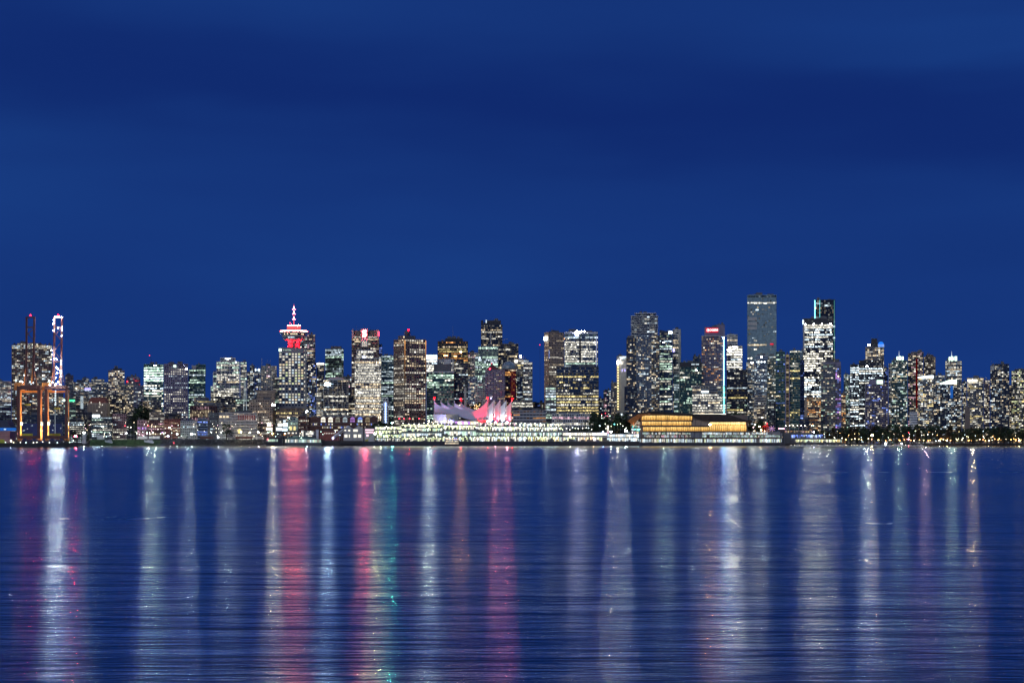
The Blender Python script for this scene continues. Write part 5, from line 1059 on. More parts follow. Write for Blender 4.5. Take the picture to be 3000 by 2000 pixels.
box_house('pink and white striped signboard building at the left end of the cruise pier', 1068, 1096, 1254, 1290, 3022, 'white', [(1070, 1095, 1257, 1261), (1071, 1094, 1264, 1268), (1073, 1080, 1272, 1278)], name='signboard_building', wm='k', base=G, ws=1.6)
# left shore pieces
box_house('white flat-roofed hut left of the launched boat', 285, 303, 1274, 1282, 3042, 'white', (), name='hut', base=G2)
box_house('tall white tank with a dazzling lamp by the harbour signal', 241, 252, 1267, 1282, 3070, 'white', (), name='storage_tank', base=G)
# trains
def train(label, x0, x1, D, wall, lit=True, n=1):
    r = thing('train_car', label, 'train car', (X((x0+x1)/2, D), D, G2)); h = 3.6
    b = MB().box(X(x0, D), X(x1, D), D, D+3, G2+1.0, G2+h+1); b.build('body', WALL[wall], r)
    MB().box(X(x0, D)+.3, X(x1, D)-.3, D+.4, D+2.6, G2+h+1, G2+h+1.4).build('roof', WALL['grey'], r)
    for xx in (x0+4, x1-4): MB().box(X(xx, D)-1.2, X(xx, D)+1.2, D+.3, D+2.7, G2, G2+1.0).build('bogie', WALL['dark'], r)
    if lit:
        for k in range(int((x1-x0)/4)): MB().box(X(x0+1.5+k*4, D), X(x0+3.8+k*4, D), D-.06, D-.01, G2+2.6, G2+3.6).build('window', GM('n', .8 if k % 3 else 1.4, False), r)
train('white commuter train car, left one by the launched boats', 404, 431, 3037, 'white'); train('white commuter train car, second one left of the blue lamp', 436, 467, 3037, 'white')
train('dark green railway car below the floodlit corner block', 521, 548, 3037, 'dgrey'); train('dark red freight car below the blue washed block', 586, 624, 3037, 'dbrick', False)
train('dull red freight car left of the white one near the tall dark tree', 690, 740, 3037, 'dbrick', False); train('long pale freight car at the foot of the tan stone office', 742, 772, 3037, 'light', False)
# ---- promenade between pier and convention hall
pr1 = levels('promenade_gallery', 'long curved white-lit gallery between the cruise pier and the convention hall', 1648, 1778, 3016, [(1267.5, 1275, 8.5, 'nnn', 1.35, 1), (1280.5, 1291, 4.5, 'nwlc', .85, .72)], col=33, slab='white')
pr2 = levels('promenade_gallery', 'right part of the gallery with closely spaced white ribs', 1778, 1872, 3018, [(1272, 1279.5, 8, 'cnc', 1.3, 1), (1282.5, 1292, 3.1, 'cnc', 1.25, .92)], col=6.3, slab='white')
# ---- convention hall
D_ = 3022; cv = thing('convention_centre', 'long glass convention hall glowing gold under a dark sloping roof', 'building', (X(2030, D_), D_, G))
gold = [glow('gold_interior_%d' % k, c, s, False) for k, (c, s) in enumerate((((1, .70, .27), 1.35), ((1, .78, .38), 1.7), ((1, .62, .20), 1.0), ((1, .84, .48), 3.2)))]
roofp = [(1832, 1232), (1868, 1210), (1888, 1207), (1902, 1203.5), (1960, 1207), (2028, 1212), (2060, 1212.5), (2106, 1212.5), (2130, 1214), (2152, 1219), (2176, 1228), (2212, 1234)]
rm = MB(); top = [(X(a, D_), Z(b, D_)) for a, b in roofp]; bot = [(X(a, D_), Z(b+c, D_)) for (a, b), c in zip(roofp, (1.5, 3, 4.5, 7, 9, 6, 19, 22, 20, 15, 6, 2.5))]
n_ = len(top)
for (ya, sc) in ((D_-3, 1), (D_+70, 1)):
    for (x, z) in top: rm.v.append((x, ya, z))
    for (x, z) in bot: rm.v.append((x, ya, z))
for i in range(n_-1):
    rm.f += [(i, n_+i, n_+i+1, i+1), (2*n_+i, 2*n_+i+1, 3*n_+i+1, 3*n_+i), (i, i+1, 2*n_+i+1, 2*n_+i), (n_+i, 3*n_+i, 3*n_+i+1, n_+i+1)]
rm.build('roof', mat('dark_roof', (.045, .035, .03), rough=.9, noise=.3), cv)
sf = MB(); 
for i in range(1, 5):
    a = P(roofp[i][0], roofp[i][1]+(3, 4.5, 7, 9)[i-1]+.2, D_-2.6); b = P(roofp[i+1][0], roofp[i+1][1]+(4.5, 7, 9, 6)[i-1]+.2, D_-2.6); sf.bar(a, b, .5)
sf.build('wood_soffit', WALL['orange'], cv)
def goldrow(x0, x1, yt, yb, n, ytl=None, b=0):
    for k in range(n):
        a = x0+(x1-x0)*k/n; c = x0+(x1-x0)*(k+1)/n
        t0 = yt if ytl is None else ytl+(yt-ytl)*min(1, k/2.5)
        f = R.uniform(.75, 1.15)*(1.8 if b else 1); lo = (.85*f, .40*f, .07*f); hi = (1.6*f, 1.02*f, .34*f) if not b else (1.9*f, 1.35*f, .55*f); m3 = MB()
        for q in range(3):
            aa = X(a+(c-a)*q/3, D_)+.2; bb = X(a+(c-a)*(q+1)/3, D_)-.2; g_ = R.uniform(.8, 1.15)
            m3.opane((0, D_+1.1), (1, 0), (0, -1), aa, bb, 0, Z(yb, D_), Z(t0, D_), [[v*g_ for v in lo], [v*g_ for v in lo], [v*g_ for v in hi], [v*g_ for v in hi]])
        m3.build('window', LIT, cv)
        MB().box(X(c, D_)-.22, X(c, D_)+.22, D_-.6, D_-.1, Z(yb+.5, D_), Z(t0-.5, D_)).build('mullion', WALL['dark'], cv)
goldrow(1880, 2002, 1216.5, 1230, 9, 1217); goldrow(2002, 2028, 1218, 1230, 2)
goldrow(1881, 2026, 1234.5, 1245.5, 10); goldrow(1884, 2078, 1250.5, 1262, 12)
goldrow(2078, 2187, 1246, 1262, 6); goldrow(2080, 2185, 1236.5, 1245.6, 7, None, 3)
MB().box(X(1878, D_), X(2190, D_), D_+1.3, D_+70, G, Z(1217, D_)+1).build('core_wall', WALL['brown'], cv)
MB().box(X(2028, D_), X(2078, D_), D_+.6, D_+1.25, Z(1247, D_), Z(1231, D_)).build('timber_wall', WALL['tan'], cv)
for (x0, x1, ya, yb) in ((1878, 2030, 1230.6, 1233.6), (1880, 2078, 1246, 1249.6), (1882, 2215, 1262.6, 1265), (1872, 2290, 1281.5, 1284)):
    MB().box(X(x0, D_), X(x1, D_), D_-1.6, D_+1.2, Z(yb, D_), Z(ya, D_)).build('floor_slab', mat('bronze_fascia', (.10, .06, .05)), cv)
def lrow(x0, x1, yt, yb, n, pal, s, y=None):
    for k in range(n):
        a = x0+(x1-x0)*k/n; c = x0+(x1-x0)*(k+1)/n; bb = s*R.choice((.55, .8, 1, 1.2))
        m = MB(); 
        for j in range(5):
            if R.random() < .85:
                aa = X(a+(c-a)*j/5, D_); cc_ = X(a+(c-a)*(j+.93)/5, D_); q = bb*R.uniform(.6, 1.25); m.opane((0, D_+1.0), (1, 0), (0, -1), aa+.1, cc_, 0, Z(yb, D_)+R.choice((0, 0, .8)), Z(yt, D_)-R.choice((0, 0, .7)), [v*q for v in PAL[R.choice(pal)]])
        if m.v: m.build('window', LIT, cv)
        MB().box(X(c, D_)-.2, X(c, D_)+.2, D_-.6, D_-.1, Z(yb+.4, D_), Z(yt-.4, D_)).build('mullion', WALL['dgrey'], cv)
lrow(1882, 2024, 1266, 1272, 8, 'gnc', 1.1); lrow(1884, 2024, 1273.5, 1281, 8, 'cnk', .85); lrow(2058, 2250, 1266, 1273, 13, 'cnc', 1.15); lrow(2058, 2285, 1274, 1281, 15, 'cg', .8)
MB().box(X(2024, D_), X(2058, D_), D_-.4, D_+.9, Z(1281, D_), Z(1265.5, D_)).build('grey_screen_wall', WALL['grey'], cv)
lrow(1874, 1916, 1285, 1295.5, 5, 'ccn', 1.25); lrow(1916, 2290, 1285, 1295.5, 28, 'ccnc', 1.35)
for k in range(14): MB().box(X(1926+k*27.5, D_), X(1929.5+k*27.5, D_), D_+.4, D_+.8, Z(1295.3, D_), Z(1285.5, D_)).build('yellow_column', GM('l', .85, False), cv)
MB().box(X(1872, D_), X(2292, D_), D_+1.4, D_+20, G, Z(1264, D_)).build('lower_wall', WALL['grey'], cv)
for k in range(10):
    xx = 1905+k*16.5
    if xx > 2080: break
    MB().bar(P(xx+2, 1217, D_-1.4), P(xx-4, 1283, D_-1.4), .3).build('leaning_column', WALL['dark'], cv)
# left glass wing under the timber eave
lw = levels('glass_wing', 'tall glass wing with teal and pink lights at the left end of the convention hall', 1849, 1880, 3030, [(1236, 1244, 2.4, 'n', .22, .8), (1247, 1253, 3, 'nct', .7, .8), (1255, 1262, 3, 'gtc', .9, .9), (1264, 1271, 3, 'kwn', 1.1, .9), (1273, 1280, 2.6, 'wn', .7, .8)], col=8, slab='grey')
MB().prism([(X(a_, D_), Z(b_, D_)) for a_, b_ in ((1838, 1233.5), (1858, 1243), (1866, 1232), (1882, 1219), (1906, 1213), (1902, 1210.5), (1870, 1213), (1850, 1224))][::-1], D_-2.4, D_+6).build('timber_eave', WALL['orange'], cv)
for k in range(2): lamp(1452+k*34, 1237, 3004, (1, .26, .32), 190, ('left' if not k else 'right')+' one of two added pink streak lights below the red and white sails', None, G, .6, name='sail_streak_light')  # added panels standing in for the pink reflection of the sails
spot('eave_uplight', 1860, 1262, 3022, P(1862, 1225, 3028), 30000, (1, .6, .3), 90)
lamp(2080, 1243, 3018, 'o', 480, 'strong amber floodlight where the golden hall meets the taller glass hall', None, G, .7)
# street-end lights and signals
T('low_building', 'dark canopy building at the street end left of the convention hall', 1838, 1849, 1244, 3060, **S(OFF, wall='blue', p=.7, pal='c', br=1.0, dep=14))
lamp(1790, 1264, 3010, 'n', 800, 'dazzling white lamp cluster at the foot of the street gap', None, G, .9)
lamp(1834, 1262, 3012, 'c', 190, 'dazzling white lamp just left of the convention hall wing', None, G, .8)
lamp(1800, 1242, 3030, 't', 40, 'cyan traffic light in front of the street trees', None, G, .6, name='traffic_light', cat='traffic light')
lamp(1767, 1264, 3012, 'b', 60, 'blue lamp left of the dazzling street-end cluster', None, G, .6)
lamp(1757, 1247, 3030, 'c', 18, 'plain white street lamp right of the pale hotel podium', None, G)
for k in range(15): lamp(1765+R.gauss(8, 8), R.uniform(1209, 1236), 3055+R.uniform(0, 20), R.choice((RED, RED, 'r', 'g', 'y')), R.choice((5, 9, 14)), 'red or green signal light glimmering up the street gap', 'signal lights up the street', G, .5, name='traffic_light', cat='traffic light')
for k in range(10): lamp(1750+R.uniform(0, 90), R.uniform(1240, 1258), 3020+R.uniform(0, 6), R.choice(('w', 'n', 'l', 'n')), R.choice((6, 10)), 'small warm street lamp under the trees at the street end', 'lamps under the trees at the street end', G, .4)
col_ = thing('lit_column', 'tall pale pink and white lit column at the street end', 'column', (X(1781, 3024), 3024, G))
for k, (c, s) in enumerate((('r', .6), ('k', .9), ('k', 1.0), ('n', 1.1), ('n', 1.5))): MB().box(-1.3, 1.3, 0, 2.4, 5+k*4.4, 5+k*4.4+4.2).build('light_section', GM(c, s, False), col_, world=False)
# hotel podium lamps and front lights
lamp(1670, 1279, 3003, 'w', 60, 'amber quay lamp below the curved gallery, left one', None, Z(1293.5, 3003), .6)
lamp(1739, 1284, 3003, 'o', 60, 'amber quay lamp below the curved gallery, right one', None, Z(1293.5, 3003), .6)
for k in range(16): lamp(1590+k*9.6+R.uniform(-3, 3), R.uniform(1250, 1262), 3004, R.choice('nnlc'), R.choice((8, 16, 26)), 'bright small lamp among the trees on the upper promenade', 'lamps on the upper promenade', Z(1293, 3004), .5)
# pier tower, carnival, blue restaurant
pt = thing('signal_tower', 'dark lattice pier tower with a white light bar on top', 'tower', (X(2293, 2994), 2994, -1))
for s in (-1, 1):
    for u in (0, 1): MB().bar((X(2293, 2994)+s*2.8, 2994+u*4, -1), (X(2293, 2994)+s*2.5, 2994+u*4, Z(1257, 2994)), .4).build('leg', WALL['dgrey'], pt)
for k in range(8): MB().bar((X(2293, 2994)-2.7, 2994, k*2.7), (X(2293, 2994)+2.7, 2994, k*2.7+2.7), .2).build('brace', WALL['grey'], pt)
MB().box(X(2287, 2994), X(2299, 2994), 2993.5, 2998.5, Z(1268, 2994), Z(1257, 2994)).build('cabin', WALL['dark'], pt); MB().box(X(2280, 2994), X(2298, 2994), 2992, 2993, Z(1256.5, 2994), Z(1253.5, 2994)).build('light_bar', GM('k', 3), pt)
for (px, py, c, p_, t_) in ((2212, 1243, 'c', 60, 'white lamp at the right tip of the convention hall roof'), (2225, 1249, 'o', 90, 'orange glowing lamp left of the red carnival tent'), (2230, 1259, 'o', 60, 'strong orange lamp low beside the red carnival tent'), (2247, 1240, 'r', 40, 'red lamp on top of the carnival tent'), (2207, 1251, 'k', 30, 'pinkish lamp right of the golden glass hall'), (2210, 1262, 'w', 30, 'warm lamp on the terrace edge right of the golden hall'), (2240, 1262, 'w', 24, 'warm terrace lamp below the red carnival tent')):
    lamp(px, py, 3010, c, p_, t_, None, G, .6)
rt = thing('carnival_tent', 'red lit open-sided carnival tent beside the convention hall', 'tent', (X(2242, 3024), 3024, G))
for k in range(4): MB().bar((X(2234+k*5.5, 3024), 3024, G), (X(2234+k*5.5, 3024), 3024, Z(1250-k*1.2, 3024)), .3).build('post', GM('r', .6, False), rt)
MB().prism([(X(2232, 3024), Z(1250, 3024)), (X(2252, 3024), Z(1250, 3024)), (X(2248, 3024), Z(1243, 3024)), (X(2236, 3024), Z(1247, 3024))], 3023, 3028).build('canopy', glow('tent_red', (1, .05, .04), .5, False), rt)
pw = thing('carnival_ride', 'purple and pink star-shaped ride with radiating arms', 'ride', (X(2260, 3022), 3022, G)); c0 = P(2261, 1255, 3022)
for k in range(8): a = 2*PI*k/8+.2; MB().bar(c0, c0+Vector((5.5*math.cos(a), 0, 4.6*math.sin(a))), .35).build('arm', GM('p' if k % 2 else 'k', .9, False), pw)
MB().bar((c0.x, c0.y+.8, G), tuple(c0), .5).build('support', WALL['dgrey'], pw)
br_ = levels('waterfront_restaurant', 'low curved restaurant lit deep blue and cyan behind the marina', 2318, 2418, 3020, [(1273, 1282, 3, 'bbbc', 1.0, .8)], col=12, slab='navy', dep=16)
br2 = levels('marina_gallery', 'long low gallery with yellow-green lit windows under the blue restaurant', 2330, 2466, 3012, [(1287, 1295, 2.6, 'llgyn', .95, .93)], col=12, slab='grey', dep=8)
br3 = levels('terrace_bar', 'curved terrace dotted with amber and pink lights above the blue restaurant', 2296, 2378, 3034, [(1262, 1267, 3.2, 'okyw', .8, .6)], col=10, slab='tan', dep=12)
for k, px in enumerate((2303, 2314, 2325, 2337, 2348, 2359)):
    r = thing('leaning_lamp_post', 'tall leaning lamp post on the curved terrace', 'lamp', (X(px+1, 3030), 3030, Z(1268, 3030)), 0, 'leaning lamp posts on the terrace')
    b = Vector((0, 0, 0)); t1 = Vector((1.6, 0, Z(1248, 3030)-Z(1268, 3030))); MB().bar(b, t1, .22, 5).bar(t1, t1+Vector((-2.4, 0, 1.0)), .18).build('pole', WALL['light'], r, world=False); MB().ball(t1+Vector((-2.6, 0, .7)), .6).build('lamp_head', lampmat('n', 22, .6), r, world=False)
for px in (2374, 2379):
    r = thing('leaning_lamp_post', 'one of two closely paired leaning lamp posts at the terrace end', 'lamp', (X(px, 3030), 3030, Z(1270, 3030)), 0, 'paired leaning lamp posts'); t1 = Vector((2.2, 0, Z(1246, 3030)-Z(1270, 3030)))
    MB().bar((0, 0, 0), t1, .22, 5).build('pole', WALL['light'], r, world=False); MB().ball(t1, .55).build('lamp_head', lampmat('g', 16, .55), r, world=False)
lamp(2384, 1265, 3010, VIO, 60, 'violet-white lamp at the right end of the blue restaurant', None, G, .6)
for k in range(14): lamp(R.uniform(2412, 2462), R.uniform(1268, 1284), 3024, R.choice('nnwlc'), R.choice((4, 8, 12)), 'small pale lamp on the dark slope right of the blue restaurant', 'lamps on the slope right of the blue restaurant', G, .4)

# ==================================================================== container cranes on their dock
DC = 2300
cd = MB(); xl = X(-260, 2286); xr = X(229.5, 2286); xr2 = X(229.5, 2440); xl2 = X(-260, 2440); zt = Z(1297, 2286)
for z in (-3, zt): cd.v += [(xl, 2286, z), (xr, 2286, z), (xr2, 2440, z), (xl2, 2440, z)]
cd.f = [(0,1,5,4), (1,2,6,5), (2,3,7,6), (3,0,4,7), (4,5,6,7), (3,2,1,0)]; struct('container_quay', cd, mat('quay_face', (.035, .035, .04), rough=.85, noise=.4))
ub = .45
def crane(label, ox, D, lit):
    """ox: pixel shift from the left crane"""
    r = thing('container_crane', label, 'crane', (X(85+ox, D), D, zt)); q = lambda x, y, d=0: Vector((X(x+ox, D), D+d, Z(y, D)))
    dk, og = WALL['maroon'], WALL['orange']
    def b(n, a, c, rad, m, r2=None): return MB().bar(a, c, rad, 4, r2).build(n, m, r)
    for x in (54, 114): b('leg', q(x, 1284), q(x, 1137), 2.2, dk)                     # waterside legs
    for x in (40.5, 101):                                                              # landside legs, seen beside them
        b('leg', q(x, 1291, 28), q(x, 1216, 28), 2.7, og); b('leg', q(x, 1218, 28), q(x, 1140, 28), 2.3, og)
        b('brace', q(x+2, 1236, 14), q(x+11, 1142, 14), .55, og)
        MB().box(X(x+ox-5, D), X(x+ox+7, D), D+24, D+31, Z(1245, D), Z(1235, D)).build('leg_platform', WALL['white'], r)
    b('sill_beam', q(50, 1280), q(118, 1280), 2.3, dk); b('portal_beam', q(50, 1136), q(118, 1136), 2.6, dk); b('portal_beam', q(34, 1145, 28), q(108, 1145, 28), 1.5, og)
    for x in (52, 116): b('trolley_girder', q(x, 1132, -2), q(x-12, 1132, 30), 1.1, dk)
    MB().box(X(38+ox, D), X(59+ox, D), D+6, D+22, Z(1142, D), Z(1120, D)).build('machinery_house', og, r)
    MB().box(X(62+ox, D), X(108+ox, D), D-3, D+12, Z(1139, D), Z(1128, D)).build('trolley_platform', dk, r)
    # raised boom: two girders with cross members
    la, lb, ra, rb = q(79, 1128, -3), q(83.5, 929, -9), q(99.5, 1128, -3), q(106, 929, -9)
    b('boom_girder', la, lb, 1.35, dk); b('boom_girder', ra, rb, 1.35, dk)
    for t_ in (0.0, .34, .845, .99):
        b('boom_cross_beam', la.lerp(lb, t_), ra.lerp(rb, t_), .95, dk)
    for t0, t1 in ((.36, .5), (.64, .5), (.64, .78), (.84, .72)): b('boom_lacing', la.lerp(lb, t1), ra.lerp(rb, t0), .42, dk)
    # apex frame and stays
    ap = q(74, 1050, 6); b('apex_frame', q(76, 1128, 0), ap, .7, dk); b('apex_frame', q(58, 1122, 20), ap, .55, og); b('apex_frame', q(66, 1122, 18), ap, .5, og); b('apex_frame', q(84, 1122, 14), q(92, 1066, 8), .75, og)
    b('stay', ap, la.lerp(lb, .34), .25, dk); b('stay', q(92, 1066, 8), q(106, 1124, 4), .3, og)
    for k in range(8):
        x = 52+k*9.0
        mb = MB()
        p = q(x-3, 1294.5, -1); s = q(x+3, 1294.5, -1); mb.bar(p, q(x, 1288, -1), .35).bar(s, q(x, 1288, -1), .35)
        mb.build('bogie_arm', dk, r)
        for xx in (x-2.6, x+2.6): c = q(xx, 1294.6, -1.6); w_ = MB(); w_.lathe(0, 0, [(.85, -.3), (.85, .3)], 10); w_.v = [(c.x+vx, c.y+vz, c.z+vy+.15) for vx, vy, vz in w_.v]; w_.build('wheel', WALL['dark'], r)
    for x in (53, 61, 80, 88, 106, 114): MB().box(X(x-2+ox, D), X(x+3+ox, D), D+3, D+4, Z(1287, D), Z(1283.5, D)).build('bogie_cover', og, r)
    sx, sy = ((68, 1180) if not lit else (74, 1191))
    MB().box(X(sx-1+ox, D), X(sx+15+ox, D), D+8, D+11, Z(sy+7, D), Z(sy+2, D)).build('spreader', mat('yellow_paint', (.55, .42, .04)), r)
    for x in (sx+3, sx+11): b('hoist_rope', q(x, sy+2, 9), q(x, 1136, 9), .16, WALL['grey'])
    MB().ball(q(95, 925, -9), .7).build('beacon', GM(REDP, 300 if not lit else 60), r); MB().ball(q(74, 1046, 5), .75).build('beacon', GM(REDP, 420 if not lit else 120), r)
    def fl(x, y, s=95, rad=.48, c='c'): MB().ball(q(x, y, -11 if y < 1130 else -4), rad).build('floodlight', GM(c, round(s*1.6)), r)
    if lit:
        for x, y, s in ((87, 930, 100), (91, 929.5, 140), (95, 930, 120), (99, 929.5, 140), (105, 930.5, 320), (83, 939, 130), (82, 949, 210), (81, 969, 230), (95, 962, 60), (107, 960, 45), (107, 968, 35), (106, 985, 30), (77, 1027, 130), (78, 1039, 150), (75, 1054, 120), (84, 1052, 110), (91, 1052, 110), (104, 1058, 150), (104, 1067, 220), (103, 1086, 110), (103, 1093, 150), (90, 1077, 50), (94, 1081, 60), (92, 1094, 60), (90, 1107, 90), (104, 1103, 60), (70, 1116, 70), (71, 1128, 90), (79, 1120, 50), (90, 1125, 90), (88, 1128, 60), (102, 1127, 90), (96, 1119, 50)): fl(x, y, s)
        for k in range(7): MB().box(X(75.5+ox+R.uniform(-2, 2), D), X(80+ox, D), D+6, D+6.3, Z(1147+k*6.6, D), Z(1143+k*6.6, D)).build('cabin_lamp', GM('c', 1.3, False), r)
    else:
        for x, y, s in ((66, 1118, 25), (72, 1119, 25), (104, 1122, 8), (95, 1119, 5)): fl(x, y, s, .45)
    return r
crane('dark red and orange container crane with raised boom, the left unlit one', 0, DC, False)
crane('container crane with raised boom outlined by dazzling white floodlights, the right one', 81, DC+2, True)
# uplights inside the portals, seen as the orange glow on the landside legs
for px in (40, 103, 122, 184):
    spot('portal_uplight', px+1, 1293, DC+18, P(px, 1230, DC+29), 200000, (1, .82, .55), 100)
    MB().ball(P(px-6, 1292.5, DC+14), .4)
quay_lamp_pos = [(32, 1291, 'n', 80), (16, 1295, 'g', 12), (60, 1295, 'n', 30), (76, 1296, 'c', 20), (98, 1296, 'n', 25), (125, 1294, 'w', 40), (145, 1296, 'n', 22), (168, 1296, 'c', 18), (204, 1295, 'g', 14), (215, 1290, 'g', 18), (108, 1295, 'n', 20), (40, 1296, 'w', 14)]
for px, py, c, p_ in quay_lamp_pos: lamp(px, py, 2294, c, p_, 'white or yellowish work lamp on the container quay edge', 'work lamps on the container quay', zt, .4, name='quay_lamp')
lamp(221.5, 1277, 2294, RED, 110, 'red harbour signal on a short mast at the end of the container quay', None, zt, .8, name='harbour_signal', cat='signal')
def simple(name, label, cat, boxes, D, m, group=None):
    x0 = min(b[0] for b in boxes); x1 = max(b[1] for b in boxes); r = thing(name, label, cat, (X((x0+x1)/2, D), D, zt if D < 2900 else G), 0, group)
    return r
sh = thing('port_shed', 'brown port shed with a bright blue fascia at the left edge', 'shed', (X(10, 2400), 2400, zt))
MB().box(X(-60, 2400), X(29, 2400), 2400, 2430, zt, Z(1262, 2400)).build('wall', WALL['pink'], sh); MB().box(X(-60, 2400)-.5, X(29.5, 2400), 2399.2, 2430, Z(1261, 2400)+.05, Z(1252.5, 2400)).build('fascia', glow('blue_fascia', (.03, .22, .85), .55, False), sh); MB().prism([(X(-60, 2400), Z(1252.3, 2400)), (X(30, 2400), Z(1252.3, 2400)), (X(20, 2400), Z(1233, 2400)), (X(-60, 2400), Z(1228, 2400))], 2400, 2428).build('roof', WALL['navy'], sh)
a = P(14.5, 1257, 2398.6); MB().lathe(0, 0, [(1.4, -.1), (1.4, .1)], 12)
e_ = MB().lathe(0, 0, [(1.3, -.1), (1.3, .1)], 14); e_.v = [(a.x+x*1.1, a.y+z, a.z+y*.6) for x, y, z in e_.v]; e_.build('emblem', GM('c', 1.0, False), sh)
for yy in (1266, 1271, 1276, 1281): MB().box(X(-60, 2400), X(28.5, 2400), 2399.7, 2399.95, Z(yy+.6, 2400), Z(yy, 2400)).build('wall_rib', WALL['dbrick'], sh)
def container(px0, px1, y0_, y1_, D, label, m):
    r = thing('shipping_container', label, 'container', (X((px0+px1)/2, D), D, zt)); MB().box(X(px0, D), X(px1, D), D, D+2.6, zt if y1_ > 1294 else Z(y1_, D), Z(y0_, D)).build('body', m, r)
    for k in range(int((px1-px0)/2.2)): MB().box(X(px0+.8+k*2.2, D), X(px0+1.3+k*2.2, D), D-.12, D-.01, (zt if y1_ > 1294 else Z(y1_, D))+.2, Z(y0_, D)-.2).build('rib', m, r)
    return r
yel = mat('yellow_steel', (.62, .52, .05)); 
container(-8, 11.5, 1286.5, 1296, 2330, 'yellow-green container low at the left edge of the quay', mat('lime_steel', (.5, .55, .06)))
def barrier(px0, px1, label):
    r = thing('yellow_barrier', label, 'barrier', (X((px0+px1)/2, 2360), 2360, zt)); n = int((px1-px0)/3.2)
    for k in range(n): MB().box(X(px0+k*3.2, 2360), X(px0+k*3.2+2.6, 2360), 2360, 2362, Z(1276, 2360), Z(1269.5, 2360)).build('panel', yel, r)
    MB().box(X(px0, 2360), X(px1, 2360), 2360.2, 2361.8, Z(1277.5, 2360), Z(1276.1, 2360)).build('rail', yel, r)
    for k in range(3): MB().box(X(px0+2+k*(px1-px0-5)/2, 2360), X(px0+3+k*(px1-px0-5)/2, 2360), 2360.3, 2361.5, zt, Z(1277.5, 2360)).build('post', WALL['dgrey'], r)
    if 0: spot('barrier_light', (px0+px1)/2, 1266, 2352, P((px0+px1)/2, 1274, 2360), 1500, (1, .9, .6), 130)
barrier(57, 96, 'row of yellow barrier panels seen through the left crane portal'); barrier(138, 177, 'row of yellow barrier panels seen through the right crane portal')
bs = thing('blue_warehouse', 'big plain dark blue warehouse seen through the crane portals', 'warehouse', (X(118, 2436), 2436, zt)); MB().box(X(57, 2436), X(182, 2436), 2434, 2439, zt-.5, Z(1240, 2436)).build('wall', mat('blue_sheet', (.03, .05, .16)), bs); MB().box(X(56, 2436), X(183, 2436), 2433.6, 2439.2, Z(1240, 2436)+.03, Z(1239, 2436)).build('roof', WALL['navy'], bs)
for k in range(22): MB().box(X(60+R.uniform(0, 116), 2436), X(60, 2436)+0, 0, 0, 0, 0) if 0 else None
for k in range(16): p = P(R.uniform(60, 178), R.uniform(1244, 1262), 2433.6); MB().box(p.x-.5, p.x+.5, 2433.6, 2433.9, p.z-.35, p.z+.35).build('window', GM('c', R.choice((.4, .9, 1.3)), False), bs)
pl = thing('light_mast', 'thin tall white lit mast standing inside the right crane portal', 'mast', (X(161.5, 2395), 2395, zt)); MB().bar((0, 0, 0), (0, 0, Z(1192, 2395)-zt), .35, 5).build('pole', GM('c', .35, False), pl, world=False)

# ==================================================================== vessels
def hull(mb, x0, x1, y0, y1, z0, z1, bow=.25):
    w = x1-x0; b = len(mb.v); pts = [(x0, .5), (x0+w*bow, 0), (x1, .08), (x1, .92), (x0+w*bow, 1)]
    for z, s in ((z0, .86), (z1, 1)):
        cxm = (x0+x1)/2
        for (x, v) in pts: mb.v.append((cxm+(x-cxm)*s, y0+(y1-y0)*(.5+(v-.5)*s), z))
    n = 5
    for k in range(n): j = (k+1) % n; mb.f.append((b+k, b+j, b+n+j, b+n+k))
    mb.f.append(tuple(range(b+n-1, b-1, -1))); mb.f.append(tuple(range(b+n, b+2*n))); return mb
D_ = 2880; pb = thing('excursion_boat', 'three-decked excursion boat with a warm glowing canopy before the pier', 'boat', (X(1326, D_), D_, 0))
hull(MB(), X(1302, D_), X(1350, D_), D_, D_+8, -.3, Z(1301, D_), .12).build('hull', WALL['dark'], pb)
for i, (x0, x1, yt, yb) in enumerate(((1303, 1344, 1295, 1301), (1305, 1344, 1289, 1294.5))):
    MB().box(X(x0, D_), X(x1, D_), D_+.6+i*.3, D_+7, Z(yb, D_), Z(yt, D_)).build('cabin', WALL['light'], pb)
    for k in range(9): MB().box(X(x0+1+k*4.4, D_), X(x0+4.3+k*4.4, D_), D_+.45+i*.3, D_+.55+i*.3, Z(yb-1, D_), Z(yt+1.6, D_)).build('window', GM(R.choice('wnw'), R.choice((.3, .7, 1.1)), False), pb)
MB().box(X(1305, D_), X(1345, D_), D_+.5, D_+7.5, Z(1289, D_), Z(1288.2, D_)).build('deck', WALL['light'], pb); MB().box(X(1306, D_), X(1343, D_), D_+.8, D_+7, Z(1286.4, D_), Z(1284.6, D_)).build('canopy', glow('warm_canopy', (1, .62, .42), 1.5, False), pb)
for x in (1308, 1318, 1328, 1340): MB().bar(P(x, 1289, D_+1), P(x, 1285, D_+1), .12).build('post', WALL['light'], pb)
MB().bar(P(1345, 1301, D_+4), P(1345, 1290, D_+4), .8, 6).build('funnel', WALL['dark'], pb)
D_ = 2996; sb2 = thing('harbour_ferry', 'long low harbour ferry with green-white lit windows at its berth', 'ferry', (X(890, D_), D_, 0))
hull(MB(), X(830, D_), X(944, D_), D_, D_+10, -.3, Z(1297.5, D_), .06).build('hull', WALL['dgrey'], sb2)
MB().prism([(X(833, D_), Z(1297.4, D_)), (X(941, D_), Z(1297.4, D_)), (X(938, D_), Z(1286, D_)), (X(910, D_), Z(1281, D_)), (X(895, D_), Z(1279, D_)), (X(845, D_), Z(1279.5, D_)), (X(838, D_), Z(1285, D_))], D_+.6, D_+9.4).build('cabin', WALL['teal'], sb2)
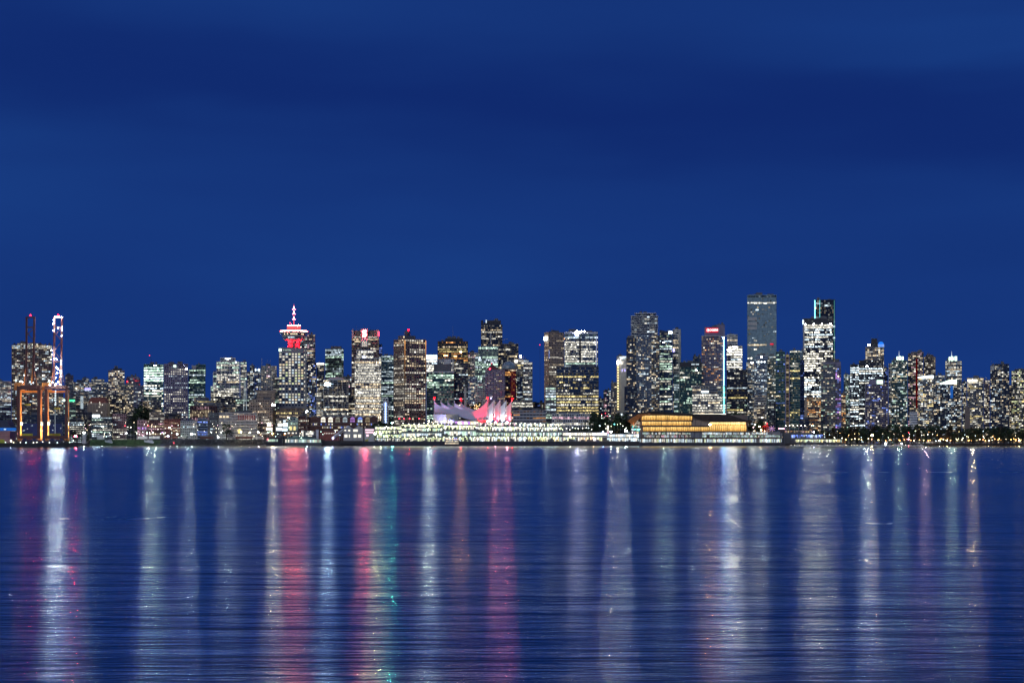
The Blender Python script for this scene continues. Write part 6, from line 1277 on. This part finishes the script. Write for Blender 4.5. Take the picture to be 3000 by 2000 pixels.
for k in range(26): x = 836+k*4; MB().box(X(x, D_), X(x+3.1, D_), D_+.45, D_+.55, Z(1295.5, D_), Z(1286.5+(k > 15)*.8, D_)).build('window', GM(R.choice('gcn'), R.choice((.35, .7, .9, 1.2)), False), sb2)
MB().box(X(893, D_), X(925, D_), D_+2, D_+8, Z(1281, D_), Z(1277.6, D_)).build('bridge', WALL['dark'], sb2); MB().ball(P(883, 1282.5, D_), .5).build('side_lamp', GM('g', 30), sb2)
sb3 = thing('harbour_ferry', 'second harbour ferry with dark arched roof and a red lamp left of the green-white one', 'ferry', (X(800, 3004), 3004, 0)); D_ = 3004
hull(MB(), X(776, D_), X(829, D_), D_, D_+9, -.3, Z(1298, D_), .1).build('hull', WALL['dark'], sb3); MB().prism([(X(778, D_), Z(1297.9, D_)), (X(827, D_), Z(1297.9, D_)), (X(826, D_), Z(1284, D_)), (X(812, D_), Z(1279, D_)), (X(792, D_), Z(1280, D_)), (X(779, D_), Z(1287, D_))], D_+.6, D_+8.4).build('cabin', WALL['dark'], sb3)
for k in range(8): x = 781+k*4.2; MB().box(X(x, D_), X(x+3, D_), D_+.4, D_+.55, Z(1293, D_), Z(1286, D_)).build('window', GM(R.choice('gc'), R.choice((.3, .7, 1.0)), False), sb3)
MB().ball(P(784, 1286, D_), .6).build('side_lamp', GM('r', 25), sb3)
def yacht(label, x0, x1, D, tilt):
    r = thing('motor_yacht', label, 'boat', (X((x0+x1)/2, D), D, Z(1296, D))); w = (x1-x0)*mpp(D)
    hull(MB(), -w/2, w/2, 0, 4, 0, 2.6, .35).build('hull', WALL['white'], r, world=False); MB().prism([(-w*.18, 2.62), (w*.35, 2.62), (w*.3, 4.4), (-w*.02, 4.6)], .6, 3.4).build('cabin', WALL['white'], r, world=False)
    MB().prism([(-w*.08, 3.2), (w*.28, 3.2), (w*.26, 4.0), (-w*.0, 4.1)], .45, .58).build('window', WALL['dark'], r, world=False); MB().bar((w*.1, 2, 4.5), (w*.1, 2, 6.2), .08).build('mast', WALL['light'], r, world=False)
    r.rotation_euler = (0, math.radians(tilt), 0); return r
yacht('white motor yacht drawn up on the grass bank, bow down right', 305, 329, 3014, 12); yacht('white and violet lit yacht below the white train cars', 420, 450, 3013, 9)
0 and spot('yacht_light', 317, 1270, 3000, P(317, 1290, 3014), 1500, (.8, .9, 1), 100); spot('yacht_light', 437, 1270, 3000, P(437, 1290, 3013), 2200, (.6, .6, 1), 100)
# marina
def boat0():
    r = thing('moored_boat', 'small white moored boat with a dim mast in the marina before the dark park', 'boat', (0, 0, 0), 0, 'boats moored in the marina')
    hull(MB(), -3.6, 3.6, 0, 2.6, -.2, 1.1, .3).build('hull', WALL['white'], r, world=False); MB().prism([(-1.2, 1.12), (2.2, 1.12), (1.9, 2.3), (-.6, 2.3)], .4, 2.2).build('cabin', WALL['light'], r, world=False); MB().bar((.3, 1.3, 2.3), (.3, 1.3, 8.5), .09).build('mast', WALL['light'], r, world=False); return r
b0 = boat0(); boats = [b0]
for k in range(32): boats.append(copy_tree(b0))
for k, b_ in enumerate(boats):
    px = 2338+k*11.3+R.uniform(-3, 3); Dd = 2984+R.choice((0, 7)); b_.location = (X(px, Dd), Dd, 0); s = R.uniform(.8, 1.25); b_.scale = (s, s, s); b_.rotation_euler = (0, 0, R.uniform(-.3, .3))
fl_ = thing('floating_dock', 'long low floating dock lined with tiny lamps in the marina', 'dock', (X(2510, 2996), 2996, 0)); MB().box(X(2310, 2996), X(2712, 2996), 2995, 2997, -.2, .55).build('deck', WALL['grey'], fl_)
for k in range(44): lamp(2318+k*8.8+R.uniform(-2.5, 2.5), 1303.2+R.uniform(-.4, .4), 2994.6, R.choice('wwyn'), R.choice((4, 7, 10)), 'tiny warm lamp on the floating dock of the marina', 'lamps on the floating dock', .5, .3, name='dock_lamp')
for px, g_ in ((2595, 'left'), (2642, 'right')): lamp(px, 1299, 2992, 'c', 75, '%s one of two dazzling white floodlights in the marina' % g_, None, .5, .7, name='floodlight_mast')
# ==================================================================== lamps along the left shore and the park
for (px, py, c, p_, t_) in ((300, 1249, 'g', 60, 'bright greenish star lamp in front of the harbour office'), (246, 1267, 'g', 100, 'very bright lamp on the white tank'), (370, 1269, 'c', 60, 'strong white lamp left of the purple columned house'), (383, 1251, 'n', 30, 'white lamp on a tall pole above the strong shore lamp'), (448, 1267, 'n', 70, 'white lamp in front of the dark brick row'), (497, 1252, 'n', 60, 'white lamp on a tall pole before the redder brick block'), (562, 1271, 'c', 130, 'dazzling white star lamp on the rocky shore below the corner block'), (519, 1271, 'g', 60, 'pale green lamp left of the dazzling shore lamp'), (619, 1266, 'n', 45, 'lamp below the dark slab between the pale blocks'), (648, 1266, 'n', 45, 'lamp left of the tall dark tree by the long beige warehouse'), (706, 1265, 'y', 70, 'yellow lamp at the lit archway of the long beige warehouse'), (732, 1266, 'w', 70, 'warm lamp right of the lit archway'), (757, 1265, 'n', 80, 'very bright lamp at the foot of the tan stone office'), (492, 1277, 'b', 60, 'blue lamp between the white train cars'), (430, 1269, 'k', 20, 'pinkish lamp before the columned house'), (475, 1267, 'p', 30, 'violet lamp before the brick row'), (798, 1270, 'o', 80, 'left one of two orange lamps above the dark arched ferry'), (835, 1270, 'o', 90, 'right one of two orange lamps above the dark arched ferry'), (785, 1267, 'g', 40, 'greenish lamp left of the orange pair'), (899, 1205, 'c', 110, 'blue-white star lamp on a roof below the blue glass tower'), (366, 1247, RED, 10, 'small red lamp on a pole at far left shore'), (434, 1247, RED, 14, 'small red lamp on a pole before the columned house'), (639, 1280, 'c', 60, 'white lamp low on the rocky bank'), (976, 1283, VIO, 60, 'violet lamp at the foot of the covered stairway'), (509, 1297, RED, 10, 'small red light at the waterline of the rocky bank')):
    lamp(px, py, 3020 if py > 1210 else 3070, c, p_, t_, None, G2-1 if 262 < px < 946 and py < 1285 else 1.0, .6)
for k in range(46): lamp(R.uniform(262, 1000), R.uniform(1262, 1279), 3032, R.choice('nnwcgc'), R.choice((4, 7, 12)), 'small white or warm street lamp along the rail yard shore', 'small lamps along the rail yard shore', G2, .4)
for k in range(40): lamp(R.uniform(200, 800), R.uniform(1236, 1262), 3049.7, R.choice('nnwwk'), R.choice((3, 5, 8)), 'small warm lamp on the street before the old warehouses', 'street lamps before the old warehouses', G2, .35)
for (px, py, p_, t_) in ((2555, 1274, 300, 'brightest orange lamp high in the dark park trees'), (2554, 1286, 150, 'orange lamp directly below the brightest one in the park'), (2668, 1289, 120, 'orange lamp beside the red one in the park'), (2887, 1290, 90, 'left one of a close pair of orange lamps in the park'), (2897, 1290, 200, 'right bright one of a close pair of orange lamps in the park'), (2986, 1290, 220, 'bright orange lamp near the right edge of the park'), (2774, 1289, 190, 'bright orange lamp left of the middle of the park'), (2839, 1289, 120, 'single orange lamp in the dark right half of the park'), (2757, 1285, 90, 'orange lamp above a white one in the park')):
    lamp(px, py, 3012, 'o', p_*.36, t_, None, G, .65)
for (px, py, c) in ((2477, 1286, 'y'), (2495, 1286, 'y'), (2516, 1286, 'y'), (2575, 1288, 'o'), (2610, 1288, 'o'), (2634, 1288, 'o'), (2645, 1276, 'o'), (2694, 1288, 'o'), (2725, 1289, 'o'), (2805, 1289, 'y'), (2908, 1279, 'y'), (2928, 1284, 'y'), (2970, 1285, 'o'), (2976, 1291, 'o'), (2746, 1274, 'o'), (2837, 1280, 'y'), (2785, 1289, 'o'), (2467, 1283, 'n')):
    lamp(px, py, 3012, c, 30, 'amber path lamp under the dark trees of the park', 'amber path lamps in the park', G, .5)
for (px, py, c, p_) in ((2732, 1271, 'n', 36), (2718, 1272, 'n', 12), (2881, 1278, 'w', 8), (2821, 1283, 'n', 10), (2752, 1290, 'c', 60), (2742, 1291, 'c', 40), (2700, 1274, 'n', 8), (2682, 1262, 'l', 40), (2662, 1286, 'r', 60), (2662, 1267, 'r', 12)):
    lamp(px, py, 3011, c, p_, 'white, red or lime lamp scattered among the park trees', 'mixed lamps among the park trees', G, .5)
for k in range(24): lamp(2450+k*23+R.uniform(-9, 9), R.uniform(1284, 1291), 3011.5, R.choice('ooyw'), 36, 'amber path lamp under the dark trees of the park', 'amber path lamps in the park', G, .6)
for k in range(46): lamp(R.uniform(2440, 3000), R.uniform(1262, 1290), 3013, R.choice('nwoyc'), R.choice((1.5, 3, 5)), 'tiny distant lamp glimmering through the park trees', 'tiny lamps through the park trees', G, .3)
# archway light and warning lamp over the gap
o = find('long beige seven-storey'); p = loc(o, 702, 1262, 3055, 0); MB().prism([(p.x-2.4, p.z-3.5), (p.x+2.4, p.z-3.5)]+[(p.x+2.4*math.cos(t_), p.z+1+2.4*math.sin(t_)) for t_ in [PI*j/8 for j in range(9)]], -.9, -.5).build('lit_archway', GM('y', 1.1, False), o, world=False)
for k in range(24): px = 698+(k % 8)*6.6; yy = 1216+(k//8)*5; lpiece(o, 'red_lit_window', px, px+2.6, yy, yy+3.2, 3055, glow('red_blind', (.8, .03, .03), .28, False), -.85, -.5)
for k in range(3): lpiece(o, 'window', 643+k*10, 650+k*10, 1218, 1223, 3055, GM('w', 1.2, False), -.9, -.5)
for nm_, px, py, tx, ty, lb_ in (('tower_crane', 438, 1041, 443, 1052, 'tiny distant tower crane jib with a red tip above the left offices'), ('tower_crane', 1581.5, 1010, 1582, 1026, 'tiny red-lit jib in the gap left of the tan stone tower')):
    r = thing(nm_, lb_, 'crane', (X(tx, 3700), 3700, G)); a = P(px, py, 3700)-Vector(r.location); b = P(tx, ty, 3700)-Vector(r.location)
    MB().bar((b.x, 0, 0), (b.x, 0, b.z), .25).bar(b, a, .3).build('jib', WALL['dark'], r, world=False); MB().ball(a, .9).build('beacon', GM(RED, 4), r, world=False)
r = find('tallest central tower'); lbar(r, 'roof_crane_jib', (1466, 997), (1488, 992), 3330, .4, WALL['light'], -2)
def digger(px, D, label, up):
    r = thing('mobile_crane', label, 'crane', (X(px, D), D, Z(1292.6, D))); MB().box(-2.4, 2.4, 0, 2.4, .6, 2.6).build('body', yel, r, world=False); MB().box(-2.8, 2.8, -.1, 2.5, 0, .6).build('track', WALL['dark'], r, world=False); MB().bar((0, 1, 2.2), (up[0], 1, up[1]), .45).build('boom', yel, r, world=False); return r
digger(1074, 2999, 'yellow mobile crane with raised boom at the left end of the pier', (8, 10)); digger(1461, 2999, 'small yellow lift truck on the pier below the sails', (-2, 4)); digger(1579, 2999, 'yellow excavator with bent arm on the pier right of the sails', (4, 6))
for k in range(18):
    pass
pk = thing('timber_pier', 'dark timber pier on piles left of the cruise pier', 'pier', (X(1028, 3000), 3000, 0)); MB().box(X(994, 3000), X(1063, 3000), 3000, 3014, 3.0, 4.6).build('deck', WALL['dark'], pk)
for k in range(16): MB().bar((X(996+k*4.3, 3000), 3000.6, -2), (X(996+k*4.3, 3000), 3000.6, 3.1), .3, 6).build('pile', WALL['dark'], pk)

# ==================================================================== trees
leafm = mat('tree_leaves', (.035, .06, .022), rough=.9, noise=.5, nscale=.15); bark = mat('tree_bark', (.05, .035, .025), rough=.9)
leafw = mat('autumn_leaves', (.09, .06, .02), rough=.9, noise=.5, nscale=.15)
def tree_mesh(seed, h, rad, dens=420, lm=leafm, shape=1.0, leaf=.75):
    rg = random.Random(seed); r = thing('tree', 't', 'tree', (0, 0, 0)); tr = MB(); th = h*.42
    tr.bar((0, 0, -1), (0, 0, th), h*.028, 7, h*.018); tips = []
    for k in range(7):
        a = rg.uniform(0, 2*PI); e = Vector((math.cos(a)*rad*rg.uniform(.4, .85), math.sin(a)*rad*rg.uniform(.4, .85), h*rg.uniform(.5, .85))); tr.bar((0, 0, th*rg.uniform(.6, 1)), e, h*.012, 5, h*.004); tips.append(e)
    tr.build('trunk', bark, r, world=False)
    lv = MB(); cl = [(Vector((math.cos(q)*rad*rg.uniform(0, .75), math.sin(q)*rad*rg.uniform(0, .75), h*rg.uniform(.34, .92)*1.0)), rad*rg.uniform(.22, .45)) for q in [rg.uniform(0, 6.28) for _ in range(15)]]
    for i in range(dens):
        c0_, rr0 = rg.choice(cl); d = Vector((rg.gauss(0, 1), rg.gauss(0, 1), rg.gauss(0, .8))); d = d.normalized()*rr0*rg.uniform(.5, 1.1); p = c0_+d
        tap = 1-max(0, (p.z/h-.55))*shape; p.x *= tap; p.y *= tap
        if p.z < h*.2: p.z = h*.2+rg.random()
        u = Vector((rg.gauss(0, 1), rg.gauss(0, 1), rg.gauss(0, 1))).normalized(); v = u.orthogonal().normalized(); w_ = u.cross(v); s = leaf*rg.uniform(.5, 1.2)
        lv.quad(p+v*s, p+w_*s*.7, p-v*s, p-w_*s*.7)
    lv.build('crown', lm, r, world=False, kind='stuff'); return r
TV = [tree_mesh(1, 16, 7), tree_mesh(2, 14, 7.5, 460), tree_mesh(3, 19, 7, 460, leafm, .7), tree_mesh(4, 12, 6, 360, leafw)]
used = set()
def put_tree(k, px, ytop, D, base, label, group=None, wide=1.0):
    hgt = (16, 14, 19, 12)[k]; z = Z(ytop, D)-base; s = z/(hgt*.97)
    t = TV[k] if k not in used else copy_tree(TV[k]); used.add(k)
    t.location = (X(px, D), D, base); t.scale = (s*wide, s*wide, s); t.rotation_euler = (0, 0, R.uniform(0, 6)); t['label'] = label
    if group: t['group'] = group
    elif 'group' in t: del t['group']
    t['kind_'] = 0; del t['kind_']
for k in range(62):
    px = 2378+k*10.4+R.uniform(-5, 5); row = k % 2
    yt = R.uniform(1243, 1256) if row else R.uniform(1252, 1268)
    if px < 2440: yt += 10
    put_tree(R.choice((0, 1, 2, 3)), px, yt, 3034+R.uniform(0, 8) if row else 3018+R.uniform(0, 9), G, 'dark leafy tree in the waterfront park belt', 'trees of the waterfront park belt', 1.15)
for k in range(40):
    px = 2400+k*15.6+R.uniform(-5, 5); put_tree(R.choice((1, 3)), px, R.uniform(1278, 1286), 3026+R.uniform(0, 4), G, 'low dark bushy tree along the park shore path', 'low trees along the park shore path', 1.5)
for px, yt in ((1752, 1208), (1762, 1222), (1755, 1232), (1744+8, 1240), (1812, 1216), (1822, 1210), (1833, 1222), (1802, 1228), (1815, 1236)): put_tree(R.choice((0, 1, 2)), px, yt, 3040+R.uniform(0, 8), G, 'green street tree beside the bright street gap', 'street trees beside the bright street gap')
for k in range(12): put_tree(R.choice((0, 2)), 1668+k*7, R.uniform(1248, 1256), 3036+R.uniform(0, 3), G, 'slim tree in the row before the pale hotel podium', 'row of trees before the pale hotel podium', .45)
for px, yt in ((1098, 1237), (1107, 1235), (1118, 1233), (1128, 1236), (1138, 1228), (1142, 1238)): put_tree(R.choice((0, 1)), px, yt, 3052+R.uniform(0, 6), G, 'green tree behind the left end of the cruise pier', 'trees behind the left end of the cruise pier', .8)
put_tree(2, 664, 1241, 3040, G2, 'tall dark tree standing alone before the long beige warehouse', None, 1.1)
for px, yt in ((412, 1184), (425, 1190), (436, 1196)): put_tree(0, px, yt, 3094, G, 'dark tree above the old warehouse row at left', 'dark trees above the old warehouse row', 1.0)
for px, yt in ((222, 1262), (243, 1272), (256, 1268), (200, 1270)): put_tree(1, px, yt, 3072, G, 'dark tree behind the harbour signal', 'dark trees behind the harbour signal', .8)
for px, yt in ((2158, 1208), (2152, 1222)): put_tree(1, px, yt, 3100, G, 'green lit tree behind the right end of the convention hall roof', 'green trees behind the convention hall roof')
for px, yt in ((2216, 1232), (2228, 1238), (2204, 1240)): put_tree(1, px, yt, 3034, G, 'green tree by the carnival lights', 'green trees by the carnival lights')
for px, yt in ((1395, 1187), (1382, 1194), (1405, 1192)): put_tree(3, px, yt, 3146, G, 'tree hung with tiny gold lights behind the sail roof', 'gold-lit trees behind the sail roof')
for k in range(34): lamp(R.gauss(1393, 8), R.uniform(1184, 1206), 3138, R.choice('wyo'), R.choice((1.2, 2.5)), 'tiny gold fairy light in the trees behind the sail roof', 'gold fairy lights in the trees behind the sail roof', Z(1210, 3138), .35, name='fairy_light', post=False)
for (px, yt, b_) in ((42, 1004, 1022), (119, 1003, 1020), (134, 1006, 1020), (145, 1004, 1020), (47, 1008, 1022)): put_tree(3, px, yt, 3254, Z(1012, 3254)+.6, 'floodlit shrub tree on the roof terrace of the wide dark tower', 'roof terrace trees', 1.4)
for (px) in (42, 130): spot('terrace_light', px, 1011, 3245, P(px, 1007, 3254), 2500, (1, .95, .55), 130)
for i, t in enumerate(TV):
    if i not in used: bpy.data.objects.remove(t)

# labels of the park trees and boats: say what each stands before
SH = [(2300, 2352, 'yellow-green lit marina gallery'), (2352, 2405, 'brown and cream apartment block'), (2405, 2464, 'grey lattice tower with purple bays'), (2464, 2490, 'slim white-green tower'), (2490, 2535, 'black office with white dashes'), (2535, 2602, 'mauve balconied block'), (2602, 2660, 'greenish tower with a short spire'), (2660, 2690, 'dark tower with the red stripe'), (2690, 2736, 'tower with a curved white crest'), (2736, 2754, 'dim blue-grey block'), (2754, 2804, 'tower with a blue vertical strip'), (2804, 2832, 'slim block right of the needle spire'), (2832, 2882, 'tower with the cream penthouse'), (2882, 2901, 'mid block of tiny windows'), (2901, 2958, 'dark blue tower with a white roof frame'), (2958, 3200, 'rightmost tower')]
for o in [q for q in bpy.data.objects if q.parent is None and q.get('group') in ('trees of the waterfront park belt', 'low trees along the park shore path', 'boats moored in the marina')]:
    px = 1500+o.location.x*F/o.location.y
    for a, b, sh_ in SH:
        if a <= px < b:
            g_ = o['group']
            if g_[0] == 't': o['label'] = ('tall' if o.scale.z*15 > 22 else 'medium high')+' dark park tree before the '+sh_
            elif g_[0] == 'l': o['label'] = 'low bushy shore tree before the '+sh_
            else: o['label'] = 'small white moored boat in front of the '+sh_
# pieces of pieces: letters on signs, lamps on masts, ribs on domes, wheels on bogies
NEST = {'lettering': ('sign',), 'emblem': ('sign', 'sign_panel'), 'mast_lamp': ('mast',), 'mast_light': ('mast',), 'mast_arm': ('mast',), 'dome_rib': ('dome',), 'dome_ring': ('dome',), 'crown_rib': ('crown',),
        'wheel': ('bogie_arm',), 'glazing_bar': ('arched_window',), 'railing': ('deck_slab',), 'wall_joint': ('wall',), 'wall_rib': ('wall',), 'shaft_brace': ('shaft',), 'boom_cross_beam': ('boom_girder',), 'boom_lacing': ('boom_girder',), 'rib': ('body',)}
for o in [q for q in bpy.data.objects if q.parent is not None and q.parent.parent is None]:
    stem_ = o.name.split('.')[0]
    if stem_ in NEST:
        for c_ in o.parent.children:
            if c_.name.split('.')[0] in NEST[stem_] and c_ is not o and c_.location.length < 1e-6: o.parent = c_; break
